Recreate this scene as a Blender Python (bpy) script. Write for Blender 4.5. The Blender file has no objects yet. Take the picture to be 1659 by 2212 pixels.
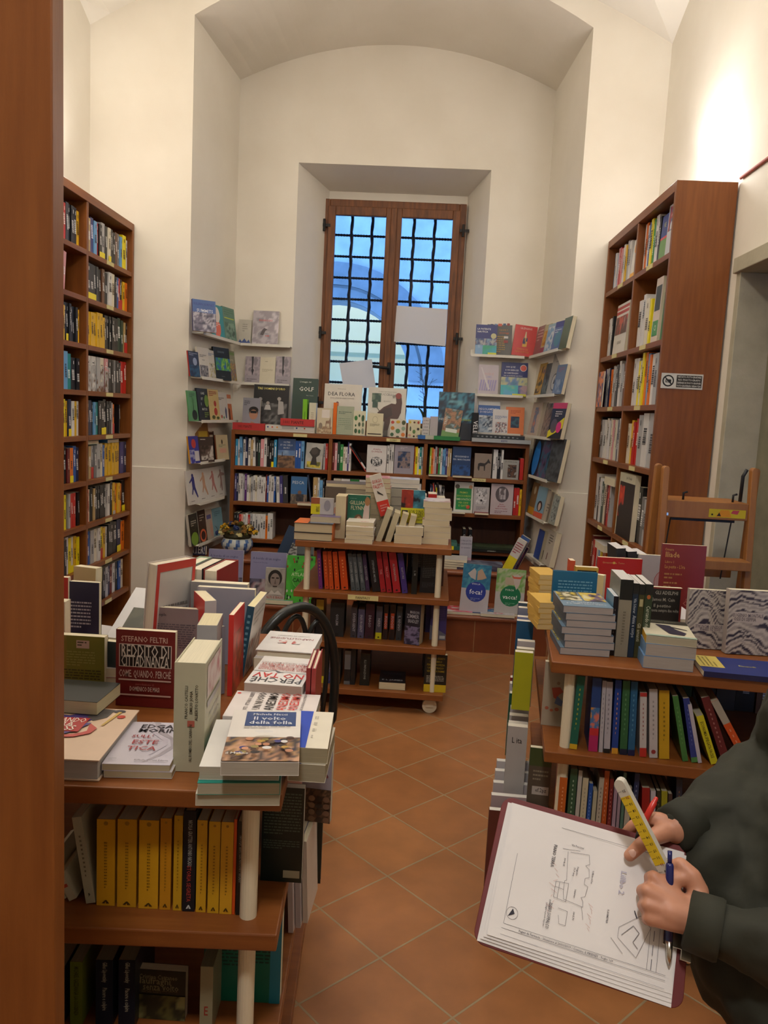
import bpy, math, random
from mathutils import Vector, Matrix
sc = bpy.context.scene
COL = sc.collection
PI = math.pi
# ------------------------------------------------------------------ camera
FPX, YAW, PITCH, ROLL, CAMH = 1691.5, .03407856, .12339179, .049602, 1.62
_cy, _sy = math.cos(YAW), math.sin(YAW)
FWD = Vector((-_sy*math.cos(PITCH), _cy*math.cos(PITCH), -math.sin(PITCH)))
_r = Vector((_cy, _sy, 0)); _u = _r.cross(FWD)
RT = math.cos(ROLL)*_r + math.sin(ROLL)*_u
UP = -math.sin(ROLL)*_r + math.cos(ROLL)*_u
cam = bpy.data.cameras.new('camera'); camo = bpy.data.objects.new('camera', cam); COL.objects.link(camo)
M = Matrix.Identity(4)
for i in range(3):
    M[i][0] = RT[i]; M[i][1] = UP[i]; M[i][2] = -FWD[i]
M[2][3] = CAMH
camo.matrix_world = M
cam.sensor_fit = 'VERTICAL'; cam.sensor_height = 24; cam.lens = 24*FPX/2212
cam.clip_start = .02; cam.clip_end = 100
sc.camera = camo
# ------------------------------------------------------------------ world, exposure, lamps
sc.view_settings.view_transform = 'Standard'; sc.view_settings.look = 'None'
sc.view_settings.gamma = 1; sc.view_settings.use_curve_mapping = False
sc.view_settings.exposure = 0.0
w = bpy.data.worlds.new('overcast_sky'); sc.world = w; w.use_nodes = True
bg = w.node_tree.nodes['Background']; bg.inputs[0].default_value = (.17, .42, 1.0, 1); bg.inputs[1].default_value = 4.2

def lamp(name, loc, energy, color, size, target, kind='SPOT', angle=110, blend=.8, sizey=None):
    l = bpy.data.lights.new(name, kind); o = bpy.data.objects.new(name, l); COL.objects.link(o)
    l.energy = energy; l.color = color
    if kind == 'SPOT': l.spot_size = math.radians(angle); l.spot_blend = blend; l.shadow_soft_size = size
    elif kind == 'AREA':
        l.size = size
        if sizey: l.shape = 'RECTANGLE'; l.size_y = sizey
    else: l.shadow_soft_size = size
    o.location = loc
    d = Vector(target)-Vector(loc)
    o.rotation_euler = d.to_track_quat('-Z', 'Y').to_euler()
    return o
WARM = (1.0, .93, .83); NEUT = (1.0, .96, .92)
# halogen uplighters standing on the tall bookcases, washing wall and vault
lamp('uplight_left', (-2.22, 4.95, 2.96), 22, WARM, .05, (-2.20, 4.95, 6), 'SPOT', 110, 1)
lamp('uplight_left_spill', (-2.05, 4.62, 3.0), 10, WARM, .12, (0, 0, 6), 'POINT')
lamp('uplight_right', (1.47, 4.62, 2.97), 42, NEUT, .05, (1.42, 4.62, 6), 'SPOT', 110, 1)
lamp('uplight_right_spill', (1.33, 4.5, 3.01), 16, NEUT, .12, (0, 0, 6), 'POINT')
# bounce fill spots added out of view, aimed up at the vault
lamp('uplight_left_rear', (-1.95, 3.2, 2.95), 390, WARM, .12, (-1.2, 3.3, 6), 'SPOT', 125, .9)
lamp('uplight_right_rear', (1.2, 2.6, 2.95), 400, NEUT, .12, (.5, 2.8, 6), 'SPOT', 125, .9)
lamp('ceiling_lamp_rear', (-.2, -.2, 3.9), 50, NEUT, .35, (-.1, 1.2, 0), 'AREA')  # added area fill for the near books, not a fixture of the room
lamp('street_lamp_outside', (-1.2, 12.6, 4.5), 130, (1, .86, .50), .2, (-1.2, 15, 2), 'SPOT', 150, .5)  # added warm fill to brighten the yellow house, no lamp stands there
# ------------------------------------------------------------------ pixel helpers (turn a photo pixel into a point on a real plane)
def ray(x, y): return RT*((x-829.5)/FPX) - UP*((y-1106)/FPX) + FWD
def onZ(x, y, z):
    d = ray(x, y); t = (z-CAMH)/d.z; return Vector((0, 0, CAMH)) + t*d
def onY(x, y, Y):
    d = ray(x, y); return Vector((0, 0, CAMH)) + (Y/d.y)*d
def onX(x, y, X):
    d = ray(x, y); return Vector((0, 0, CAMH)) + (X/d.x)*d
# ------------------------------------------------------------------ materials
def lin(c):
    if isinstance(c, str): c = PAL[c] if c in PAL else tuple(int(c[i:i+2], 16)/255 for i in (0, 2, 4))
    return tuple((v/12.92 if v <= .04045 else ((v+.055)/1.055)**2.4) for v in c)
PAL = dict(k='16161a', d='33353a', g='77787c', l='b4b4b6', w='dedcda', c='e2dac4', y='e6b718', Y='f4e21c', o='e87818', r='c42820',
           m='6e1c1e', p='5c2c78', v='3b3676', b='2257a8', n='1c2850', s='6ba6d8', t='12878a', e='2e8a42', f='173c2c', i='dc9aa0',
           u='6b4226', a='bda06c', q='2f95c8', h='f0a89a', z='9fbf3a', x='f06a30')
PAL = {k: tuple(int(v[i:i+2], 16)/255 for i in (0, 2, 4)) for k, v in PAL.items()}
NAMEC = dict(k='black', d='charcoal', g='grey', l='pale grey', w='white', c='cream', y='yellow', Y='lemon yellow', o='orange', r='red',
             m='maroon', p='purple', v='violet', b='blue', n='navy', s='sky blue', t='teal', e='green', f='dark green', i='pink',
             u='brown', a='tan', q='bright blue', h='salmon', z='lime green', x='bright orange')
def nt(name):
    m = bpy.data.materials.new(name); m.use_nodes = True
    n = m.node_tree.nodes; l = m.node_tree.links
    return m, n, l, n['Principled BSDF']
def noise(n, l, scale, detail=4, vec=None, rough=.55, dist=0):
    t = n.new('ShaderNodeTexNoise'); t.inputs['Scale'].default_value = scale; t.inputs['Detail'].default_value = detail
    t.inputs['Roughness'].default_value = rough; t.inputs['Distortion'].default_value = dist
    if vec is not None: l.new(vec, t.inputs['Vector'])
    return t
def coords(n, l, scale=(1, 1, 1), kind='Object', rot=(0, 0, 0)):
    tc = n.new('ShaderNodeTexCoord'); mp = n.new('ShaderNodeMapping'); mp.inputs['Scale'].default_value = scale; mp.inputs['Rotation'].default_value = rot
    l.new(tc.outputs[kind], mp.inputs['Vector']); return mp.outputs['Vector']
def ramp(n, l, src, stops):
    r = n.new('ShaderNodeValToRGB'); e = r.color_ramp.elements
    while len(e) < len(stops): e.new(.5)
    for k, (p, c) in enumerate(stops): e[k].position = p; e[k].color = (*c, 1)
    l.new(src, r.inputs['Fac']); return r.outputs['Color']
def bump(n, l, bs, src, strength, dist):
    b = n.new('ShaderNodeBump'); b.inputs['Strength'].default_value = strength; b.inputs['Distance'].default_value = dist
    l.new(src, b.inputs['Height']); l.new(b.outputs['Normal'], bs.inputs['Normal'])
def mat_noise(name, c1, c2, scale=8, rough=.6, bumpd=0, bscale=None, stretch=(1, 1, 1), metal=0, lo=.3, hi=.7, detail=4):
    m, n, l, bs = nt(name); v = coords(n, l, stretch)
    t = noise(n, l, scale, detail, v)
    l.new(ramp(n, l, t.outputs['Fac'], [(lo, lin(c1)), (hi, lin(c2))]), bs.inputs['Base Color'])
    bs.inputs['Roughness'].default_value = rough; bs.inputs['Metallic'].default_value = metal
    if bumpd:
        t2 = noise(n, l, bscale or scale*3, 6, v); bump(n, l, bs, t2.outputs['Fac'], .5, bumpd)
    return m
def mat_attr(name, rough, var=.04, nscale=30, stretch=(1, 1, 1), coat=0):
    m, n, l, bs = nt(name)
    a = n.new('ShaderNodeAttribute'); a.attribute_name = 'Col'
    t = noise(n, l, nscale, 3, coords(n, l, stretch))
    mx = n.new('ShaderNodeMixRGB'); mx.blend_type = 'MULTIPLY'; mx.inputs['Fac'].default_value = 1
    l.new(a.outputs['Color'], mx.inputs['Color1'])
    l.new(ramp(n, l, t.outputs['Fac'], [(.3, (1-var*2,)*3), (.7, (1, 1, 1))]), mx.inputs['Color2'])
    l.new(mx.outputs['Color'], bs.inputs['Base Color'])
    bs.inputs['Roughness'].default_value = rough; bs.inputs['Coat Weight'].default_value = coat
    return m
M_COVER = mat_attr('printed_cover', .38, .03, 20)
M_PAGES = mat_attr('page_edges', .9, .13, 6, (2, 420, 2))
M_MATTE = mat_attr('matte_paint', .65, .05, 25)
M_PLAST = mat_noise('wall_plaster', 'dfd8ca', 'e8e2d6', 1.7, .85, .004, 9)
M_STRUCK = mat_noise('vault_plaster', 'e6e1d7', 'ece8df', 1.3, .9, .003, 7)
M_WOOD = mat_noise('cherry_wood', '743f14', '864e1e', 3, .42, .0004, 30, (14, 14, 1.2))
M_WOODH = mat_noise('cherry_wood_boards', '764018', '885022', 3, .42, .0004, 30, (1.2, 14, 14))
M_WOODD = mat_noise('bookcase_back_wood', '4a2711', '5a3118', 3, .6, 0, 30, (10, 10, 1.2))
M_BEECH = mat_noise('beech_wood', '8e5a2a', 'a06a34', 3, .45, .0004, 30, (10, 10, 1.5))
M_WINW = mat_noise('old_window_wood', '4c2a12', '7d4a22', 5, .55, .001, 40, (8, 8, 1), lo=.25, hi=.65)
M_CREAM = mat_noise('cream_lacquer', 'd8cdb0', 'ddd3b8', 4, .45)
M_WHITE = mat_noise('white_lacquered_metal', 'd6d2c6', 'dcd8ce', 4, .5)
M_IRON = mat_noise('wrought_iron', '1c1b1c', '33302e', 30, .6, .001, 60, metal=.3)
M_BLACKW = mat_noise('black_bentwood', '1c1d1c', '262826', 6, .32, 0, None, (1, 1, 1))
M_STONE = mat_noise('grey_sandstone', '6d6a58', '837e6a', 7, .9, .002, 60)
M_STONE2 = mat_noise('pale_stone_lintel', 'a09a86', 'b2ab97', 7, .9, .002, 60)
M_TERRA = None
M_CHROME = mat_noise('brushed_chrome', 'b8b4a8', 'cac6bc', 10, .25, metal=1)
M_RUBBER = mat_noise('dark_plastic', '1a1a1a', '262626', 20, .5)
# ------------------------------------------------------------------ mesh builder
_fonts = {}
def textgeo(s):
    if s not in _fonts:
        cu = bpy.data.curves.new('t', 'FONT'); cu.body = s; cu.size = 1; cu.resolution_u = 1; cu.align_x = 'CENTER'; cu.align_y = 'CENTER'
        cu.offset = .010
        o = bpy.data.objects.new('t', cu); me = bpy.data.meshes.new_from_object(o)
        vs = [(v.co.x, v.co.y) for v in me.vertices]; fs = [tuple(p.vertices) for p in me.polygons]
        bpy.data.objects.remove(o); bpy.data.meshes.remove(me); bpy.data.curves.remove(cu)
        if vs:
            x0, x1 = min(v[0] for v in vs), max(v[0] for v in vs); y0, y1 = min(v[1] for v in vs), max(v[1] for v in vs)
            vs = [((x-(x0+x1)/2), (y-(y0+y1)/2)) for x, y in vs]
        else: x0 = x1 = y0 = y1 = 0
        _fonts[s] = (vs, fs, x1-x0, y1-y0)
    return _fonts[s]
class MB:
    def __init__(s): s.v = []; s.f = []; s.c = []; s.m = []
    def face(s, pts, col, mi=0, cols=None):
        k = len(s.v); s.v += [tuple(p) for p in pts]; s.f.append(tuple(range(k, k+len(pts)))); s.c.append(cols or [lin(col)]*len(pts)); s.m.append(mi)
    def box(s, x0, y0, z0, x1, y1, z1, col='w', mi=0, T=None):
        P = [Vector(p) for p in ((x0,y0,z0),(x1,y0,z0),(x1,y1,z0),(x0,y1,z0),(x0,y0,z1),(x1,y0,z1),(x1,y1,z1),(x0,y1,z1))]
        if T: P = [T @ p for p in P]
        k = len(s.v); s.v += [tuple(p) for p in P]; L = lin(col)
        for f in ((0,3,2,1),(4,5,6,7),(0,1,5,4),(1,2,6,5),(2,3,7,6),(3,0,4,7)):
            s.f.append(tuple(k+i for i in f)); s.c.append([L]*4); s.m.append(mi)
    def tube(s, pts, r, col='w', mi=0, n=10, caps=True, up=None):
        pts = [Vector(p) for p in pts]; rs = r if isinstance(r, (list, tuple)) else [r]*len(pts)
        k = len(s.v); L = lin(col); N = None
        for i, p in enumerate(pts):
            t = (pts[min(i+1, len(pts)-1)]-pts[max(i-1, 0)]).normalized()
            if N is None: N = t.orthogonal().normalized()
            N = (N - t*N.dot(t)).normalized(); B = t.cross(N)
            for j in range(n):
                a = 2*PI*j/n; s.v.append(tuple(p+(N*math.cos(a)+B*math.sin(a))*rs[i]))
        for i in range(len(pts)-1):
            for j in range(n):
                a = k+i*n+j; b = k+i*n+(j+1) % n; s.f.append((a, b, b+n, a+n)); s.c.append([L]*4); s.m.append(mi)
        if caps:
            s.f.append(tuple(k+j for j in reversed(range(n)))); s.c.append([L]*n); s.m.append(mi)
            q = k+(len(pts)-1)*n; s.f.append(tuple(q+j for j in range(n))); s.c.append([L]*n); s.m.append(mi)
    def lathe(s, prof, col='w', mi=0, n=24, cx=0, cy=0, colf=None):
        k = len(s.v)
        for r, z in prof:
            for j in range(n): a = 2*PI*j/n; s.v.append((cx+r*math.cos(a), cy+r*math.sin(a), z))
        for i in range(len(prof)-1):
            for j in range(n):
                a = k+i*n+j; b = k+i*n+(j+1) % n; s.f.append((a, b, b+n, a+n)); s.m.append(mi)
                s.c.append([lin(colf(i, j)) if colf else lin(col)]*4)
    def prism(s, poly, z0, z1, col='w', mi=0, T=None):
        n = len(poly); P = [Vector((x, y, z)) for z in (z0, z1) for x, y in poly]
        if T: P = [T @ p for p in P]
        k = len(s.v); s.v += [tuple(p) for p in P]; L = lin(col)
        s.f.append(tuple(k+i for i in reversed(range(n)))); s.c.append([L]*n); s.m.append(mi)
        s.f.append(tuple(k+n+i for i in range(n))); s.c.append([L]*n); s.m.append(mi)
        for i in range(n):
            j = (i+1) % n; s.f.append((k+i, k+j, k+n+j, k+n+i)); s.c.append([L]*4); s.m.append(mi)
    def text(s, st, T, h, col, mi=0, maxw=None, sx=1.0):
        vs, fs, w_, h_ = textgeo(st)
        if not vs: return
        sc_ = h/.72; kx = sc_*sx
        if maxw and w_*kx > maxw: kx = maxw/w_
        k = len(s.v); L = lin(col)
        s.v += [tuple(T @ Vector((x*kx, y*sc_, 0))) for x, y in vs]
        for f in fs: s.f.append(tuple(k+i for i in f)); s.c.append([L]*len(f)); s.m.append(mi)
    def disc(s, T, cx, cy, r, col, mi=0, ry=None, n=20):
        s.face([T @ Vector((cx+r*math.cos(2*PI*j/n), cy+(ry or r)*math.sin(2*PI*j/n), 0)) for j in range(n)], col, mi)
    def xf(s, T): s.v = [tuple(T @ Vector(v)) for v in s.v]; return s
    def mesh(s, name, mats, smooth=False):
        me = bpy.data.meshes.new(name); me.from_pydata(s.v, [], s.f)
        ca = me.color_attributes.new('Col', 'FLOAT_COLOR', 'CORNER')
        flat = []
        for cc in s.c:
            for c in cc: flat += [c[0], c[1], c[2], 1.0]
        ca.data.foreach_set('color', flat)
        for m in mats: me.materials.append(m)
        me.polygons.foreach_set('material_index', s.m)
        if smooth: me.polygons.foreach_set('use_smooth', [True]*len(s.f))
        me.update(); return me
    def obj(s, name, mats, parent=None, smooth=False, T=None, bevel=0):
        o = bpy.data.objects.new(name, s.mesh(name, mats if isinstance(mats, list) else [mats], smooth)); COL.objects.link(o)
        if parent: o.parent = parent
        if T is not None: o.matrix_local = T
        if bevel:
            b = o.modifiers.new('bevel', 'BEVEL'); b.width = bevel; b.segments = 2; b.limit_method = 'ANGLE'
        return o
def tag(o, label=None, cat=None, group=None, kind=None):
    if label: o['label'] = label
    if cat: o['category'] = cat
    if group: o['group'] = group
    if kind: o['kind'] = kind
    return o
def empty(name, loc=(0, 0, 0), rz=0, T=None):
    o = bpy.data.objects.new(name, None); COL.objects.link(o); o.empty_display_size = .05
    if T is not None: o.matrix_world = T
    else: o.location = loc; o.rotation_euler = (0, 0, rz)
    return o
def TR(loc, rz=0, rx=0, ry=0):
    return Matrix.Translation(Vector(loc)) @ Matrix.Rotation(rz, 4, 'Z') @ Matrix.Rotation(ry, 4, 'Y') @ Matrix.Rotation(rx, 4, 'X')
def box_obj(name, x0, y0, z0, x1, y1, z1, mat, parent=None, bevel=0):
    b = MB(); b.box(x0, y0, z0, x1, y1, z1); return b.obj(name, mat, parent, bevel=bevel)
# ================================================================== THE ROOM
XL, XR, YB, YN = -2.35, 1.565, 5.6, -2.6
def struct(o): o['kind'] = 'structure'; return o
# floor: terracotta tiles laid on the diagonal, ~30 cm
def tile_mat(name, c1, c2, cm, mortar, rough=.38, bump_d=.002):
    m, n, l, bs = nt(name)
    tc = n.new('ShaderNodeTexCoord'); br = n.new('ShaderNodeTexBrick')
    br.offset = 0; br.squash = 1
    br.inputs['Scale'].default_value = 1; br.inputs['Brick Width'].default_value = 1; br.inputs['Row Height'].default_value = 1
    br.inputs['Mortar Size'].default_value = mortar; br.inputs['Mortar Smooth'].default_value = .3
    br.inputs['Color1'].default_value = (*lin(c1), 1); br.inputs['Color2'].default_value = (*lin(c2), 1); br.inputs['Mortar'].default_value = (*lin(cm), 1)
    l.new(tc.outputs['UV'], br.inputs['Vector'])
    t = noise(n, l, 9, 6, tc.outputs['Object']); t2 = noise(n, l, 1.6, 3, tc.outputs['Object'])
    mx = n.new('ShaderNodeMixRGB'); mx.blend_type = 'MULTIPLY'; mx.inputs['Fac'].default_value = 1
    l.new(br.outputs['Color'], mx.inputs['Color1']); l.new(ramp(n, l, t.outputs['Fac'], [(.3, (.84, .82, .8)), (.7, (1.08, 1.04, 1))]), mx.inputs['Color2'])
    mx2 = n.new('ShaderNodeMixRGB'); mx2.blend_type = 'MULTIPLY'; mx2.inputs['Fac'].default_value = 1
    l.new(mx.outputs['Color'], mx2.inputs['Color1']); l.new(ramp(n, l, t2.outputs['Fac'], [(.35, (.9, .88, .85)), (.65, (1.05, 1.05, 1.05))]), mx2.inputs['Color2'])
    l.new(mx2.outputs['Color'], bs.inputs['Base Color']); bs.inputs['Roughness'].default_value = rough
    ad = n.new('ShaderNodeMath'); ad.operation = 'MULTIPLY_ADD'; l.new(t.outputs['Fac'], ad.inputs[0]); ad.inputs[1].default_value = .25
    inv = n.new('ShaderNodeMath'); inv.operation = 'SUBTRACT'; inv.inputs[0].default_value = 1; l.new(br.outputs['Fac'], inv.inputs[1]); l.new(inv.outputs[0], ad.inputs[2])
    bump(n, l, bs, ad.outputs[0], .5, bump_d)
    return m
M_FLOOR = tile_mat('terracotta_floor_tiles', '9c683f', 'a67247', '9a886a', .013)
M_RISER = tile_mat('terracotta_riser_tiles', '7c4020', '86492a', 'a08058', .012)
def uvplane(name, pts, uvf, mat):
    me = bpy.data.meshes.new(name); me.from_pydata(pts, [], [tuple(range(len(pts)))]); uv = me.uv_layers.new(name='UVMap')
    for i, p in enumerate(pts): uv.data[i].uv = uvf(p)
    me.materials.append(mat); o = bpy.data.objects.new(name, me); COL.objects.link(o); return o
_cu, _su = math.cos(.80284277), math.sin(.80284277)
def flo(p):
    x, y = p[0]-.0098, p[1]-3.867
    return ((x*_cu-y*_su)/.2996+.5-.5, (-x*_su-y*_cu)/.2996)
struct(uvplane('floor', [(XL-.2, YN, 0), (XR+.3, YN, 0), (XR+.3, YB, 0), (XL-.2, YB, 0)], flo, M_FLOOR))
def pmesh(name, V, F, mat, smooth=False):
    me = bpy.data.meshes.new(name); me.from_pydata([tuple(v) for v in V], [], F); me.materials.append(mat)
    if smooth: me.polygons.foreach_set('use_smooth', [True]*len(F))
    me.update(); o = bpy.data.objects.new(name, me); COL.objects.link(o); return o
# back wall with its deep arched recess
JL0, JR0, JL1, JR1, YA = -1.635, 1.04, -1.535, .965, 6.55
def zf(x): u = (x-(JL0+JR0)/2)/((JR0-JL0)/2); return 4.235+.40*(1-u*u)
def zb(x): u = (x-(JL1+JR1)/2)/((JR1-JL1)/2); return 4.205+.30*(1-u*u)
V = []; F = []
def quad(*p):
    k = len(V); V.extend(p); F.append(tuple(range(k, k+len(p))))
ZT = 5.6
quad((XL, YB, 0), (JL0, YB, 0), (JL0, YB, ZT), (XL, YB, ZT))
quad((JR0, YB, 0), (XR, YB, 0), (XR, YB, ZT), (JR0, YB, ZT))
N = 24
for i in range(N):
    a, b = i/N, (i+1)/N
    x0, x1 = JL0+(JR0-JL0)*a, JL0+(JR0-JL0)*b; u0, u1 = JL1+(JR1-JL1)*a, JL1+(JR1-JL1)*b
    quad((x0, YB, zf(x0)), (x1, YB, zf(x1)), (x1, YB, ZT), (x0, YB, ZT))
    quad((x0, YB, zf(x0)), (u0, YA, zb(u0)), (u1, YA, zb(u1)), (x1, YB, zf(x1)))
quad((JL0, YB, 0), (JL1, YA, 0), (JL1, YA, 4.205), (JL0, YB, 4.235))
quad((JR0, YB, 0), (JR0, YB, 4.235), (JR1, YA, 4.205), (JR1, YA, 0))
# recess back wall with the splayed window niche
NL, NR, NT, SILL = -1.047, .497, 3.594, 1.40
IL, IR, IT, YW = -.84, .346, 3.50, 6.98
quad((JL1, YA, 0), (NL, YA, 0), (NL, YA, NT), (JL1, YA, 4.205))
quad((NR, YA, 0), (JR1, YA, 0), (JR1, YA, 4.205), (NR, YA, NT))
quad((NL, YA, 0), (NR, YA, 0), (NR, YA, SILL), (NL, YA, SILL))
top = [(NL, YA, NT)]
xs = [JL1+(JR1-JL1)*i/N for i in range(N+1)]
quad(*([(NL, YA, NT), (NR, YA, NT)]+[(x, YA, zb(x)) for x in reversed(xs)]))
quad((NL, YA, SILL), (IL, YW, SILL), (IL, YW, IT), (NL, YA, NT))
quad((NR, YA, SILL), (NR, YA, NT), (IR, YW, IT), (IR, YW, SILL))
quad((NL, YA, NT), (IL, YW, IT), (IR, YW, IT), (NR, YA, NT))
quad((NL, YA, SILL), (NR, YA, SILL), (IR, YW, SILL), (IL, YW, SILL))
# masonry closing round the window frame, seen as the outer reveal
for (a0, a1, b0, b1) in ((-1.6, -.86, 0, 5), (.325, 1.2, 0, 5), (-.86, .325, 3.42, 5), (-.86, .325, 0, 1.42)):
    quad((a0, YW, b0), (a1, YW, b0), (a1, YW, b1), (a0, YW, b1))
for p in (((-.86, YW, 1.42), (-.86, YW+.35, 1.42), (-.86, YW+.35, 3.42), (-.86, YW, 3.42)), ((.325, YW, 1.42), (.325, YW, 3.42), (.325, YW+.35, 3.42), (.325, YW+.35, 1.42)),
          ((-.86, YW, 3.42), (-.86, YW+.35, 3.42), (.325, YW+.35, 3.42), (.325, YW, 3.42)), ((-.86, YW, 1.42), (.325, YW, 1.42), (.325, YW+.35, 1.42), (-.86, YW+.35, 1.42))): quad(*p)
struct(pmesh('wall_back', V, F, M_PLAST))
# dado ledges on the two piers: plaster is a little thicker below
for nm, a, b, z in (('trim_1', XL, JL0, 1.163), ('trim_2', JR0, XR, 1.137)):
    bb = MB(); s0 = a+(.002 if a == JR0 else 0)
    bb.box(a, YB-.012, 0, b, YB, z); struct(bb.obj(nm, M_PLAST, bevel=.004))
# side walls; the right one is broken by a stone-framed opening
V = []; F = []
quad((XL, YN, 0), (XL, YB, 0), (XL, YB, ZT), (XL, YN, ZT)); struct(pmesh('wall_left', V, F, M_PLAST))
V = []; F = []; DY0, DY1, DZ = 1.9, 4.02, 2.40
quad((XR, YB, 0), (XR, DY1, 0), (XR, DY1, ZT), (XR, YB, ZT)); quad((XR, DY1, DZ), (XR, DY0, DZ), (XR, DY0, ZT), (XR, DY1, ZT))
quad((XR, DY0, 0), (XR, YN, 0), (XR, YN, ZT), (XR, DY0, ZT)); struct(pmesh('wall_right', V, F, M_PLAST))
b = MB(); b.box(XR+.16, DY0-.1, 0, XR+.2, DY1+.1, DZ+.1); struct(b.obj('wall_right_recess', M_STONE))
b = MB(); b.box(XR-.03, DY0-.14, DZ-.0, XR+.18, DY1+.06, DZ+.075); struct(b.obj('trim_3', M_STONE2, bevel=.004))
b = MB(); b.box(XR-.012, DY1, 0, XR+.17, DY1+.05, DZ+.0); struct(b.obj('trim_4', M_STONE2, bevel=.003))
V = []; F = []
quad((XR, YN, 0), (XL, YN, 0), (XL, YN, ZT), (XR, YN, ZT)); struct(pmesh('wall_front', V, F, M_PLAST))
# groined vault
V = []; F = []; NX, NY = 28, 44; xc, hw, yc, hd = (XL+XR)/2, (XR-XL)/2, 3.2, 2.4
def vz(x, y):
    u = (x-xc)/hw; v = ((y-yc) % (2*hd)); v = (v-2*hd if v > hd else v)/hd
    return 4.15+.56*max(1-u*u, 1-v*v)
xs = [XL+(XR-XL)*i/NX for i in range(NX+1)]; ys = [YN+(YB-YN)*j/NY for j in range(NY+1)]
for y in ys:
    for x in xs: V.append((x, y, vz(x, y)))
for j in range(NY):
    for i in range(NX):
        k = j*(NX+1)+i; F.append((k, k+NX+1, k+NX+2, k+1))
struct(pmesh('ceiling', V, F, M_STRUCK))
# stepped window seat: two tiers of terracotta
def bullnose(b, x0, x1, y, z, r, col='w'):
    pts = [(x0, y), (x1, y)]
    k = len(b.v)
    ring = [(y+r-r*math.cos(a), z-r+r*math.sin(a)) for a in [(-90+180*i/8)*PI/180 for i in range(9)]]
    for x in (x0, x1):
        for (yy, zz) in ring: b.v.append((x, yy, zz))
    for i in range(8): b.f.append((k+i, k+i+1, k+9+i+1, k+9+i)); b.c.append([lin('w')]*4); b.m.append(0)
def tier(nm, x0, x1, y0, y1, z, h0):
    o = uvplane(nm, [(x0, y0+.02, h0), (x1, y0+.02, h0), (x1, y0+.02, z-.03), (x0, y0+.02, z-.03)], lambda p: ((p[0]-.49)/.255, (p[2]-h0)/.235+.02), M_RISER)
    struct(o)
    b = MB(); bullnose(b, x0, x1, y0, z, .02); b.box(x0, y0+.02, z-.04, x1, y1, z); struct(b.obj(nm+'_top', M_TIERTOP, o))
M_TIERTOP = mat_noise('terracotta_slab', '7c4223', '8c5030', 6, .4, .001, 30)
tier('trim_5', JL0+.004, JR0-.004, 5.33, 5.76, .265, 0)
tier('trim_6', JL0+.02, JR0-.02, 5.72, 6.54, .50, .265)
# ---------------- window
wf = struct(empty('window_1', (0, 0, 0)))
WX0, WX1, WZ0, WZ1, WY = -.885, .338, 1.42, 3.425, 6.95
b = MB()
for q in ((WX0, WZ0, WX0+.06, WZ1), (WX1-.06, WZ0, WX1, WZ1), (WX0+.06, WZ1-.065, WX1-.06, WZ1), (WX0+.06, WZ0, WX1-.06, WZ0+.06)): b.box(q[0], WY-.02, q[1], q[2], WY+.05, q[3])
b.obj('window_frame', M_WINW, wf, bevel=.006)
xm = (WX0+WX1)/2
for s_ in (0, 1):
    x0, x1 = (WX0+.05, xm-.005) if s_ == 0 else (xm+.005, WX1-.05)
    b = MB(); t = .062
    for q in ((x0, WZ0+.05, x0+t, WZ1-.06), (x1-t, WZ0+.05, x1, WZ1-.06), (x0+t, WZ1-.06-.075, x1-t, WZ1-.06), (x0+t, WZ0+.05, x1-t, WZ0+.14)): b.box(q[0], WY-.045, q[1], q[2], WY+.0, q[3])
    sa = b.obj('window_sash', M_WINW, wf, bevel=.006)
    m, n, l, bs = nt('window_glass'); bs.inputs['Transmission Weight'].default_value = 1; bs.inputs['Roughness'].default_value = .0; bs.inputs['IOR'].default_value = 1.03; bs.inputs['Base Color'].default_value = (.97, .98, 1, 1)
    l.new(ramp(n, l, noise(n, l, 6, 2, coords(n, l)).outputs['Fac'], [(0, (.95, .97, .99)), (1, (.98, .99, 1))]), bs.inputs['Base Color'])
    b = MB(); b.box(x0+t, WY-.025, WZ0+.14, x1-t, WY-.022, WZ1-.135); b.obj('pane', m, sa)
    xh = WX0+.02 if s_ == 0 else WX1-.02
    b = MB()
    for z in (3.2, 2.3, 1.7): b.tube([(xh, WY-.05, z-.05), (xh, WY-.05, z+.05)], .011, n=8); b.box(xh-.03, WY-.05, z-.012, xh+.05, WY-.045, z+.012)
    b.obj('hinge', M_IRON, sa)
b = MB(); b.box(xm-.025, WY-.065, WZ0+.05, xm+.025, WY-.045, WZ1-.065); b.obj('meeting_stile', M_WINW, wf, bevel=.006)
b = MB(); b.tube([(xm+.02, WY-.07, 2.02), (xm+.02, WY-.1, 2.02), (xm-.12, WY-.105, 2.03)], [.012, .012, .014], n=8); b.tube([(xm+.02, WY-.07, 1.97), (xm+.02, WY-.07, 2.07)], .016, n=8); b.obj('window_handle', M_IRON, wf, smooth=True)
# iron grille outside
g = struct(empty('window_grille', (0, 0, 0)))
for i, px_ in enumerate((716, 761, 805, 850, 895, 940, 984)):
    x = onY(px_, 480, 7.2).x
    b = MB(); b.tube([(x+.004*math.sin(k*1.7), 7.2+.004*math.cos(k*2.1), 1.42+k*.05) for k in range(41)], [.0125+.003*((k) % 2) for k in range(41)], n=8); b.obj('upright_bar', M_IRON, g)
for i, py_ in enumerate((463.5, 508, 554, 600, 646, 691, 737, 782, 827, 872, 915)):
    z = onY(760, py_, 7.2).z
    b = MB(); b.tube([(WX0+k*.0125, 7.215, z) for k in range(98)], [.009+.0035*(k % 2) for k in range(98)], n=8); b.obj('cross_bar', M_IRON, g)
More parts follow.
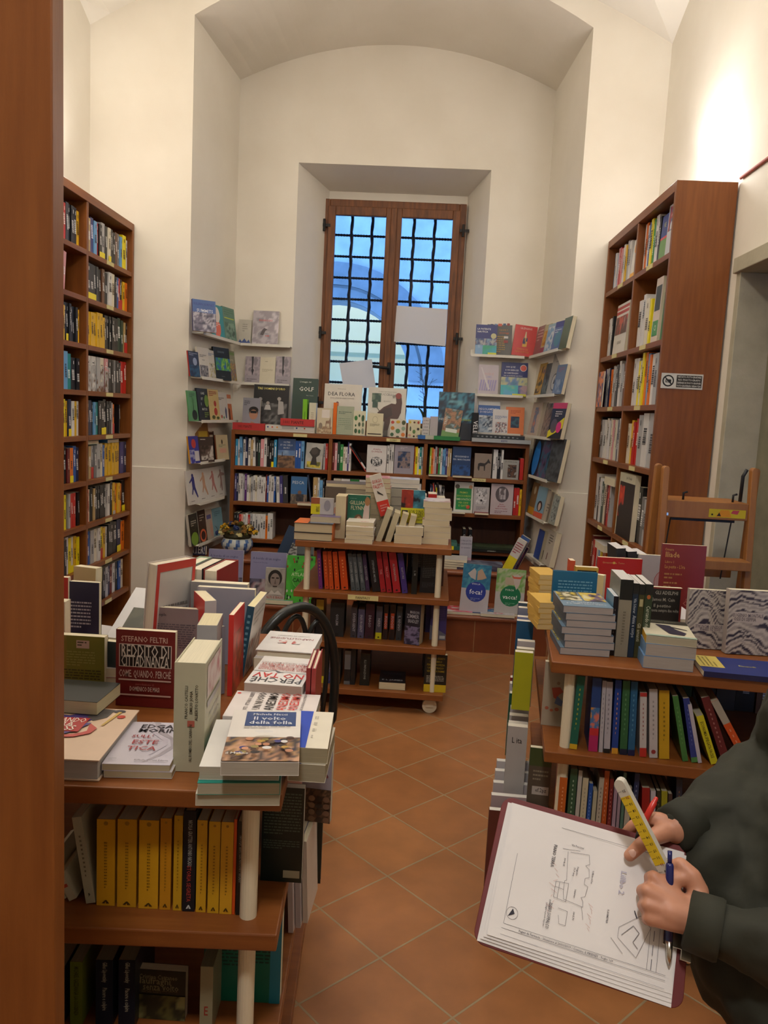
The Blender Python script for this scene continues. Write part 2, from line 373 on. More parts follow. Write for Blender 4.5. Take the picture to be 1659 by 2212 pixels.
# street outside: pale facade with an arch, a yellow house beyond
M_FAC = mat_noise('facade_plaster', 'a9a9a8', 'c4c6c6', 3, .9, .004, 12)
M_FAC2 = mat_noise('grey_stone_arch', '7b7c7c', '8e8f8f', 5, .9)
M_YEL = mat_noise('yellow_house_plaster', 'e8dfae', 'efe6ba', 2, .9)
V = []; F = []; FY = 11.0; ax, az, ar = -1.18, 2.10, 1.05; n_ = 24
arc = [(ax+ar*math.cos(PI*i/n_), az+ar*math.sin(PI*i/n_)) for i in range(n_+1)]
for i in range(n_):
    (x0, z0), (x1, z1) = arc[i], arc[i+1]
    quad((x0, FY, z0), (x0, FY, 9), (x1, FY, 9), (x1, FY, z1)); quad((x0, FY, z0), (x1, FY, z1), (x1, FY+.5, z1), (x0, FY+.5, z0))
quad((ax+ar, FY, -1), (6, FY, -1), (6, FY, 9), (ax+ar, FY, 9)); quad((-8, FY, -1), (ax-ar, FY, -1), (ax-ar, FY, 9), (-8, FY, 9))
quad((ax+ar, FY, -1), (ax+ar, FY, az), (ax+ar, FY+.5, az), (ax+ar, FY+.5, -1))
struct(pmesh('facade_outside', V, F, M_FAC))
for k, (r0, r1, yy) in enumerate(((ar, ar+.16, FY-.03), (ar+.2, ar+.5, FY-.05))):
    b = MB(); P = []
    for i in range(n_):
        a, c_ = PI*i/n_, PI*(i+1)/n_
        b.prism([(ax+r0*math.cos(a), az+r0*math.sin(a)), (ax+r1*math.cos(a), az+r1*math.sin(a)), (ax+r1*math.cos(c_), az+r1*math.sin(c_)), (ax+r0*math.cos(c_), az+r0*math.sin(c_))], 0, .06, T=Matrix.Translation((0, yy+.03, 0)) @ Matrix.Rotation(PI/2, 4, 'X'))
    struct(b.obj('trim_%d' % (7+k), M_FAC2))
V = []; F = []; quad((-8, 15, -1), (6, 15, -1), (6, 15, 6.6), (-8, 15, 6.6)); quad((-8, 14.9, 2.75), (6, 14.9, 2.75), (6, 14.9, 2.9), (-8, 14.9, 2.9)); struct(pmesh('house_outside', V, F, M_YEL))
V = []; F = []; quad((-8, 7.4, -.6), (6, 7.4, -.6), (6, 15, -.6), (-8, 15, -.6)); struct(pmesh('street', V, F, M_FAC2))
# ================================================================== FURNITURE
def bookcase(name, label, T, length, depth, z0, ztop, shelf_z, dividers, labels, sides=(True, True), toph=.05, group=None, base=True, end_panel=0):
    """local frame: x along the front, y=0 front, +y to the back"""
    root = empty(name, T=T); tag(root, label, 'bookcase', group)
    t = .028
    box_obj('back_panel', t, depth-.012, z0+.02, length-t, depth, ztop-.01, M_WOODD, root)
    for k, x in enumerate((0, length-t)):
        box_obj('side_panel', x, 0, z0, x+t, depth, ztop-toph*(0 if True else 1), M_WOOD, root, .002)
    box_obj('top_board', t, 0, ztop-toph, length-t, depth-.012, ztop, M_WOODH, root, .002)
    xs = [t]+[d for d in dividers]+[length]
    for d in dividers: box_obj('divider', d-.001, .004, z0+.02, d+t, depth-.012, ztop-toph, M_WOOD, root, .002)
    for z in shelf_z:
        for i in range(len(xs)-1):
            x0 = xs[i]+(t+.0 if i else 0); x1 = xs[i+1]-(t if i == len(xs)-2 else .001)
            box_obj('shelf', x0, .004, z-.03, x1, depth-.012, z, M_WOODH, root, .0015)
    for (x, z, txt) in labels:
        b = MB(); b.box(x-.055, -.0015, z-.027, x+.055, .003, z-.003, 'd8cc92')
        if txt: b.text(txt, Matrix.Translation((x, -.003, z-.015)) @ Matrix.Rotation(PI/2, 4, 'X'), .013, '7a6c40', maxw=.1)
        b.obj('shelf_label', M_MATTE, root)
    return root
# frames: T maps local (x along front, -y = out of the case) to the room
LZ = [2.519, 2.24, 1.957, 1.677, 1.399, 1.118, .841, .559, .28, .06]
T_LC = Matrix.Translation((-2.03, 3.23, 0)) @ Matrix.Rotation(PI/2, 4, 'Z')      # local x -> +Y, local y -> -X
LLEN = 2.36; LD = [.79, 1.575]     # bays of about 0.78 m
lab = []
for z in LZ[:-1]:
    for x0 in (.79+.4, 1.575+.36): lab.append((x0, z, ''))
LCASE = bookcase('tall_bookcase', 'tall cherry bookcase packed with novels along the left wall', T_LC, LLEN, .31, 0, 2.85, LZ, LD, lab)
RZ = [2.52, 2.081, 1.744, 1.40, .965, .55, .08]
T_RC = Matrix.Translation((1.25, 5.585, 0)) @ Matrix.Rotation(-PI/2, 4, 'Z')     # local x -> -Y, local y -> +X
RLEN = 1.415; RD = [.71]
lab = [(x, z, '') for z in RZ[:-1] for x in (.42, 1.05)]
RCASE = bookcase('tall_bookcase', 'tall cherry bookcase with a wide plain end panel along the right wall', T_RC, RLEN, .305, 0, 2.865, RZ, RD, lab)
# sign stuck on the end panel
s0 = onY(1427, 838, 4.165); s1 = onY(1517, 842, 4.165); sw = (s1-s0).x; sh = .078
b = MB(); T = Matrix.Translation((s0.x, 4.169, s0.z)) @ Matrix.Rotation(PI/2, 4, 'X')
b.box(0, 0, 0, sw, sh, .002, 'cfccc4', T=T)
e = Matrix.Translation((0, 0, .0026)); b2 = T @ e
b.disc(b2, .036, sh/2, .030, '1c1a18'); b.disc(T @ Matrix.Translation((0, 0, .003)), .036, sh/2, .023, 'cfccc4')
T3 = T @ Matrix.Translation((.036, sh/2, .0034))
b.face([T3 @ Vector(p) for p in ((-.014, -.009, 0), (.015, -.009, 0), (.015, .007, 0), (-.014, .007, 0))], '1c1a18')
b.disc(T3 @ Matrix.Translation((0, 0, .0003)), -.004, -.001, .006, 'cfccc4'); b.disc(T3 @ Matrix.Translation((0, 0, .0005)), -.004, -.001, .0035, '1c1a18')
b.face([T3 @ Matrix.Rotation(-PI/4, 4, 'Z') @ Vector(p) for p in ((-.023, -.003, .0008), (.023, -.003, .0008), (.023, .003, .0008), (-.023, .003, .0008))], '1c1a18')
x0 = .078; b.face([b2 @ Vector(p) for p in ((x0, .008, 0), (sw-.006, .008, 0), (sw-.006, sh-.008, 0), (x0, sh-.008, 0))], '26221e')
for i, st in enumerate(('VIETATO FOTOGRAFARE', 'NO PHOTOGRAPH', 'DEFENSE DE PHOTOGRAPHER', 'FOTOGRAFIEREN VERBOTEN')):
    b.text(st, T @ Matrix.Translation(((x0+sw-.006)/2, sh-.0165-i*.0152, .003)), .0095, 'd8d6d0', maxw=sw-.006-x0-.008)
tag(b.obj('sign', M_MATTE), 'small no photography sign stuck on the end panel of the right bookcase', 'sign')
# thin copper-red pipe on the right wall above the opening
b = MB(); b.tube([(XR-.009, 4.15, 2.879), (XR-.009, 1.2, 2.879)], .008, 'a84a34'); tag(b.obj('red_pipe', M_MATTE), 'thin red pipe running along the right wall above the stone opening', 'pipe')
# low bookcase on the window seat
BX0, BX1, BY = -1.455, .905, 6.2
T_BC = Matrix.Translation((BX0, BY, 0)); BLEN = BX1-BX0; BZ = [1.16, .875, .575]
BD = [.78, 1.535]
BCASE = bookcase('low_bookcase', 'low three-bay cherry bookcase standing on the window seat', T_BC, BLEN, .30, .5, 1.445, BZ, BD,
    [(.33+.22, 1.44, ''), (1.29, 1.44, 'HOBBY'), (1.98, 1.16, 'NAUTICA')], toph=.035)
# dark doorway bookcase end right beside the camera
T_NC = Matrix.Translation((onY(115, 1106, .9).x-.385, .90, 0))
root = empty('tall_bookcase', T=T_NC); tag(root, 'dark cherry bookcase end panel close to the camera at the left edge', 'bookcase')
box_obj('side_panel', 0, 0, 0, .385, .03, 3.2, M_WOOD, root, .002)
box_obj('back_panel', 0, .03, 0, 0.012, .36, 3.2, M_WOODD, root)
for z in (.08, .45, .82, 1.2, 1.6, 2.0, 2.4, 2.8, 3.17): box_obj('shelf', .012, .03, z-.03, .15, .36, z, M_WOODH, root)
# ------------------------------------------------------------------ wheeled display tables
UZ = (.93, .655, .385, .125); UT = .034
def unit(label, T, w_, d_, texts=(), overs=(0, 0, 0, 0)):
    root = empty('display_unit', T=T); tag(root, label, 'display unit', 'wheeled stepped display units')
    for k, z in enumerate(UZ):
        o_ = overs[k]
        box_obj('shelf', 0-o_, 0, z-UT, w_+o_, d_, z, M_WOODH, root, .003)
    for k in range(3):
        z1, z0 = UZ[k]-UT, UZ[k+1]
        for x in (.062, w_-.062):
            for y in (.055, d_-.055):
                b = MB(); b.tube([(x, y, z0), (x, y, z1)], .0165, n=20); b.obj('post', M_CREAM, root, smooth=False)
    for x in (.07, w_-.07):
        for y in (.07, d_-.07):
            b = MB(); b.tube([(x, y-.014, .04), (x, y+.014, .04)], .04, n=20); cst = b.obj('caster', M_CREAM, root)
            b = MB(); b.box(x-.02, y-.022, .035, x+.02, y-.016, .09); b.box(x-.02, y+.016, .035, x+.02, y+.022, .09); b.box(x-.02, y-.022, .084, x+.02, y+.022, .091); b.obj('caster_fork', M_CREAM, cst)
    for (x, z, ww, txt) in texts:
        b = MB(); b.box(x-ww/2, -.003, z-.03, x+ww/2, .002, z-.004, 'cfc184')
        b.text(txt, Matrix.Translation((x, -.0045, z-.017)) @ Matrix.Rotation(PI/2, 4, 'X'), .0135, '6a5c34')
        b.obj('shelf_label', M_MATTE, root)
    return root
T_LU = TR((-1.045, 1.345-.04, 0), math.radians(2.5)); T_LU = TR((-.205-.84*math.cos(.05), 1.335-.84*math.sin(.05), 0), .05)
LU = unit('wheeled display unit in the left foreground covered with politics books', T_LU, .84, 1.02, [(.245, .655, .16, 'POLITICA'), (.29, .93, .12, '')])
T_CU = TR((-.61, 4.13, 0), -.03)
CU = unit('wheeled display unit with a fantasy shelf in the middle of the room', T_CU, .84, .84, [(.31+.07, .655, .165, 'FANTASY')])
T_RU = TR((.435, 2.235, 0), -.12)
RU = unit('wheeled display unit on the right stacked with literature', T_RU, 1.0, .92, [])
# ------------------------------------------------------------------ white picture ledges in the recess
def ledge(label, T, length):
    b = MB(); d, h = .085, .028
    b.box(0, -d, 0, length, 0, .004); b.box(0, -d-.004, -.006, length, -d, h*.55); b.box(0, -.004, 0, length, 0, .055)
    o = b.obj('picture_ledge', M_WHITE, T=None); o.matrix_world = T
    tag(o, label, 'ledge', 'white metal picture ledges'); return o
sp = math.atan2(.1, .95)
ORD = ['topmost', 'second', 'third', 'fourth', 'fifth', 'lowest']
LEDZ = [2.13, 1.815, 1.503, 1.20, .90, .592]
def jl(y): return JL0+(JL1-JL0)*(y-YB)/(YA-YB)+.001
def jr(y): return JR0+(JR1-JR0)*(y-YB)/(YA-YB)-.001
T_LJ = [TR((jl(5.65), 5.65, z), PI/2-sp) for z in LEDZ]
RY = [6.45, 6.45, 6.42, 6.17, 6.17, 6.12]
T_RJ = [TR((jr(y), y, z), -PI/2+sp) for y, z in zip(RY, LEDZ)]
for i, z in enumerate(LEDZ):
    ledge('%s white ledge on the left side of the recess' % ORD[i], T_LJ[i], .80 if i < 3 else .52)
    ledge('%s white ledge on the right side of the recess' % ORD[i], T_RJ[i], RY[i]-5.65)
T_LB = [TR((-1.46, YA-.001, z)) for z in LEDZ[:2]]; T_RB = [TR((.42+(.06 if i else 0), YA-.001, z)) for i, z in enumerate(LEDZ[:3])]
for i in range(2): ledge('%s white ledge on the back wall left of the window' % ORD[i], T_LB[i], .41)
for i in range(3): ledge('%s white ledge on the back wall right of the window' % ORD[i], T_RB[i], .43-(.05 if i else 0))
# ================================================================== BOOKS
# book frame: x 0..w from spine to fore-edge, y 0..t (front cover faces -y), z 0..h
RB = random.Random(5)
def hsh(i, j, s):
    n = (i*374761393+j*668265263+s*2246822519) & 0xffffffff; n = ((n ^ (n >> 13))*1274126177) & 0xffffffff; return ((n ^ (n >> 16)) & 0xffff)/65535
def vnoise(x, y, s):
    i, j = math.floor(x), math.floor(y); fx, fy = x-i, y-j; fx = fx*fx*(3-2*fx); fy = fy*fy*(3-2*fy)
    a = hsh(i, j, s)*(1-fx)+hsh(i+1, j, s)*fx; b_ = hsh(i, j+1, s)*(1-fx)+hsh(i+1, j+1, s)*fx
    return a*(1-fy)+b_*fy
def fbm(x, y, s): return .55*vnoise(x, y, s)+.3*vnoise(x*2.1, y*2.1, s+7)+.15*vnoise(x*4.3, y*4.3, s+13)
def art(b, P, W, H, els, mi=0, lift=.0004):
    """P maps unit art (x right, y up) metres -> book frame, offset along its z"""
    k = 0
    for e in els:
        k += 1; T = P @ Matrix.Translation((0, 0, lift*k))
        q = e[0]
        if q == 'r':
            _, x0, y0, x1, y1, c = e; b.face([T @ Vector((x*W, y*H, 0)) for x, y in ((x0, y0), (x1, y0), (x1, y1), (x0, y1))], c, mi)
        elif q == 'p': b.face([T @ Vector((x*W, y*H, 0)) for x, y in e[1]], e[2], mi)
        elif q == 'c': b.disc(T, e[1]*W, e[2]*H, e[3]*W, e[4], mi, ry=(e[5]*W if len(e) > 5 else None))
        elif q == 't':                     # ('t', cx, cy, height, text, colour[, maxw[, rot]])
            mw = (e[6] if len(e) > 6 and e[6] else .9)*W; rot = e[7] if len(e) > 7 else 0
            if rot in (PI/2, -PI/2): mw = mw/W*H
            TT = T @ Matrix.Translation((e[1]*W, e[2]*H, 0)) @ Matrix.Rotation(rot, 4, 'Z')
            b.text(e[4], TT, e[3], e[5], mi, maxw=mw)
        elif q == 'L':                     # block of fine print lines ('L', x0, y0, x1, y1, n, colour)
            _, x0, y0, x1, y1, n_, c = e
            for i in range(n_):
                yy = y1-(y1-y0)*(i+.5)/n_; hh = (y1-y0)/n_*.22; x = x0
                r_ = random.Random(i*31+n_)
                end = x1-(x1-x0)*(.05*r_.random() if i < n_-1 else .5)
                while x < end-.01:
                    ww = (.03+.09*r_.random()); xe = min(x+ww, end)
                    b.face([T @ Vector((u*W, v*H, 0)) for u, v in ((x, yy-hh), (xe, yy-hh), (xe, yy+hh), (x, yy+hh))], c, mi); x = xe+.02
        elif q == 'W':                     # strata of dark wavy bands
            _, x0, y0, x1, y1, sd = e; nx, ny = 26, 44; CA, CB = lin('b6aca2'), lin('2c2638')
            def cw(u, v):
                f = fbm(u*2.2+sd, v*1.6, sd); g = math.sin(2*PI*(v*3.1+.55*math.sin(u*5+sd)+1.3*f))
                h_ = math.sin(2*PI*(v*11+1.6*math.sin(u*5+sd)*.9+5*f)); t_ = (1 if h_ > .1 else 0)*(1 if g > -.25 else .0)
                t_ = max(0, min(1, (h_+.35)*2.5))*(.35+.65*max(0, min(1, (g+.6)*2))); return tuple(CA[i]*(1-t_)+CB[i]*t_ for i in range(3))
            for i in range(nx):
                for j in range(ny):
                    us = [x0+(x1-x0)*(i+a)/nx for a in (0, 1, 1, 0)]; vs = [y0+(y1-y0)*(j+a)/ny for a in (0, 0, 1, 1)]
                    b.face([T @ Vector((u*W, v*H, 0)) for u, v in zip(us, vs)], None, mi, cols=[cw(u, v) for u, v in zip(us, vs)])
        elif q == 'n':                     # mottled picture ('n', x0,y0,x1,y1,[colours],seed,scale)
            _, x0, y0, x1, y1, cs, sd, scl = e; nx = 16; ny = max(4, min(26, int(nx*(y1-y0)*H/((x1-x0)*W)))); CS = [lin(c) for c in cs]
            def colr(u, v):
                t = max(0, min(.999, (fbm(u*scl, v*scl*H/W, sd)-.25)*2))*(len(CS)-1); i = int(t); f = t-i
                f = 0 if f < .3 else (1 if f > .7 else (f-.3)/.4)
                return tuple(CS[i][q2]*(1-f)+CS[i+1][q2]*f for q2 in range(3))
            for i in range(nx):
                for j in range(ny):
                    us = [x0+(x1-x0)*(i+a)/nx for a in (0, 1, 1, 0)]; vs = [y0+(y1-y0)*(j+a)/ny for a in (0, 0, 1, 1)]
                    b.face([T @ Vector((u*W, v*H, 0)) for u, v in zip(us, vs)], None, mi, cols=[colr(u, v) for u, v in zip(us, vs)])
MFRONT = lambda w_, h, t: Matrix.Rotation(PI/2, 4, 'X')                                   # x->x, y->z, normal -y
MBACK = lambda w_, h, t: Matrix.Translation((w_, t, 0)) @ Matrix.Rotation(PI, 4, 'Z') @ Matrix.Rotation(PI/2, 4, 'X')
MSPINE = lambda w_, h, t: Matrix.Translation((0, t, 0)) @ Matrix.Rotation(-PI/2, 4, 'Z') @ Matrix.Rotation(PI/2, 4, 'X')  # x->thickness (viewer's left..right)
KIND = [None]
def shorten(L_):
    for a, b_ in (('left group of ', ''), ):
        pass
    for a, b_ in ((' from the left', ' from left'), ('slim ', ''), ('thick ', ''), (' of the ', ' of '), (' on the ', ' on '), (' at the ', ' at ')):
        if len(L_.split()) <= 16: break
        L_ = L_.replace(a, b_)
    return L_
def book(w_, h, t, col, T, label, group=None, front=(), spine=(), back=(), spinecol=None, backcol=None, hard=False, pages='e6dcc0', split=True, name=None, frontcol=None, zf=None):
    if zf is not None:
        mz = min((T @ Vector((x, y, z_))).z for x in (0, w_) for y in (0, t) for z_ in (0, h)); T = Matrix.Translation((0, 0, zf+.0006-mz)) @ T
    b = MB(); ct = .0022 if hard else .0009; ov = .003 if hard else 0
    frontcol = frontcol or col; backcol = backcol or col; spinecol = spinecol or col
    b.box(0, 0, 0, w_, ct, h, frontcol); b.box(0, t-ct, 0, w_, t, h, backcol); b.box(0, ct, 0, ct, t-ct, h, spinecol)
    b.face([(0-.0001, t, 0), (0-.0001, 0, 0), (0-.0001, 0, h), (0-.0001, t, h)], spinecol)
    art(b, MFRONT(w_, h, t), w_, h, front); art(b, MBACK(w_, h, t), w_, h, back); art(b, MSPINE(w_, h, t), t, h, spine)
    p = b if not split else MB(); mi = 1 if not split else 0
    p.box(ct, ct, ov+.0003, w_-ov-.0006, t-ct, h-ov-.0003, pages, mi)
    o = b.obj(name or KIND[0] or ('hardcover_book' if hard else 'paperback_book'), [M_COVER, M_PAGES] if not split else M_COVER)
    if split:
        pb = p.obj('page_block', M_PAGES, o)
    o.matrix_world = T
    tag(o, shorten(label), 'book', group); return o
SPT = {'k': 'd8d8d8', 'd': 'e0e0e0', 'n': 'e8e8e8', 'w': '333338', 'c': '5a4a3a', 'y': '5c4408', 'Y': '3a3410', 'r': 'f0e0d8', 'b': 'f0f0f4', 'l': '404048', 'o': '5c2808', 't': 'e8f4f4', 'e': 'e8f4e0', 'm': 'e8c8b0', 's': '203050', 'p': 'e8d8f0', 'v': 'd8d8f0'}
def ordn(i):
    L_ = ['first', 'second', 'third', 'fourth', 'fifth', 'sixth', 'seventh', 'eighth', 'ninth', 'tenth', 'eleventh', 'twelfth']
    return L_[i] if i < 12 else ['thirteenth', 'fourteenth', 'fifteenth', 'sixteenth', 'seventeenth', 'eighteenth', 'nineteenth', 'twentieth', 'twenty-first', 'twenty-second', 'twenty-third', 'twenty-fourth', 'twenty-fifth', 'twenty-sixth', 'twenty-seventh', 'twenty-eighth'][i-12]
def row(spec, T, x0, x1, z, where, group, depth=.13, y0=.03, split=False, titles=None, fill=True, hmax=.25, name=None, scale=1):
    """spec: space-separated tokens  colour+thickness(mm/4)+height(cm)+flags ; T local frame of the case
       flags: Y/R/E/W lower band, T text, A bottom mark, / lean right, \\ lean left, _ gap before"""
    toks = spec.split(); items = []
    for tk in toks:
        c = tk[0]; k = 1
        while k < len(tk) and (tk[k].isdigit() or tk[k] == '.'): k += 1
        num = tk[1:k]; th = int(num[0])*.004+.003; hh = int(num[1:3])/100 if len(num) > 2 else (.205+.012*(RB.random()-.5)); items.append([c, th, hh, tk[k:]])
    tot = sum(i[1]+.0008+(.04 if '_' in i[3] else 0) for i in items)
    sc2 = (x1-x0)/tot if fill else scale
    x = x0; out = []
    for i, (c, th, hh, fl) in enumerate(items):
        if '_' in fl: x += .04*sc2
        th2 = th*sc2; hh = min(hh, hmax)
        fore = depth*(.92+.16*RB.random()); yy = y0+.012*RB.random()
        els = []; ink = SPT.get(c, 'f0f0f0')
        if 'n' in fl: pass
        elif titles and i in titles: els = [('t', .5, .55, th2*.5, titles[i], ink, .75, -PI/2)]
        else:
            m = RB.random(); z0_ = .25+.2*RB.random(); z1_ = z0_+.2+.25*RB.random()
            els = [('L', 0, 0, 0, 0, 0, ink)][:0]
            zz = z1_; wd = .16+.16*RB.random()
            while zz > z0_:
                s_ = .012+.03*RB.random(); els.append(('r', .5-wd, max(z0_, zz-s_), .5+wd, zz, ink)); zz -= s_+.012
            els = els[:9]
            if m > .5: els.append(('r', .42, .8, .58, .9, ink))
        if 'Y' in fl: els.append(('r', 0, 0, 1, .2, 'Y'))
        if 'R' in fl: els.append(('r', 0, 0, 1, .35, 'r'))
        if 'E' in fl: els.append(('r', 0, .0, 1, .12, 'l'))
        if 'A' in fl: els.append(('p', [(.3, .025), (.7, .025), (.6, .055), (.5, .06)], '3a2a10'))
        if 'P' in fl: els += [('n', 0, 0, 1, .75, [c, 'l', 'u'], i*7, 2)]
        adj = 'slim ' if th < .013 else ('thick ' if th > .028 else '')
        lb = '%s%s book, %s from the left%s%s' % (adj, NAMEC[c], ordn(i), ', ' if where.startswith(('left ', 'right part', 'right end')) else ' ', where)
        tilt = .12 if '/' in fl else (-.12 if '\\' in fl else (RB.random()-.5)*.006)
        if '<' in fl: tilt = -math.radians(float(fl.split('<')[1] or 2.5))
        if '>' in fl: tilt = math.radians(float(fl.split('>')[1] or 6))
        # spine out: rotate +90deg so the spine faces -y ; local thickness runs toward -x
        xb = x+th2
        if '/' in fl: x += hh*math.sin(abs(tilt))*.12
        B = Matrix.Translation((xb, yy, z+.0005)) @ Matrix.Rotation(tilt, 4, 'Y') @ Matrix.Rotation(PI/2, 4, 'Z')
        if tilt > 0.05: B = Matrix.Translation((xb, yy, z+.0005)) @ Matrix.Rotation(tilt, 4, 'Y') @ Matrix.Rotation(PI/2, 4, 'Z')
        elif tilt < -.05: B = Matrix.Translation((x, yy, z+.0005)) @ Matrix.Rotation(tilt, 4, 'Y') @ Matrix.Translation((th2, 0, 0)) @ Matrix.Rotation(PI/2, 4, 'Z')
        o = book(fore, hh, th2*.985, c, T @ B, lb, group, spine=els, split=split, name=name, zf=(T @ Vector((0, 0, z))).z)
        x += th2+.0008*sc2; out.append(o)
    return out
WO = ['top', 'second', 'third', 'fourth', 'fifth', 'sixth', 'seventh', 'eighth', 'ninth']
# ---- left tall bookcase: near bay (partly hidden) x .818..1.575 ; far bay 1.603..2.33
near = ['r421 k625 k422 k422 k422 k422 n423 r421 d422 k422 k422 k422 y421',
 'l320 w421 c421 g321 c421 y622/ o321/ i422/',
 'y521 y521 Y623 y521 y521 y521 y520 y420 k422 k422Y k422 k421 k421 k421 y420',
 'r421 w522R y520 k521 t622 s522 t521 k619 k419',
 's522 k624Y k323 o521 r521 c423 Y422 y421 n422Y w421 y421 w421',
 'k321 y421 k522 l323 m422 k422Y k422 m321 o421Y b422 n421',
 'n423Y k322 b623Y r321 k322 i321 o523 o422 Y421 k322 l321 r421 r421 m321 k421',
 'Y421 u522 k622Y m622 k622 k422 d422 w423 Y422 c422Y y422 Y421']
far = ['c422 a421 v422 s421 r321 k421Y l523Y k322 c422Y k322 k421 u422 g322 s321 Y623 w321',
 'k320 k622Y k622Y k422Y d322 k421 u422 k321 k421 w622 c522 k321 b321 r321 k521R y420 o420',
 'y521 y521 y521 y521 y522 y522 y420 k422 k422 k422 k422 k422 k422 f623 f522 a321R k321R',
 'w322 w622P w622P l522P c522P i522P k522 k322 g322 k422 k321 r422 r422',
 'k322 d422 n422 k321 s321 t321 k522 k522Y k523Y k422 d422 l321 o320R k120_',
 'o321 k321 a321 l321R g321 l522 c422 b321 y422 y422 y422 y422 y422 v622 n422',
 'l321 r321 c321 k322 a321 k322 k322 k322 k322 k322 l322 w422 k323 y422E o421 y521 o420 k622Y',
 'r320 b722 l522 c522 w422 Y422R y421 w321 k522 k523 k622 n723Y o721']
KIND[0] = 'novel'
for k in range(8):
    row(near[k], T_LC, 1.02+(.02 if k else 0), 1.545 if k != 1 else 1.33, LZ[k], 'on the %s shelf, left bookcase near bay' % WO[k], 'books in the near bay of the left bookcase', depth=.14, titles=({1: 'ORIGIN'} if k == 0 else ({2: 'ROLLINS', 3: 'ROLLINS'} if k == 7 else None)))
    row(far[k], T_LC, 1.608, 2.325 if k != 4 else 2.22, LZ[k], 'on the %s shelf, left bookcase far bay' % WO[k], 'books in the far bay of the left bookcase', depth=.14, titles=({1: 'TRAVE', 2: 'TRAVE'} if k == 3 else None))
row('k521 p721 r521 f421 e421 d521 k521 l521 n521 m521 w521 k521 b521 c521', T_LC, 1.608, 2.3, LZ[8], 'on the lowest visible shelf, left bookcase far bay', 'books in the far bay of the left bookcase', depth=.14)
def flatbook(T, x, y, z, w_, h, t, col, label, group=None, rz=0, **kw):
    """lying flat, front cover up, book's head pointing +y, left-front corner of the lying book at x,y"""
    B = T @ Matrix.Translation((x, y, z+t+.0004)) @ Matrix.Rotation(rz, 4, 'Z') @ Matrix.Rotation(-PI/2, 4, 'X')
    return book(w_, h, t, col, B, label, group, **kw)
GL = 'books in the far bay of the left bookcase'
for (x, c, L_) in ((1.63, '8fb8a8', 'pale green'), (1.98, '3f78b8', 'blue')):
    flatbook(T_LC, x, .03, LZ[5]+.222, .2, .13, .022, c, '%s book lying on top of the sixth row of the left bookcase' % L_, GL)
flatbook(T_LC, 1.03, .03, LZ[6]+.238, .2, .13, .018, 'c03a30', 'red book lying on top of the seventh row of the left bookcase', GL)
KIND[0] = 'cookbook'
# ---- right tall bookcase: far bay x .03..0.71, near bay .74..1.38
rf = ['s226 s225 w325 s224 i327 p327 r326 i225 w425 w326 y325 l427 w526', 'w526 w326 k327', 'v326 w126 v126 w126 n126 o325 g327 l326 d327 w329 l327 u227 l227 u227',
 'k328 l426 w426 c327 w326 l327 c226 i226 u226 c226 l226 n226 w227 m226 w226', 'w432 k630 w230 f528 c528 m228 r228 l227', 'm530 r428 r228 w426 s326 g326 Y326 r326 o426 r426 w326']
rn = ['w228 o328 w226 b227 Y428 e327 w528 k326 ', 'w528 w328 w330 c527 Y226', 'w428 w328 Y326 w326 Y330 o330 s329 o228 w528 l528', 'c224 y226 r225 r327 l429 w530 l830', 'c726 r526 r425 c527 w326 k732 g427 l326 w326 b325', 'l422 r421 l422 k421 w421 w421 k421']
WO2 = ['top', 'second', 'third', 'fourth', 'fifth', 'sixth']
for k in range(6):
    row(rf[k], T_RC, .04, [.46, .16, .66, .66, .48, .6][k], RZ[k], 'on the %s shelf, right bookcase far bay' % WO2[k], 'books in the far bay of the right bookcase', depth=.2, y0=.035, hmax=.40)
    row(rn[k], T_RC, .76, [1.05, 1.02, 1.26, 1.34, 1.34, 1.34][k], RZ[k], 'on the %s shelf, right bookcase near bay' % WO2[k], 'books in the near bay of the right bookcase', depth=.2, y0=.035, hmax=.40)
def facebook(T, x, y, z, w_, h, t, col, label, group=None, lean=.1, rz=0, **kw):
    """front cover toward -y of frame T, leaning back"""
    B = T @ Matrix.Translation((x, y, z+.0006)) @ Matrix.Rotation(rz, 4, 'Z') @ Matrix.Rotation(-lean, 4, 'X')
    return book(w_, h, t, col, B, label, group, zf=z, **kw)
GR = 'cover-out books in the right bookcase'
facebook(T_RC, .48, .04, RZ[0], .20, .25, .02, 'e4e0d8', 'white cookbook with orange disc, top shelf of the right bookcase', GR, lean=.06, front=[('c', .3, .78, .16, 'f0a020'), ('t', .6, .5, .03, 'SA', 'b04048'), ('t', .6, .33, .016, 'FOR', 'b04048'), ('t', .6, .2, .03, 'ET', 'b04048'), ('r', 0, 0, 1, .18, 'f0b028')])
facebook(T_RC, .19, .04, RZ[1], .30, .33, .03, 'd8d4cc', 'large white cookbook with a food photo, second shelf, right bookcase', GR, lean=.05, front=[('r', 0, .8, 1, .95, 'b83838'), ('r', 0, .86, 1, .89, 'e4e0d8'), ('n', .03, .4, .97, .75, ['d8d4cc', '8a2c20', '4a3028', 'c8503c'], 5, 4), ('t', .5, .24, .02, 'GRAND', '8a8078')])
facebook(T_RC, .55, .05, RZ[1], .12, .28, .03, '9a98a4', 'grey and brown book beside the large white cookbook, right bookcase', GR, lean=.05)
facebook(T_RC, 1.06, .04, RZ[0], .12, .25, .03, '28408c', 'blue and green garden book, top shelf of the right bookcase', GR, lean=.04, front=[('r', 0, 0, 1, .48, '6a9a50'), ('r', 0, .48, 1, .53, 'd04048'), ('t', .5, .78, .025, 'VE', 'b0b890')])
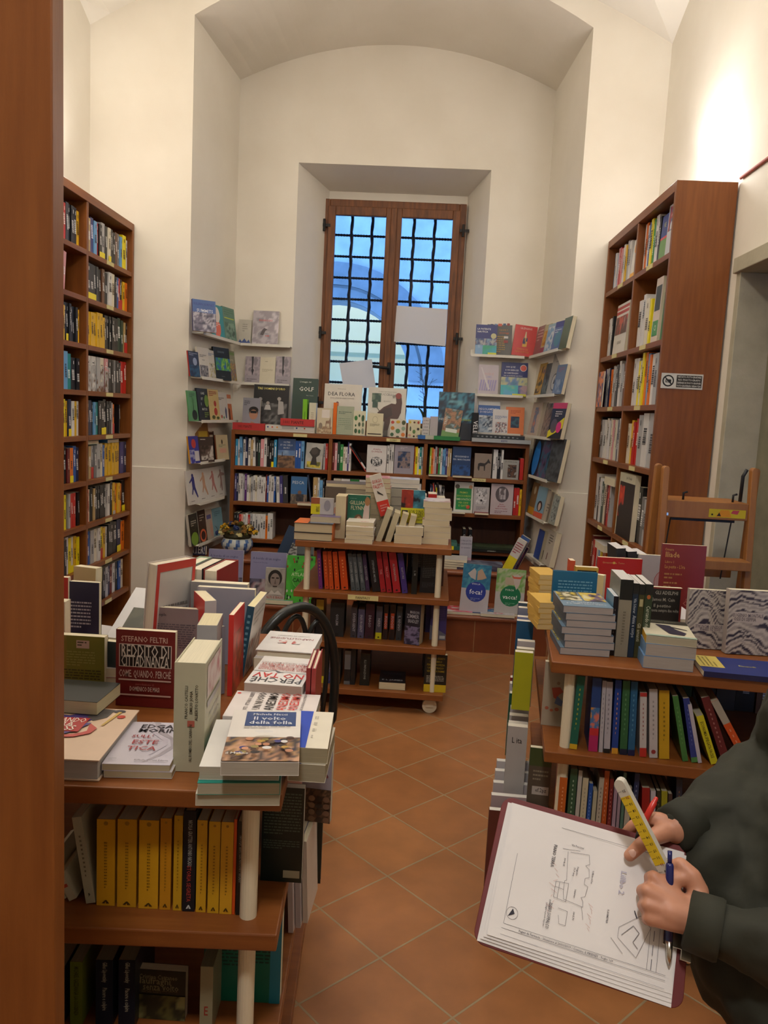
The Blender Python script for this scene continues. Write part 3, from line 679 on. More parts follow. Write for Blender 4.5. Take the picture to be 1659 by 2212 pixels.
facebook(T_RC, 1.19, .035, RZ[0], .17, .275, .035, 'c4c8cc', 'tall pale book with a red badge, top shelf of the right bookcase', GR, lean=.03, front=[('n', .05, .5, .95, .97, ['c4c8cc', 'a02830', '305888', 'd8d8d8'], 9, 3), ('t', .6, .42, .03, 'PA', '24406c'), ('t', .6, .3, .05, 'V', '24406c')])
facebook(T_RC, 1.05, .04, RZ[1], .12, .36, .02, 'd8c8b8', 'white and black cookbook, second shelf of the right bookcase', GR, lean=.03, front=[('r', .1, .5, .9, .88, '203020'), ('r', .1, .12, .9, .35, '3a9048'), ('t', .5, .24, .03, 'CI', 'e0e8d0')])
facebook(T_RC, 1.19, .05, RZ[1], .14, .27, .02, '2a7c3c', 'green book at the near end of the second shelf, right bookcase', GR, lean=.03, front=[('t', .5, .6, .03, 'C', 'e0e8d0')])
facebook(T_RC, .03, .0, RZ[2], .14, .24, .01, '303c7c', 'blue picture book with orange shapes, third shelf, right bookcase', GR, lean=.02, front=[('n', 0, 0, 1, 1, ['28346c', '28346c', 'e07838', 'c8d0d8'], 4, 3)])
flatbook(T_RC, .36, .02, RZ[4]+.275, .26, .18, .05, 'e0d8c8', 'thick white volume lying across the fifth row, right bookcase', GR)
flatbook(T_RC, .33, .0, RZ[5]+.26, .24, .18, .045, 'dcd8d4', 'white boxed book lying on the lowest visible row, right bookcase', GR)
# poster-like tall book with a dark picture at the divider
facebook(T_RC, .75, .012, RZ[4], .34, .38, .03, 'c8c4ac', 'large framed-look art book with red sunset picture, right bookcase', GR, lean=.02, front=[('r', .06, .0, 1, .86, '201414'), ('n', .08, .3, .4, .8, ['181010', 'c83820', 'e85028', '281414'], 3, 2), ('t', .6, .93, .018, 'José Piracés', '6a685c')])

KIND[0] = None
# ================================================================== helpers that set a book against a real plane
def loc_on(T, yl, px, py):
    """point of pixel on the plane y=yl of frame T, in local coords"""
    Ti = T.inverted(); o = Ti @ Vector((0, 0, CAMH)); d = (Ti.to_3x3() @ ray(px, py)); t = (yl-o.y)/d.y
    return o+d*t
def pf(T, yl, z, pxl, pxr, pyb, pyt, t, col, label, group=None, lean=.1, roll=0, **kw):
    a = loc_on(T, yl, pxl, pyb); b = loc_on(T, yl, pxr, pyb); w_ = abs(b.x-a.x); top = loc_on(T, yl, (pxl+pxr)/2, pyt); h = (top.z-z)/math.cos(lean)
    ax, ang = min(a.x, b.x), 0
    if w_ > .80*h and T in T_LJ+T_RJ:
        w0 = w_; w_ = max(.12, .78*h); near_left = T in T_LJ; best = None
        for i in range(46):
            g_ = math.radians(i); dx, dy = w_*math.cos(g_), -w_*math.sin(g_)
            e = T @ (Vector((ax+dx, yl+dy, z)) if near_left else Vector((max(a.x, b.x)-dx, yl+dy, z)))
            q = e-Vector((0, 0, CAMH)); px_ = 829.5+FPX*q.dot(RT)/q.dot(FWD); er = abs(px_-(pxr if near_left else pxl))
            if best is None or er < best[0]: best = (er, g_)
        ang = best[1]
        if near_left: ang = -ang
        else: ax, yl = max(a.x, b.x)-w_*math.cos(ang), yl-w_*math.sin(ang)
    B = T @ Matrix.Translation((ax, yl, z+.0006)) @ Matrix.Rotation(ang, 4, 'Z') @ Matrix.Rotation(-lean, 4, 'X') @ Matrix.Rotation(roll, 4, 'Y')
    return book(w_, h, t, col, B, label, group, zf=(T @ Vector((0, 0, z))).z, **kw)
def rowpx(spec, T, yl, z, pxa, pxb, py, where, group, **kw):
    a = loc_on(T, yl, pxa, py); b = loc_on(T, yl, pxb, py)
    if T == T_BC:
        for x0_, x1_ in ((.03, .777), (.81, 1.532), (1.565, 2.33)):
            m_ = (a.x+b.x)/2
            if x0_-.03 < m_ < x1_+.03: a.x = max(a.x, x0_); b.x = min(b.x, x1_)
    return row(spec, T, a.x, b.x, z, where, group, y0=yl, **kw)
def lie(cx, cy, z, W, D, t, rz, turn, col, label, group=None, **kw):
    w_, h = (W, D) if turn % 180 == 0 else (D, W)
    B = Matrix.Translation((cx, cy, z+t+.0004)) @ Matrix.Rotation(rz+math.radians(turn), 4, 'Z') @ Matrix.Translation((-w_/2, -h/2, 0)) @ Matrix.Rotation(-PI/2, 4, 'X')
    return book(w_, h, t, col, B, label, group, **kw)
def liepx(z, t, FL, FR, depth, turn, col, label, group=None, **kw):
    a = onZ(FL[0], FL[1], z); b = onZ(FR[0], FR[1], z); u = (b-a); W = u.length; rz = math.atan2(u.y, u.x); n_ = Vector((-math.sin(rz), math.cos(rz), 0))
    c = a+u*.5+n_*depth/2
    return lie(c.x, c.y, z, W, depth, t, rz, turn, col, label, group, **kw)
def lines(x0, y0, x1, y1, n_, c): return ('L', x0, y0, x1, y1, n_, c)
def photo(x0, y0, x1, y1, cs, sd, scl=3): return ('n', x0, y0, x1, y1, cs, sd, scl)
KIND[0] = None
GB = 'books in the low bookcase on the window seat'
KIND[0] = 'nature_book'
W1, W2, W3 = 'low bookcase top shelf', 'low bookcase second shelf', 'low bookcase bottom shelf'
R = lambda s_, a, b, py, zi, where, **kw: rowpx(s_, T_BC, .03, BZ[zi], a, b, py, where, GB, depth=.14, **kw)
F = lambda zi, a, b, pb, pt, t, col, lab, **kw: pf(T_BC, .02, BZ[zi], a, b, pb, pt, t, col, lab, 'cover-out books in the low bookcase', **kw)
R('q321 w321 s423< w321 n423< w322 a321 w423< k322 f321 i522 w423 k322 k321 k321Y q422', 506, 597, 1005, 0, 'in left bay, '+W1)
F(0, 599, 636, 1007, 948, .02, '34507e', 'blue cover of a lone walker on rocks, left bay of the low bookcase', lean=.05, front=[('n', 0, 0, 1, .42, ['4a3a34', '8a6a50', '3a3038'], 3, 4), ('n', 0, .42, 1, .6, ['88a0c0', '5a7aa8'], 5, 2), ('t', .5, .88, .013, 'OLTRE', 'c0c8d8'), ('t', .5, .78, .013, "E' UN CIELO", 'c0c8d8'), ('t', .5, .68, .013, 'IN PIU', 'c0c8d8'), ('p', [(.24, .38), (.29, .38), (.28, .55), (.25, .55)], '20202c')])
R('b422 b422 s422', 636, 656, 1010, 0, 'beside the lone walker cover, '+W1)
F(0, 658, 695, 1012, 958, .015, 'b8b6ae', 'pale cover with a dark knotted tree, low bookcase', lean=.05, roll=.04, front=[('n', 0, 0, 1, 1, ['aaa9a4', 'bcbab4'], 8, 2), ('n', .1, .05, .9, .28, ['a8a040', 'd0c048', '6a6a38'], 5, 4), ('p', [(.3, .15), (.7, .15), (.62, .45), (.8, .55), (.85, .75), (.6, .85), (.35, .8), (.2, .62), (.4, .45)], '3a3634'), ('c', .5, .68, .2, '4a4440')])
R('l321 r421', 697, 707, 1014, 0, 'right end of left bay, '+W1)
R('m322 i422 f423 e521 c319 w319 v223 w322', 715, 757, 1018, 0, 'left part of middle bay, '+W1)
# leaning volume
o = T_BC @ Matrix.Translation((1.095, .03, BZ[0]+.012)) @ Matrix.Rotation(-.62, 4, 'Y') @ Matrix.Rotation(PI/2, 4, 'Z'); book(.14, .24, .018, 'k', o, 'black book with a red and white edge leaning steeply, middle bay of the low bookcase', GB, spine=[('r', 0, 0, .3, 1, 'c8392e'), ('r', .3, .1, 1, .35, 'd8d4d0')])
F(0, 791, 833, 1020, 962, .02, 'd6d2d0', 'white cover with a black and white emblem, middle bay of the low bookcase', lean=.05, front=[('t', .5, .84, .012, 'PUNTO', 'a8404c'), ('t', .5, .76, .012, 'DI SVOLTA', 'a8404c'), ('c', .5, .4, .3, '2c2c30', .24), ('n', .28, .25, .72, .55, ['e0dede', '303034', 'd8d8d8', '404044'], 6, 9), ('t', .5, .1, .008, 'fitra', '505058')])
R('w422 w423 w423', 834, 849, 1020, 0, 'right of the emblem cover, '+W1)
F(0, 850, 892, 1024, 962, .02, '9a94a0', 'grey cover with a dark blue mountain photo, middle bay of the low bookcase', lean=.05, front=[('n', .18, .2, .82, .78, ['24304c', '34486c', '8c7a78', '28344c'], 12, 4), ('L', .3, .85, .7, .95, 2, 'c0bcc4')])
R('o222 Y522Y c421 t522Y w322', 893, 917, 1026, 0, 'right part of middle bay, '+W1)
R('z422 o422 h321 l423 m422 e422 w422 s321 s422 v422 a422 a422', 926, 973, 1028, 0, 'left part of right bay, '+W1)
F(0, 975, 1015, 1028, 966, .02, '1c3c6a', 'deep blue sailing guide cover, right bay of the low bookcase', lean=.05, front=[('t', .5, .68, .014, 'VEGGIANDO', 'c0c8d8'), ('t', .5, .58, .012, 'PER I MARI ITALIANI', 'c0c8d8'), ('n', 0, 0, 1, .4, ['1a3560', '24508c', '142c54'], 7, 4)])
F(0, 1023, 1060, 1032, 980, .015, '8c7c70', 'brown-grey cover with a donkey, right bay of the low bookcase', lean=.05, front=[('p', [(.25, .3), (.3, .3), (.32, .48), (.55, .48), (.58, .3), (.63, .3), (.64, .52), (.8, .62), (.95, .6), (.9, .68), (.8, .8), (.72, .68), (.6, .6), (.35, .62), (.22, .58), (.2, .4)], '2e2826')])
R('w423 w423 k320 k320 w423', 1063, 1085, 1036, 0, 'between donkey and dog covers, '+W1)
F(0, 1085, 1119, 1038, 994, .015, '9c9a94', 'grey cover with a shaggy dog, right bay of the low bookcase', lean=.05, front=[('t', .5, .9, .014, 'FUORI DAI', '6a6864'), ('n', .3, .1, .85, .75, ['9c9a94', '3a2a20', '6a4a34', '2c201a'], 11, 5)])
R('r517n', 1121, 1134, 1042, 0, 'right end of right bay, '+W1)
R('v322 n322 w422 w422 l321 p422 w421 c319 l420 w421 c321 w320 w421 w420 w420 m222 b321 w422 w521 b321', 505, 594, 1083, 1, 'in left bay, '+W2)
R('w321< v322< d522<', 597, 622, 1086, 1, 'leaning beside the fishing book, '+W2)
F(1, 627, 662, 1085, 1030, .02, '3a6ca0', 'blue fishing book cover with a man on a shore, low bookcase', lean=.05, front=[('n', 0, 0, 1, .35, ['5a5048', '8a7868', '3a3838'], 2, 4), ('t', .45, .78, .024, 'PESCA', 'c8d0d8'), ('c', .55, .42, .12, '7a5a48'), ('n', .35, .1, .8, .36, ['2a2a30', '3c3c44'], 4, 3)])
o = T_BC @ Matrix.Translation((.66, .01, BZ[1]+.001)) @ Matrix.Rotation(-.14, 4, 'Y') @ Matrix.Rotation(PI/2, 4, 'Z'); book(.14, .24, .01, '30405c', o, 'thin slate-blue book leaning before the fishing cover, low bookcase', GB, zf=BZ[1])
R('a822 w322 s620 k321', 675, 700, 1088, 1, 'right end of left bay, '+W2, titles={0: 'MILAN', 2: 'CALCIO'})
liepx_ = lie(-.83, 6.20, BZ[1], .14, .12, .02, 0, 0, 'b08a78', 'small cream paperback lying in front of the fishing book', GB)
R('c422 w522 e522 w422 l322 w422 c321 n322 e722 c522 w421', 718, 915, 1102, 1, 'in middle bay, '+W2)
R('n421 n220 w319 w321 Y319 w321 w321 w321 k420 k320', 926, 958, 1105, 1, 'left part of right bay, '+W2)
for k, (c, L_) in enumerate((('r', 'red and black'), ('k', 'black horse'))):
    o = T_BC @ Matrix.Translation((1.675+.03*k, .03, BZ[1]+.001)) @ Matrix.Rotation(-.17, 4, 'Y') @ Matrix.Rotation(PI/2, 4, 'Z'); book(.14, .225, .018, 'k', o, '%s book leaning left in the right bay of the low bookcase' % L_, GB, zf=BZ[1], spine=[('r', 0, 0, .45, 1, 'c8392e')] if k == 0 else [('t', .5, .5, .009, 'I CAVALLI', 'd8d8d8', .8, -PI/2)])
F(1, 979, 1020, 1108, 1042, .02, 'd0d0c8', 'green first aid book for dogs and cats, right bay of the low bookcase', lean=.05, front=[('r', .1, .1, .9, .8, '2c8c4c'), ('c', .15, .85, .12, '60584c'), ('c', .85, .85, .1, 'b89070'), ('c', .75, .2, .1, 'd04838'), ('t', .5, .66, .016, 'PRIMO', 'c0d060'), ('t', .5, .55, .015, 'SOCCORSO', 'c0d060'), ('t', .5, .44, .016, 'OMEOPATICO', 'd8e4c0'), ('t', .5, .33, .013, 'PER CANI', 'c0d060'), ('t', .5, .23, .015, 'E GATTI', 'c0d060')])
F(1, 1021, 1055, 1108, 1053, .02, 'b6b2b4', 'grey cover with a white wolf face, right bay of the low bookcase', lean=.05, front=[('n', .15, .35, .85, .95, ['c4c2c4', '9a989c', 'dcdadc', 'b0aeb2'], 5, 5), ('p', [(.2, .95), (.3, .8), (.15, .75)], '8a888c'), ('p', [(.8, .95), (.7, .8), (.85, .75)], '8a888c'), ('c', .36, .68, .04, '34302c'), ('c', .64, .68, .04, '34302c'), ('c', .5, .5, .07, '302828'), ('L', .2, .12, .8, .28, 3, '8a868c')])
F(1, 1058, 1106, 1112, 1046, .02, 'bfb0b4', 'pink-grey cover with an oval animal portrait, right bay of the low bookcase', lean=.05, front=[('c', .5, .66, .3, '5c5458', .36), ('n', .36, .5, .66, .85, ['6a6064', 'b8b0b4', '8a8286'], 3, 4), ('t', .5, .34, .010, 'Anche', '9c2c38'), ('t', .5, .27, .011, 'gli animali', '9c2c38'), ('t', .5, .2, .010, 'vanno in Paradiso', '9c2c38'), ('L', .2, .04, .8, .14, 2, '907078')])
R('r422 r422 y321', 1107, 1127, 1115, 1, 'right end of right bay, '+W2)
lie(.35, 6.2, BZ[1], .16, .1, .012, 0, 0, 'c8c4c4', 'thin pale booklet lying under the wolf cover, low bookcase', GB)
lie(.56, 6.2, BZ[1], .11, .1, .016, 0, 0, '8c3038', 'small maroon book lying under the oval portrait cover', GB)
lie(.10+.1, 6.2, BZ[0], .15, .1, .012, 0, 0, '6a6a68', 'thin grey booklet lying below the sailing guide', GB)
lie(.39, 6.2, BZ[0], .15, .1, .012, 0, 0, 'a07c54', 'thin tan booklet lying below the donkey cover', GB)
R('k420 d420 r319 h319 w319 w420 r319 l420 w420 w420 w420 w420 w420 o319 w421 w421', 503, 588, 1160, 2, 'in left bay, '+W3)
b3 = 'in the right bay, '+W3
o = T_BC @ Matrix.Translation((1.905, .02, BZ[2]+.001)) @ Matrix.Rotation(PI/2, 4, 'Z'); book(.14, .17, .022, 'k', o, 'black horse guide standing on the bottom shelf, left of its twin', GB, spine=[('t', .5, .5, .016, 'CAVALLI', 'e0e0e0', .85, -PI/2)])
o = T_BC @ Matrix.Translation((1.955, .02, BZ[2]+.001)) @ Matrix.Rotation(PI/2, 4, 'Z'); book(.14, .17, .024, 'k', o, 'black horse guide standing on the bottom shelf, right of its twin', GB, spine=[('t', .5, .5, .016, 'CAVALLI', 'e0e0e0', .85, -PI/2)])
lie(.27, 6.27, BZ[2], .30, .14, .03, 0, 90, '2f6058', 'dark green volume lying low in the right bay of the low bookcase', GB, spine=[('r', 0, .2, 1, .38, 'Y')])
lie(.255, 6.27, BZ[2]+.031, .26, .14, .03, 0, 90, '4a7a70', 'grey-green volume lying atop the dark green one, low bookcase', GB)
lie(.66, 6.28, BZ[2], .38, .2, .02, 0, 90, '14160f', 'black photo book lying at the right of the bottom shelf', GB, hard=True, spine=[('t', .5, .5, .009, 'APPENNINO', 'c8ccc0', .5, -PI/2)])
lie(.66, 6.28, BZ[2]+.021, .38, .19, .02, 0, 90, '2a3424', 'dark mossy picture book on top of the black photo book', GB, hard=True, front=[('n', 0, 0, 1, 1, ['28321f', '46543c', '1a2216'], 4, 4)])
# ---------------- on top of the low bookcase
ZB = 1.446; GT = 'books displayed on top of the low bookcase'
Fp = lambda yl, a, b, pb, pt, t, col, lab, **kw: pf(T_BC, yl, ZB, a, b, pb, pt, t, col, lab, GT, **kw)
Fp(.17, 545, 620, 905, 832, .02, '1a1a1c', 'black cover of three men working, leftmost large book atop the bookcase', lean=.12, hard=True, front=[('t', .5, .92, .018, "TRE UOMINI D'ORO", 'e8e080'), ('n', .03, .12, .97, .6, ['1a1a1c', '3c3c3c', '707070', '242424'], 21, 5), ('c', .2, .68, .055, '8a8480'), ('c', .42, .6, .05, '9c9690'), ('c', .74, .7, .055, 'a8a29c'), ('p', [(.72, .35), (.9, .38), (.86, .64), (.72, .66)], 'a6a4a2'), ('p', [(.1, .5), (.3, .52), (.26, .64), (.12, .64)], '6a6866'), ('p', [(.32, .45), (.52, .45), (.48, .56), (.36, .56)], 'b8b6b4')])
Fp(.09, 523, 561, 905, 860, .02, '8a8a94', 'grey cover of a man in dark glasses, low bookcase top', lean=.1, front=[('c', .62, .55, .26, '4a342c', .32), ('c', .62, .62, .27, '1c1614', .2), ('c', .62, .48, .24, 'a87c64', .28), ('r', .44, .52, .8, .6, '141214'), ('p', [(.35, 0), (.7, 0), (.72, .22), (.5, .26)], 'a07660'), ('L', .08, .75, .4, .92, 3, '50505a')])
Fp(.13, 628, 682, 905, 818, .035, '1e3a30', 'dark green golf book leaning back, low bookcase top', lean=.16, hard=True, front=[('t', .55, .8, .034, 'GOLF', 'd8d8d0'), ('t', .5, .93, .012, "L'omaggio del", 'c8ccc0'), ('t', .7, .68, .007, 'Mario Camicia', 'a8b0a8')])
lie(-1.32, 6.30, ZB, .26, .17, .055, .0, 90, 'b83434', 'fat red plant encyclopedia lying at the left end of the low bookcase top', GT, hard=True, spine=[('t', .5, .62, .022, '1001 PIANTE', '3a1414', .42, -PI/2)])
lie(-.99, 6.29, ZB, .39, .17, .016, 0, 90, 'd0ccc4', 'white volume lying lowest beside the fat red encyclopedia', GT)
lie(-.99, 6.29, ZB+.017, .39, .17, .034, 0, 90, 'cfcac4', 'white volume with coloured flowers on its spine lying atop the bookcase', GT, spine=[('c', .5, .95, .2, '3a508c'), ('c', .5, .86, .2, 'c85848'), ('c', .5, .76, .2, 'd8943c'), ('r', .2, .42, .8, .66, 'aaa8a4'), ('c', .5, .36, .2, '2c4c80'), ('c', .5, .2, .2, 'b85838')])
lie(-.93, 6.28, ZB+.052, .27, .17, .055, 0, 90, 'c03838', 'fat red plant encyclopedia lying on top of the white volumes', GT, hard=True, spine=[('t', .5, .62, .024, '1001 PIANTE', '3a1414', .6, -PI/2)])
def standp(px, py, yl, t, h, d, col, lab, rz=PI/2, **kw):
    a = loc_on(T_BC, yl, px, py); B = T_BC @ Matrix.Translation((a.x+t, yl, ZB+.0006)) @ Matrix.Rotation(rz, 4, 'Z'); return book(d, h, t, col, B, lab, GT, **kw)
standp(652, 934, .04, .035, .265, .085, '7ac028', 'lime green book standing spine-out atop the low bookcase', spine=[('t', .5, .45, .01, 'GIARDINAGGIO', '3a5c18', .5, -PI/2)])
standp(666, 935, .04, .055, .24, .08, 'd2d0b8', 'pale cream book standing spine-out beside the lime green one', spine=[('L', .3, .3, .7, .7, 6, '9a9880')])
Fp(.03, 683, 717, 938, 882, .02, 'ccc0a4', 'cream cover with zebra and donkey drawings atop the bookcase', lean=.07, front=[('r', .3, .62, .8, .94, 'dcd4cc'), ('n', .05, .02, .95, .28, ['c8b898', '8a6a50', 'b8a080'], 6, 5), ('p', [(.55, .2), (.6, .2), (.62, .4), (.8, .4), (.82, .2), (.88, .2), (.9, .48), (.86, .68), (.78, .52), (.58, .5)], '9a7c68'), ('c', .25, .3, .12, '8a7c6c', .2)])
standp(718, 938, .03, .028, .25, .16, 'e06c14', 'orange spine standing between the zebra and green covers')
Fp(.02, 726, 762, 940, 878, .025, 'a4ac94', 'sage green cover with grey script atop the bookcase', lean=.06, front=[('L', .1, .72, .9, .82, 2, '50685c'), ('L', .1, .1, .9, .6, 7, '8a9880'), ('n', 0, 0, .5, .3, ['a4ac94', '94a088'], 3, 3)])
Fp(.015, 762, 788, 942, 888, .03, 'd4d0b4', 'cream cover with green leaf shapes atop the bookcase', lean=.05, front=[('c', .2+.0, .7, .13, '3c7c3c', .2), ('c', .48, .8, .07, '2c6434', .12), ('c', .78, .7, .12, '3a5c3c', .28), ('c', .2, .4, .06, '2c5430', .1), ('c', .5, .45, .1, '4a5c40', .18), ('c', .8, .45, .08, '5a7050', .2), ('c', .22, .18, .12, '3c5c3c', .2), ('c', .52, .16, .1, '3a7040', .18), ('c', .8, .18, .1, '84907c', .25)])
Fp(.12, 696, 777, 938, 830, .02, 'cdc7bc', 'large ivory orchid book with a pink flower stem', lean=.14, hard=True, front=[('t', .46, .80, .030, 'DEA FLORA', '3c3838'), ('t', .46, .9, .008, 'Andrea Jonson', '70685c'), ('t', .48, .715, .010, 'piante e fiori dei cinque continenti', '70685c'), ('c', .36, .62, .035, '5c2c34'), ('c', .34, .54, .035, '7c3c48'), ('c', .42, .49, .04, '8c4454'), ('c', .42, .42, .035, '6c2c3c'), ('c', .52, .38, .05, 'b06080'), ('c', .46, .34, .05, 'a85078'), ('p', [(.37, .62), (.38, .62), (.44, .36), (.43, .36)], '5c3c34')])
Fp(.115, 791, 873, 942, 838, .02, 'cbc6ba', 'large ivory bird book with a brown eagle cover', lean=.14, hard=True, front=[('t', .5, .915, .009, 'STORIA NATURALE DEGLI', '8a8478'), ('t', .5, .86, .018, 'UCCELLI', '6a645c'), ('t', .5, .72, .009, 'SELVATICI', '7a746c'), ('n', .1, .7, .34, .88, ['44604c', '2c4838', '6a7c64'], 3, 4), ('n', .12, .58, .26, .74, ['44604c', '2c4838', '5a7058'], 4, 4), ('p', [(.22, .6), (.24, .6), (.36, .48), (.34, .47)], '5a5c44'),
('p', [(.26, .48), (.42, .6), (.62, .68), (.84, .66), (.88, .5), (.82, .38), (.66, .28), (.44, .3)], '4a2a1c'), ('p', [(.66, .56), (.75, .7), (.73, .82), (.87, .86), (.9, .7), (.88, .48)], '4c2a1a'), ('p', [(.44, .06), (.54, .06), (.62, .32), (.46, .34)], '4c3020'), ('c', .8, .84, .08, '8a3020'), ('p', [(.64, .84), (.72, .87), (.72, .82), (.65, .79)], '8a8478'), ('p', [(.30, .47), (.46, .58), (.62, .6), (.66, .44), (.5, .36)], '38200f'), ('p', [(.44, .0), (.56, .0), (.56, .12), (.46, .12)], '5c5444')])
Fp(.02, 791, 826, 943, 893, .03, 'd4ccac', 'cream cover with a small line portrait, standing before the eagle book', lean=.05, front=[('r', .08, .07, .92, .12, '3c342c'), ('c', .5, .72, .16, 'b8b090', .22), ('c', .5, .72, .13, 'd4ccac', .18), ('L', .2, .42, .8, .55, 3, '9a9278')])
Fp(.02, 841, 876, 946, 906, .03, 'd2ccbc', 'white cover with coloured autumn leaves and a cut orange', lean=.05, front=[('c', .16, .82, .1, 'b8483c'), ('c', .5, .85, .13, 'd0a838', .09), ('c', .84, .82, .12, '4c5434', .14), ('c', .17, .5, .12, 'c07c34'), ('c', .5, .35, .14, '4c7c54'), ('c', .84, .5, .12, '94a88c'), ('c', .15, .15, .11, '3c6044'), ('c', .5, .04, .1, '505848', .05), ('c', .83, .16, .12, 'd87c38')])
Fp(.02, 880, 907, 947, 907, .03, 'cec6a8', 'cream cover with small insects and plants', lean=.05, front=[('c', .15, .85, .1, 'c8b040'), ('c', .5, .85, .08, '5c4030'), ('c', .82, .85, .08, 'b04030', .12), ('c', .2, .5, .06, '505848', .2), ('c', .5, .35, .12, '5c8048', .16), ('c', .82, .5, .1, '34302c'), ('c', .15, .15, .12, 'c89080', .08), ('c', .5, .1, .08, '3c2c28'), ('c', .8, .12, .1, '8a8070')])
for k in range(2):
    Fp(.03+.002*k, 911+k*16, 926+k*18, 948, 902-k*2, .04, ['c2bcbc', 'b0a8ac'][k], ['white hand-lettered booklet', 'mauve-grey booklet'][k]+' standing beside the orchid pot, atop the bookcase', lean=.04, front=[('t', .5, .85-.15*i, .01, s_, '605860') for i, s_ in enumerate(('CURA', 'LA TUA', 'CASA', 'DI SOLI', 'FIORI'))] if k == 0 else [])
Fp(.15, 944, 1021, 945, 848, .03, '14283a', 'large dark blue underwater book with glowing fronds', lean=.12, hard=True, front=[('n', 0, .35, 1, 1, ['0e1c2e', '12344c', '3a7c94', '0e1c2e', '6aa4b4'], 15, 5), ('n', 0, 0, 1, .35, ['0c1626', '101c34'], 3, 3), ('t', .3, .52, .024, 'VITA', 'c8d0d4'), ('t', .2, .42, .018, 'NEL BLU', 'c8d0d4'), ('t', .75, .42, .02, 'profondo', '9cb43c')])
Fp(.02, 952, 990, 940, 886, .02, '6a7c5c', 'tree photo cover with a green base and white sticker', lean=.12, roll=.12, front=[('n', 0, .25, 1, 1, ['7c5c48', 'a87c5c', '4c5c54', '90a4ac'], 8, 4), ('r', 0, 0, 1, .25, '6a9050'), ('r', .2, .22, .85, .34, 'd0d4cc'), ('t', .14, .6, .02, 'TREES', 'c8ccc0', .5, PI/2)])
o = lie(.05+.14, 6.25, ZB, .33, .17, .03, 0, 90, '2c8048', 'green and blue volume lying before the underwater book', GT, spine=[('r', 0, .82, 1, 1, '2c64a8'), ('r', 0, .62, 1, .82, 'b8b8a8')])
standp(1019, 947, .02, .045, .225, .17, '141416', 'black sailing book standing spine-out beside the underwater book', spine=[('t', .5, .5, .034, 'VELE', 'e8e8e8', .8, -PI/2)])
lie(.68, 6.27, ZB, .46, .2, .03, -.02, 90, 'a4a8ac', 'silver-grey volume lying at the right end of the bookcase top', GT, hard=True, spine=[('t', .5, .45, .014, 'BEPPE', '3c4880', .2, -PI/2)])
lie(.66, 6.27, ZB+.031, .40, .19, .028, -.02, 90, '2a3034', 'dark slate volume lying atop the silver-grey one', GT, hard=True, spine=[('L', .3, .1, .7, .95, 10, '8a9094')])
# sill: orchid in a pot, candles, small things, papers on the glass
root = empty('orchid_pot', onY(915, 905, 6.62)); root.location.z = 1.402; tag(root, 'orchid with bare dark stems in a pot on the window sill', 'potted plant')
b = MB(); b.lathe([(0, 0), (.05, 0), (.06, .1), (.062, .12), (.056, .12), (.05, .09), (0, .09)], n=24); b.obj('pot', M_CREAM, root, smooth=True)
M_LEAF = mat_noise('orchid_leaf', '1c3a1c', '2c5426', 8, .35); M_STEM = mat_noise('dark_stem', '1c2418', '2c3424', 20, .6)
def leaf(b, p0, d, up, L_, W_, n_=8):
    p0 = Vector(p0); d = Vector(d).normalized(); up = Vector(up).normalized(); s_ = d.cross(up).normalized(); k = len(b.v)
    for i in range(n_+1):
        t = i/n_; c_ = p0+d*L_*t+up*(L_*.18*math.sin(PI*t*.9)-L_*.1*t*t); ww = W_*math.sin(PI*min(.98, .06+.94*t))**.7
        b.v += [tuple(c_-s_*ww), tuple(c_-up*ww*.3), tuple(c_+s_*ww)]
    for i in range(n_):
        for j in (0, 1): a = k+i*3+j; b.f.append((a, a+1, a+4, a+3)); b.c.append([lin('e')]*4); b.m.append(0)
for (d, L_) in (((-.25, 0, 1), .2), ((.8, 0, .35), .16), ((-.8, .2, .1), .12), ((.6, .3, .6), .14)):
    b = MB(); leaf(b, (0, 0, .11), d, (d[2]*.9, -.35, .5), L_, .032); o = b.obj('leaf', M_LEAF, root, smooth=True); so = o.modifiers.new('s', 'SOLIDIFY'); so.thickness = .003
rr = random.Random(3)
for k in range(3):
    b = MB(); pts = [(.01*k, 0, .1)]
    for i in range(1, 14): pts.append((.012*k+.05*math.sin(i*.4+k)*i/14, -.01*k, .1+i*.042*(1-.1*k)))
    b.tube(pts, [.0035-.00015*i for i in range(14)], n=6); 
    for i in (7, 9, 11, 12): b.tube([pts[i], (pts[i][0]+.05*(-1)**i, pts[i][1], pts[i][2]+.03)], .0015, n=5)
    b.obj('stem', M_STEM, root, smooth=True)
for (px, w_, h, c, L_, nm) in ((955, .038, .17, 'e0d4c0', 'pale tube with a red butterfly', 'candle'), (984, .075, .14, 'd8d2c2', 'wide white cylinder candle', 'candle')):
    p = onY(px, 880, 6.70); b = MB(); b.lathe([(0, 0), (w_/1.0*.5+.002, 0), (w_*.5+.004, .006), (w_*.5+.002, h*1.9-.004), (w_*.5-.004, h*1.9), (w_*.38, h*1.9), (w_*.3, h*1.87), (0, h*1.87)], c, n=24)
    if px == 955: b.disc(Matrix.Translation((-.008, -.0235, h*1.6)) @ Matrix.Rotation(PI/2, 4, 'X'), 0, 0, .011, 'b8402c', ry=.025)
    o = b.obj(nm, M_MATTE, smooth=False); o.location = (p.x, 6.66, 1.402); tag(o, L_+' on the right of the window sill', 'candle')
b = MB(); b.lathe([(0, 0), (.03, .0), (.045, .03), (.04, .08), (.022, .11), (.012, .145), (.016, .165), (.006, .2), (0, .2)], n=14); o = b.obj('figurine', mat_noise('ochre_clay', 'a8742c', 'c89040', 20, .6), smooth=True); o.location = (onY(720, 850, 6.72).x, 6.72, 1.402); o.scale = (1, 1, 1.85); tag(o, 'small ochre figure on the left of the window sill', 'figurine')
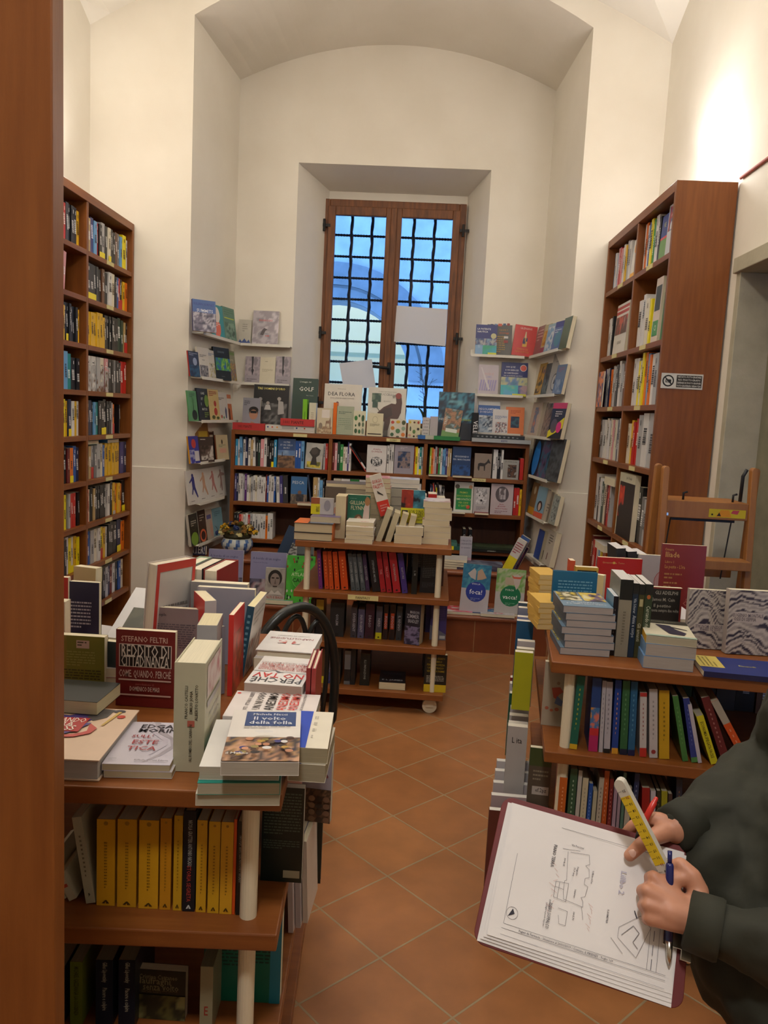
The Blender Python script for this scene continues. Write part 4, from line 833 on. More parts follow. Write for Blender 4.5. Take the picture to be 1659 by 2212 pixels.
def paper(nm, c0, c1, c2, c3, yy, lab):
    P = [onY(*q, yy) for q in (c0, c1, c2, c3)]; b = MB(); nx, ny = 8, 8; k0 = len(b.v)
    for j in range(ny+1):
        for i in range(nx+1):
            u, v = i/nx, j/ny; p = (P[0]*(1-u)+P[1]*u)*(1-v)+(P[3]*(1-u)+P[2]*u)*v; b.v.append((p.x, p.y-.004*math.sin(u*5)*math.sin(v*4)-.002, p.z))
    for j in range(ny):
        for i in range(nx): a = j*(nx+1)+i; b.f.append((a, a+nx+1, a+nx+2, a+1)); b.c.append([lin('w')]*4); b.m.append(0)
    m, n, l, bs = nt('paper_'+nm); bs.inputs['Base Color'].default_value = (*lin('ddd8d2'), 1); bs.inputs['Roughness'].default_value = .9
    tr = n.new('ShaderNodeBsdfTranslucent'); tr.inputs['Color'].default_value = (.75, .70, .62, 1); mx = n.new('ShaderNodeMixShader'); mx.inputs['Fac'].default_value = .22
    l.new(bs.outputs[0], mx.inputs[1]); l.new(tr.outputs[0], mx.inputs[2]); l.new(mx.outputs[0], n['Material Output'].inputs['Surface'])
    o = b.obj('paper_sheet', m, smooth=True); tag(o, lab, 'paper', 'sheets taped on the window'); return o
paper('notice', (857, 660), (967, 668), (962, 748), (851, 738), 6.90, 'square paper taped over the lower right window pane')
paper('plan', (733, 785), (803, 776), (812, 838), (742, 838), 6.90, 'crooked paper taped low on the left window pane')
KIND[0] = 'guidebook'
GLJ = 'cover-out books on the picture ledges'
def LG(T, a, b, pb, pt, t, col, lab, yl=-.062, lean=.14, **kw): return pf(T, yl, .0045, a, b, pb, pt, t, col, lab, GLJ, lean=lean, **kw)
L1 = T_LJ
LG(L1[0], 418, 470, 712, 655, .02, '3c5a94', 'blue mountain summit book, topmost left ledge', spinecol='2c2c6c', front=[('n', 0, 0, 1, .6, ['3a3c50', '6a6478', 'a8a4b0', '2a2c40'], 3, 6), ('t', .5, .85, .018, 'KILIAN JORNET', '2c3c80'), ('t', .52, .66, .022, 'SUMMITS', 'c8ccd8')])
LG(L1[0], 462, 487, 724, 660, .012, '2c8c94', 'teal book with an orange bottle shape, topmost left ledge', yl=-.05, front=[('c', .4, .3, .3, 'e06c48', .34), ('c', .45, .7, .25, 'd8ccc0', .3), ('L', .2, .35, .7, .45, 2, 'e8d8d0')])
LG(L1[0], 487, 512, 730, 666, .015, '5c8474', 'faded green rugby book, topmost left ledge', front=[('n', .1, .05, .9, .55, ['486a5c', '7c9c8c', '38544a'], 6, 4), ('r', .1, .66, .9, .69, 'b4c040'), ('L', .1, .75, .9, .95, 3, '48745c')])
LG(T_LB[0], 512+2, 541, 735, 690, .01, 'b8b4a8', 'thin pale book with a blue mountain line, top back ledge left of the window', front=[('p', [(0, .05), (.15, .2), (.3, .1), (.5, .24), (.7, .1), (.85, .2), (1, .05), (1, 0), (0, 0)], '3c5088'), ('L', .3, .5, .7, .85, 4, '908c84')])
LG(T_LB[0], 544, 600, 738, 671, .018, 'a49ca4', 'snowy climbing book with red title, top back ledge left of the window', front=[('n', 0, 0, 1, 1, ['8c8890', 'b4acb4', '989098', 'ccc4cc'], 14, 3), ('t', .5, .72, .016, 'INVIAGGIO', 'c04840'), ('p', [(.3, .3), (.42, .28), (.5, .42), (.58, .46), (.44, .5), (.36, .42)], '50484c'), ('L', .5, .24, .8, .3, 1, 'c05048')])
LG(L1[1], 411, 433, 808, 760, .01, '2a2c34', 'dark football biography with red spine, second left ledge', spinecol='a83028', front=[('c', .6, .6, .2, '8c94a8', .2), ('n', 0, 0, 1, .45, ['1c2030', '2c5064', '202430'], 3, 4), ('L', .1, .82, .9, .95, 2, '9a9aa4')])
LG(L1[1], 431, 455, 812, 752, .01, 'cdc4b0', 'ivory tennis novel with a photo, second left ledge', front=[('n', .15, .05, .85, .42, ['2c2824', '8c8478', '4c443c', 'b8b0a4'], 4, 5), ('t', .5, .6, .012, 'tennis', '5c5448'), ('L', .2, .68, .8, .78, 2, '7c7468')])
LG(L1[1], 452, 470, 815, 757, .01, 'c8c4b8', 'slim ivory book with sketched figures, second left ledge', front=[('n', .15, .05, .85, .55, ['c8c4b8', 'a89c50', 'c8c4b8', '60604c'], 8, 5), ('L', .2, .8, .9, .9, 2, '5c78a0')])
LG(L1[1], 466, 500, 816, 753, .014, '141c18', 'black book with a green court pattern, second left ledge', front=[('n', .1, .3, 1, .68, ['28603c', '8cb83c', '3c8c50', '2c5c9c'], 5, 6), ('t', .45, .86, .014, 'GIARDINI', '6a7c7c'), ('t', .5, .12, .006, 'isbn edizioni', '8c9490')])
LG(L1[1], 497, 513, 820, 758, .012, '8a8c78', 'narrow book of cyclists, second left ledge', front=[('n', .1, .05, .95, .6, ['4a5470', 'b89848', '6a6c7c', 'a87850'], 7, 6), ('t', .5, .7, .016, 'LA VITA', 'd0ccb8'), ('r', .1, .86, .9, .95, '6a8c50')])
for k, (a, b_) in enumerate(((528, 560), (594, 626))):
    LG(T_LB[1], a, b_, 821, 770, .01, '9a929a', '%s copy of the mauve book with an upside-down dark figure' % ['left', 'right'][k], front=[('n', 0, .3, 1, 1, ['8c848c', 'a89ca4', '7c747c'], 9, 3), ('p', [(.4, 1), (.55, 1), (.53, .55), (.6, .5), (.5, .3), (.42, .5), (.45, .55)], '26242a'), ('L', .15, .06, .85, .2, 2, '6a626c')])
LG(T_LB[1], 560, 593, 822, 772, .01, 'cdc5ae', 'plain cream cover between the two mauve twin books', front=[('L', .3, .82, .7, .87, 1, '8a8470'), ('L', .15, .45, .85, .58, 3, 'a09880')])
LG(L1[2], 411, 430, 903, 845, .01, '5a9460', 'green tennis book with a black cow, third left ledge', front=[('c', .6, .2, .3, '1c2820', .22), ('p', [(.5, .3), (.56, .3), (.58, .6), (.54, .6)], '1c2820'), ('c', .56, .66, .1, '4a8450', .14), ('L', .2, .78, .8, .95, 3, '2c5434')])
LG(L1[2], 432, 455, 900, 840, .014, '1c2022', 'black game set and match book, third left ledge', front=[('t', .5, .85, .018, 'GAME', 'ccd0c8'), ('t', .4, .68, .018, 'SET', 'ccd0c8'), ('t', .3, .52, .018, 'E', 'ccd0c8'), ('t', .55, .36, .018, 'MATCH', 'ccd0c8'), ('c', .8, .62, .2, '6a8c3c', .24), ('L', .5, .1, .9, .28, 3, '7c9c3c')])
LG(L1[2], 455, 477, 901, 842, .01, 'c8b078', 'ochre cover with red flowers, third left ledge', front=[('c', .6, .55, .12, 'b03c30'), ('c', .6, .3, .16, 'b03c30'), ('c', .35, .12, .16, '50582c', .08), ('c', .75, .1, .14, '50582c', .06), ('L', .1, .78, .8, .95, 3, 'b0503c')])
LG(L1[2], 474, 495, 900, 848, .01, 'c4c0bc', 'white book with small walking people, third left ledge', front=[('p', [(.7, .1), (.8, .1), (.85, .4), (.75, .5), (.68, .35)], '3c4468'), ('c', .3, .15, .08, 'b0503c'), ('c', .5, .12, .06, '3c7c4c'), ('L', .1, .72, .7, .82, 2, '5c5858')])
LG(L1[2], 492, 504, 899, 853, .01, 'c86c3c', 'narrow orange and white book at the end of the third left ledge', front=[('r', 0, .65, 1, .85, 'd8d0c8'), ('p', [(.3, .05), (.6, .05), (.6, .45), (.4, .5)], '5c2c20')])
LG(L1[3], 412, 433, 992, 943, .012, '3c3c94', 'blue book with a red-haired figure, fourth left ledge', spinecol='c89028', front=[('c', .5, .72, .22, 'b83c34'), ('r', .5, .08, .95, .45, 'cac6c8'), ('n', 0, 0, .5, .5, ['3c3c94', 'a8a8c8', '4c3040'], 3, 4)])
LG(L1[3], 433, 464, 990, 944, .014, '3a2c28', 'brown dog book with white terriers, fourth left ledge', yl=-.055, front=[('n', .1, .08, .95, .65, ['30241f', '5c4c44', 'b8b0a8', '3a2c28'], 16, 4), ('L', .1, .86, .8, .94, 1, 'c8c0b0')])
LG(L1[3], 428, 457, 990, 912, .014, '8a6428', 'tall ochre book behind the brown dog book', yl=-.028, front=[('r', .25, .55, .9, .76, 'b89c34'), ('r', .6, .3, .95, .55, 'b89c34'), ('L', .3, .84, .7, .9, 1, 'c8bc90')])
LG(L1[3], 456, 468, 990, 912, .012, '3c2018', 'narrow dark brown book behind the terriers, fourth left ledge', yl=-.03, front=[('L', .2, .3, .8, .95, 5, 'c8bca8')])
LG(L1[3], 470, 495, 986, 940, .014, 'b8a888', 'beige book with a small beetle, fourth left ledge', spinecol='8a4c30', front=[('c', .5, .72, .06, '38281c', .12), ('L', .2, .5, .8, .62, 2, '6a7c60'), ('r', .25, .28, .8, .46, 'c89884')])
for k, (a, b_, c2) in enumerate(((410, 434, '34347c'), (433, 455, 'c89c80'), (454, 474, 'b87c78'), (472, 490, '9a7c74'))):
    LG(L1[4], a, b_, 1082-k*4, 1017-k*3, .014, 'cfcac4', ['white sports manual with a blue footballer', 'white sports manual with an orange fencer', 'white sports manual with a pink runner', 'white sports manual with a brown stretching figure'][k]+', fifth left ledge', front=[('c', .5, .84, .09, c2, .07), ('p', [(.4, .8), (.62, .8), (.66, .5), (.86, .2), (.78, .17), (.52, .42), (.4, .5)] if k != 3 else [(.4, .82), (.95, .75), (.95, .68), (.6, .68), (.6, .2), (.48, .2), (.42, .6)], c2), ('p', [(.4, .78), (.16, .66), (.2, .62), (.42, .7)], c2), ('p', [(.42, .52), (.3, .3), (.36, .28), (.52, .46)], c2), ('L', .15, .08, .85, .12, 1, '6a6868')])
LG(L1[5], 414, 432, 1170, 1112, .02, '2e2a22', 'black cookbook with a green plant in a ring, lowest left ledge', spinecol='bab4a8', front=[('c', .5, .2, .42, '7a9c34', .3), ('c', .5, .68, .3, '54503c', .3), ('c', .5, .68, .27, '2e2a22', .27), ('L', .2, .6, .8, .8, 3, 'b8b4a4')])
LG(L1[5], 433, 449, 1167, 1104, .02, '3a2618', 'brown cookbook with an orange ring, lowest left ledge', spinecol='a8a298', front=[('c', .5, .2, .4, 'd86844', .32), ('c', .5, .2, .28, '3a1c14', .22), ('L', .2, .65, .8, .88, 3, 'a89c88')])
LG(L1[5], 450, 463, 1164, 1102, .012, 'b8a898', 'small beige book with a walking figure, lowest left ledge', front=[('r', .1, .68, .8, .82, '5c5c94'), ('c', .7, .35, .2, 'c49884', .5)])
LG(L1[5], 463, 484, 1160, 1098, .012, '7ca0ac', 'pale blue book with a thin branch, lowest left ledge', yl=-.05, front=[('L', .2, .7, .8, .9, 3, '50707c'), ('p', [(.1, .4), (.3, .3), (.5, .1), (.52, .12), (.32, .33)], '3c4448')])
# right ledges
RB_ = T_RB
LG(RB_[0], 1026, 1072, 762, 701, .014, '2a3070', 'navy boating licence manual with coloured photos, top back ledge right', front=[('t', .38, .86, .014, 'LA PATENTE', 'dcdce0'), ('t', .32, .77, .014, 'NAUTICA', 'dcdce0'), ('c', .84, .64, .13, 'b8b488'), ('n', 0, .33, 1, .55, ['7c3c30', '8098b0', '40507c', 'a8a8a8'], 5, 5), ('n', 0, 0, .35, .33, ['7ca0c4', 'a8c0d4'], 2, 3), ('n', .35, 0, 1, .33, ['3c9c7c', '40a0b8'], 8, 2), ('r', .6, .0, 1, .1, 'c8cc3c')])
LG(RB_[0], 1050, 1104, 764, 688, .02, '54524e', 'dark grey harbour guide with flags, top back ledge right', yl=-.035, front=[('c', .18, .86, .06, '30305c'), ('c', .34, .86, .06, '6a80a8'), ('r', .43, .8, .58, .92, 'c04c30'), ('c', .68, .86, .06, '405880'), ('c', .84, .86, .06, '8c2c28'), ('t', .66, .7, .015, 'I porti +', 'b87c30'), ('t', .68, .62, .015, 'ancoraggi', 'b85c30'), ('L', .4, .1, .75, .55, 8, 'a8843c'), ('r', .68, .48, .85, .54, 'c8c4c0'), ('r', .68, .36, .85, .43, '8c2420')])
LG(RB_[0], 1104, 1152, 772, 705, .02, 'c03430', 'red plastic-wrapped sailing course book, right corner of the top ledge', lean=.12, roll=.1, front=[('t', .5, .9, .016, 'GLENANS', 'd8b0a8'), ('p', [(.44, .35), (.6, .35), (.54, .8), (.5, .8)], 'c8b890'), ('n', .42, .3, .62, .6, ['d0a03c', '30305c', 'd8d0c0'], 3, 4), ('t', .45, .22, .014, 'CORSO DI', 'c8842c'), ('t', .45, .13, .012, 'NAVIGAZIONE', 'c8842c')])
LG(RB_[1], 1032, 1075, 846, 788, .014, 'beb4bc', 'pale pink book of rope knots with purple stripes, second back ledge right', front=[('t', .5, .7, .018, 'NODI E', 'c8a0a0'), ('t', .5, .6, .018, 'CIME', 'a8a0c0')]+[('p', [(.05+.12*i, .14), (.12+.12*i, .14), (.2+.12*i, .5), (.13+.12*i, .5)], '9c94c0') for i in range(7)]+[('p', [(.1, .9), (.16, .92), (.6, .2), (.5, .16)], 'cec8cc')])
LG(RB_[1], 1081, 1138, 848, 783, .014, '28306c', 'blue quiz book with an orange seal, second back ledge right', front=[('t', .35, .86, .012, '1000 QUIZ', 'dcdce4'), ('t', .4, .77, .012, 'E 100 ESERCIZI', 'dcdce4'), ('t', .38, .68, .012, 'DI CARTEGGIO', 'dcdce4'), ('t', .45, .6, .009, 'PER LA PATENTE NAUTICA', 'c8ccd8'), ('c', .83, .84, .13, 'd8cccc'), ('c', .83, .84, .11, 'd0584c'), ('n', 0, .32, 1, .56, ['8c9c90', 'b8b890', '6a84b0', '5080a0'], 4, 4), ('n', 0, 0, .66, .32, ['60a8cc', '50b0b8', '88b898'], 7, 3), ('n', .66, 0, 1, .32, ['4860a0', 'a89098'], 5, 3), ('r', .45, .0, .97, .07, 'd0d03c')])
LG(RB_[2], 1031, 1078, 930, 868, .02, '3a64a8', 'blue regatta rulebook with a boat photo, third back ledge right', front=[('r', 0, .88, 1, 1, 'd4d4d4'), ('t', .5, .76, .018, 'REGOLAMENTO', 'd4d8e4'), ('t', .4, .67, .016, 'DI REGATA', 'd4d8e4'), ('n', 0, .0, 1, .56, ['7c90a8', 'b0bcc8', '2c3c54', 'd8dce0'], 6, 5)])
LG(RB_[2], 1063, 1096, 932, 885, .014, 'd4d0d0', 'white book with tiny coloured boats, third back ledge right', yl=-.074, front=[('L', .15, .6, .95, .75, 3, '3c6498'), ('n', .2, .02, .95, .48, ['d4d0d0', 'd4d0d0', '6a5c68', 'c07c68'], 23, 14)])
LG(RB_[2], 1091, 1131, 932, 880, .014, 'dc7c48', 'orange book with a small dark sailing picture, third back ledge right', yl=-.07, front=[('n', .28, .25, .74, .66, ['1c2c4c', '2c5c70', '24344c'], 6, 3), ('L', .25, .75, .8, .9, 3, 'b85030')])
R1 = T_RJ
GRJ = 'books crowded on the right ledges'
def RL(i, items):
    for (a, b_, pb, pt, t, c, lab, fr, yl) in items: pf(R1[i], yl, .0045, a, b_, pb, pt, t, c, lab, GLJ, lean=.16, front=fr)
RL(0, [(1150, 1164, 768, 706, .012, '8a5c60', 'maroon and pink book, first at the far end of the top right ledge', [('L', .1, .5, .9, .9, 4, 'c8b0b0')], -.05), (1163, 1178, 764, 703, .014, 'a8a07c', 'yellow and grey book, second from the far end of the top right ledge', [('n', .1, .3, .9, .8, ['a8742c', 'c8a048', '584830'], 3, 4), ('r', 0, 0, 1, .25, '8c3c5c')], -.055),
    (1172, 1190, 760, 702, .014, '88a4b8', 'light blue and white book, third from the far end of the top right ledge', [('n', .1, .1, .9, .9, ['6a94bc', 'c8ccd0', '3c84b0'], 6, 3)], -.055), (1188, 1208, 757, 697, .016, '586894', 'slate blue globe book, near the front of the top right ledge', [('r', 0, .8, 1, 1, '3c3474'), ('c', .5, .4, .34, '4c7c8c'), ('L', .1, .6, .8, .75, 2, 'c8ccd4')], -.06), (1206, 1222, 753, 688, .03, '4c5c34', 'green-edged white book, nearest on the top right ledge', [], -.06)])
RL(1, [(1152, 1168, 848, 786, .014, 'b08c3c', 'yellow and black photo book, farthest on the second right ledge', [('n', .1, .1, .9, .9, ['1c1c24', 'c89838', '4c4c7c'], 3, 4)], -.05), (1166, 1182, 848, 786, .014, '44484a', 'dark grey book, second on the second right ledge', [('n', .1, .1, .9, .7, ['2c2c2c', '60686a', '1c2020'], 5, 4)], -.055),
    (1178, 1204, 847, 762, .018, 'a09c94', 'tall grey book with a black compass ring, second right ledge', [('c', .5, .3, .26, '3c3c3c', .26), ('c', .5, .3, .22, 'b0aca4', .22), ('p', [(.42, .26), (.58, .26), (.5, .4)], '2c2c2c'), ('L', .3, .75, .7, .8, 1, '6a6864')], -.045), (1192, 1212, 849, 790, .025, '5c6c84', 'grey-blue harbour book, nearest on the second right ledge', [('L', .2, .75, .8, .92, 3, '8c4c60'), ('n', .1, .05, .9, .5, ['4c6480', '8c94a0'], 4, 4)], -.066)])
RL(2, [(1137, 1158, 935, 870, .014, 'b8a89c', 'pale book with a pink dancer figure, farthest on the third right ledge', [('n', .35, .1, .75, .85, ['c8a898', '6a7c98', 'b87c6c'], 4, 4)], -.06), (1158, 1168, 936, 870, .02, 'a8a090', 'plain beige book, second on the third right ledge', [], -.055), (1166, 1184, 937, 872, .02, '5c4c44', 'brown gnarled bark book, third right ledge', [('n', .0, .0, 1, 1, ['3c302c', '8c7868', '28201c'], 4, 6)], -.055),
    (1180, 1210, 942, 872, .03, '201c20', 'black and yellow guide with a pink blob, nearest on the third right ledge', [('r', 0, .84, 1, 1, 'b82c50'), ('p', [(0, 0), (1, .3), (1, .6), (.5, .4), (0, .2)], 'd8cc20'), ('c', .35, .35, .24, '584c54', .26), ('c', .72, .32, .18, 'd0307c', .2), ('L', .3, .6, .8, .78, 3, 'd0c8c4')], -.07)])
RL(3, [(1141, 1160, 1016, 950, .016, '141c34', 'black book with a glowing blue disc, fourth right ledge', [('c', .5, .5, .34, '2c7cd0', .62)], -.06), (1158, 1180, 1022, 950, .018, '24344c', 'dark blue and violet nebula book, fourth right ledge', [('n', 0, 0, 1, 1, ['141c34', '2c6480', '583c64', '10182c'], 4, 4)], -.06), (1176, 1204, 1030, 948, .03, '44484c', 'large glossy dark grey book, nearest on the fourth right ledge', [('n', 0, 0, 1, 1, ['34383c', '50565c', '282c30'], 6, 5)], -.06)])
RL(4, [(1138, 1152, 1108, 1042, .02, '8a6a48', 'brown book with a cream circle, farthest on the fifth right ledge', [('c', .5, .76, .16, 'c8bca0'), ('r', 0, 0, 1, .22, 'c8902c')], -.06), (1150, 1170, 1113, 1050, .014, '7ca4bc', 'light blue book with a dark-haired head, fifth right ledge', [('c', .5, .38, .28, '2c2024', .22), ('c', .5, .36, .14, 'c8b0a0', .16), ('r', 0, 0, 1, .18, 'c8502c')], -.06),
    (1164, 1176, 1118, 1055, .014, '8c8c84', 'plain grey book, third on the fifth right ledge', [], -.06), (1171, 1183, 1122, 1060, .016, 'b0a898', 'cream book with a dark mark, fourth on the fifth right ledge', [('L', .3, .3, .7, .6, 3, '504840')], -.06), (1178, 1190, 1125, 1064, .016, 'a49c8c', 'beige book, fifth on the fifth right ledge', [], -.06), (1184, 1197, 1130, 1070, .03, '8c948c', 'grey-green patterned book, nearest on the fifth right ledge', [('n', .1, .1, .9, .9, ['404c4c', '9ca8a4', '2c3434'], 7, 6)], -.062)])
RL(5, [(1152, 1164, 1200, 1144, .03, '3c54a0', 'blue book at the far end of the lowest right ledge', [], -.06), (1163, 1174, 1207, 1148, .02, 'b4ac94', 'cream book with a small figure, lowest right ledge', [('p', [(.5, .1), (.6, .1), (.62, .4), (.5, .4)], '2c2824')], -.06), (1170, 1186, 1212, 1146, .04, 'c0b8ac', 'white and orange book, nearest on the lowest right ledge', [('p', [(.4, .15), (.5, .15), (.52, .35), (.44, .36)], '5c2424'), ('L', .3, .6, .8, .9, 4, '6a645c')], -.06)])
KIND[0] = 'illustrated_book'
GS = 'books set out on the window seat'
T_S1 = Matrix.Translation((0, 5.36, 0)); T_S2 = Matrix.Translation((0, 5.75, 0))
def S(T, yl, z, a, b_, pb, pt, t, c, lab, **kw): return pf(T, yl, z, a, b_, pb, pt, t, c, lab, GS, **kw)
Z1, Z2 = .2655, .5005
S(T_S2, .0, Z2, 395, 443, 1228, 1180, .05, '26284c', 'navy football book with big white letters at the left of the window seat', lean=.05, hard=True, front=[('r', 0, 0, .25, 1, '1c1e3c'), ('t', .62, .62, .06, 'INTER!', 'd8d8dc', .7), ('L', .28, .15, .95, .3, 2, 'a8acb8')])
for k, (a, b_, pb, pt) in enumerate(((446, 521, 1290, 1190), (537, 614, 1297, 1196))):
    S(T_S1, .03+.01*k, Z1, a, b_, pb, pt, .02, '8484a8', '%s of the two lilac ship-photo books on the window seat' % ['left', 'right'][k], lean=.12, hard=True, backcol='c8c8cc', front=[('t', .45, .86, .017, 'A bordo di un sogno', '4c4c70'), ('t', .28, .78, .009, 'Vespucci & Amerigo', '5c5c80'), ('n', 0, 0, 1, .45, ['5c5c74', '2c2c38', '9c7c84', 'b0a8b0', '3c3c4c'], 11+k, 5)])
S(T_S1, -.02, Z1, 571, 613, 1295, 1229, .02, 'bcb6b0', 'black and white portrait cover of a long-haired man on the window seat', lean=.1, front=[('n', 0, .25, 1, 1, ['8c8884', 'a8a49c', '6a6662'], 3, 2), ('c', .5, .72, .36, '24201e', .42), ('c', .5, .66, .25, '8c807a', .36), ('r', .32, .7, .46, .74, '28201e'), ('r', .55, .7, .69, .74, '28201e'), ('p', [(.46, .55), (.56, .55), (.52, .72)], '6a5e58'), ('r', .4, .47, .62, .5, '3a302c'), ('p', [(.15, .25), (.35, .38), (.5, .3), (.68, .38), (.9, .25)], 'c8c4be'), ('t', .5, .18, .016, 'ALTI E BASSI', 'a84c40')])
S(T_S1, .0, Z1, 616, 676, 1297, 1204, .03, '4cb040', 'bright green football atlas on the window seat', lean=.1, hard=True, front=[('n', 0, 0, 1, 1, ['4cb83c', '44a838', '54c048'], 2, 2)]+[('c', RB.random(), RB.random()*.28+(.7 if i % 2 else 0), .025, ['1c3c24', 'a03c30', 'c8c8c0', '282828'][i % 4], .05) for i in range(26)]+[('c', .58, .52, .36, '78c868'), ('c', .58, .52, .34, '44a838'), ('t', .55, .62, .024, 'ATLANTE', 'c8e0b0'), ('t', .58, .5, .028, 'CALCIO', '142c18')])
o = lie(-.90, 5.42, Z1, .22, .17, .03, 0, 0, '2cac98', 'turquoise book lying at the edge of the window seat', GS, front=[('L', .1, .7, .6, .9, 2, '1c5c50'), ('r', .7, .1, 1, .3, 'c0b040')])
S(T_S2, .03, Z2, 640, 676, 1222, 1150, .03, '5c6468', 'slate-grey watchmaking book behind the green football atlas', lean=.08, front=[('t', .4, .55, .022, 'OROLOGI', 'c0c4c4'), ('t', .5, .72, .018, 'IL MIO', 'c0c4c4'), ('r', 0, 0, 1, .22, '3a4044')])
lie(-1.06, 5.86, Z2, .2, .18, .012, .1, 0, '8c98ac', 'pale blue magazine lying behind the lilac books', GS, front=[('n', 0, 0, 1, 1, ['8c98ac', 'b8b0a4', '7c8498'], 3, 3)])
lie(-1.06, 5.86, Z2+.0125, .22, .16, .01, -.08, 0, '9a8c84', 'brownish brochure on top of the pale blue magazine', GS, front=[('n', 0, 0, 1, 1, ['8a8078', 'a89c90', '6a7064'], 5, 4)])
o = T_S2 @ Matrix.Translation((-.93, .10, Z2)) @ Matrix.Rotation(.36, 4, 'Y') @ Matrix.Rotation(-.15, 4, 'X'); book(.16, .25, .03, '34406c', o, 'blue-grey cycling book leaning sideways beside the flower bowl', GS, front=[('t', .5, .86, .022, 'GIMONDI', 'd0d0d4'), ('t', .5, .76, .022, '&', 'd0d0d4'), ('t', .5, .66, .022, 'MERCKX', 'd0d0d4'), ('n', 0, 0, 1, .52, ['a8a8a4', '3c3c3c', 'd0d0cc', '242424'], 6, 7)])
o = T_S2 @ Matrix.Translation((-1.02, .16, Z2)) @ Matrix.Rotation(.36, 4, 'Y') @ Matrix.Rotation(-.15, 4, 'X'); book(.18, .26, .03, '1c3450', o, 'dark teal-blue book leaning behind the cycling book', GS, hard=True)
S(T_S1, .02, Z1, 992, 1053, 1312, 1223, .014, 'bab4b8', 'white colouring book with a blue disc and two seals', lean=.12, roll=.05, front=[('r', 0, .5, 1, 1, '3c84a0'), ('n', 0, .5, 1, 1, ['3c84a0', '2c6c90', '5098ac'], 5, 6), ('c', .52, .44, .36, '2a3c94'), ('p', [(.18, .8), (.4, .92), (.47, .86), (.47, .68), (.3, .72)], 'b8b0ac'), ('p', [(.86, .74), (.66, .92), (.52, .86), (.52, .68), (.7, .7)], 'b89c84'), ('t', .5, .6, .012, 'VIVA LA', 'dcdce4'), ('t', .52, .44, .034, 'foca!', 'ececf0'), ('L', .35, .26, .7, .32, 2, '8c98c8')])
S(T_S1, .02, Z1, 1067, 1130, 1318, 1233, .014, 'b8b4b0', 'white colouring book with a green disc and a cow', lean=.12, roll=.03, front=[('n', 0, .5, 1, 1, ['6a9c50', 'b4bc98', '7cac58', '98b080'], 7, 9), ('c', .52, .42, .36, '1c7448'), ('r', .3, .66, .62, .82, 'b8a890'), ('p', [(.55, .86), (.7, .9), (.85, .86), (.8, .68), (.7, .56), (.62, .68)], 'c4b8b0'), ('p', [(.5, .88), (.6, .84), (.8, .84), (.9, .88), (.82, .8), (.58, .8)], 'c85c40'), ('t', .48, .55, .013, 'PORCA', 'e4e8e0'), ('t', .5, .4, .030, 'vacca!', 'f0f0ec'), ('L', .35, .22, .7, .28, 2, '7cb090')])
lie(.36, 5.43, Z1, .22, .17, .02, -.02, 0, 'b88c98', 'pink colouring book lying at the left front of the seat', GS, front=[('n', 0, 0, 1, 1, ['ccc4c4', 'c03c4c', 'c88cb0', 'd8d0d0'], 3, 4)])
lie(.645, 5.42, Z1, .235, .18, .02, -.04, 0, 'bab4b4', 'white colouring book with a blue oval lying on the seat edge', GS, front=[('n', 0, 0, 1, 1, ['c8c4c4', 'a8a4a8', 'c4c0c0', 'b03c4c'], 9, 7), ('c', .5, .55, .36, '3c84c0', .2), ('t', .5, .6, .016, 'A CASA', 'dce4ec'), ('t', .5, .45, .012, 'LA VITA DEI GATTI', 'dce4ec')])
lie(.5, 5.50, Z1, .2, .3, .016, .0, 0, '1c3c6c', 'dark blue book lying between the two colouring books', GS)
lie(.82, 5.50, Z1, .13, .26, .018, -.3, 0, '2c4c40', 'dark green book lying at the right front of the seat', GS)
lie(.55, 5.90, Z2, .36, .25, .018, -.03, 90, '4a4458', 'glossy violet-grey photo book lying on the upper step', GS, hard=True, front=[('n', 0, 0, 1, 1, ['3c3850', '9098b0', '54506c', '2c2834'], 7, 3)])
lie(.57, 5.90, Z2+.0185, .30, .24, .016, -.08, 90, '504c60', 'dusky photo book resting on the violet-grey one', GS, hard=True, front=[('n', 0, 0, 1, 1, ['4c485c', '7c8498', '3c384c'], 9, 3)])
for k in range(4): lie(.335+.006*k, 5.88-.004*k, Z2+.0185*k, .19, .2, .018, -.03*k, 0, ['6a6a6c', '8c8c8c', '9c9a98', 'c0bcb8'][k], ['bottom', 'second', 'third', 'top'][k]+' booklet of the grey stack right of the middle display unit', GS)
S(T_S2, .24, Z2, 992, 1018, 1208, 1160, .02, 'a8a4b0', 'pale lilac house-care book standing on the upper step', lean=.06, front=[('t', .5, .85, .012, 'CURA LA TUA', '5c5868'), ('t', .5, .74, .012, 'CASA DI SOLI', '5c5868'), ('t', .5, .6, .01, 'DI GIORNO', '5c5868'), ('r', 0, 0, 1, .25, 'b8949c')])
for k, (dx, ang, c, L_, fr) in enumerate(((.0, .42, 'c8c4c0', 'yellow and white paperback tilting right at the seat corner', [('r', 0, 0, 1, .45, 'd8c82c'), ('L', .1, .55, .9, .9, 5, 'a03c4c')]), (.038, .42, '3c5890', 'blue paperback tilting right behind the yellow one', []), (.10, .42, '3c2440', 'dark violet paperback tilting right at the seat corner', [('n', .1, .1, .9, .8, ['3c2440', '8c4c6c', '2c1c34'], 3, 3)]))):
    o = T_S2 @ Matrix.Translation((.70+dx*.5, .005+.03*k, Z2+.002)) @ Matrix.Rotation(-.5, 4, 'Z') @ Matrix.Rotation(ang, 4, 'Y') @ Matrix.Rotation(-.05, 4, 'X'); book(.07, [.27, .29, .21][k], .022, c, o, L_, GS, front=fr, zf=Z2)
KIND[0] = None
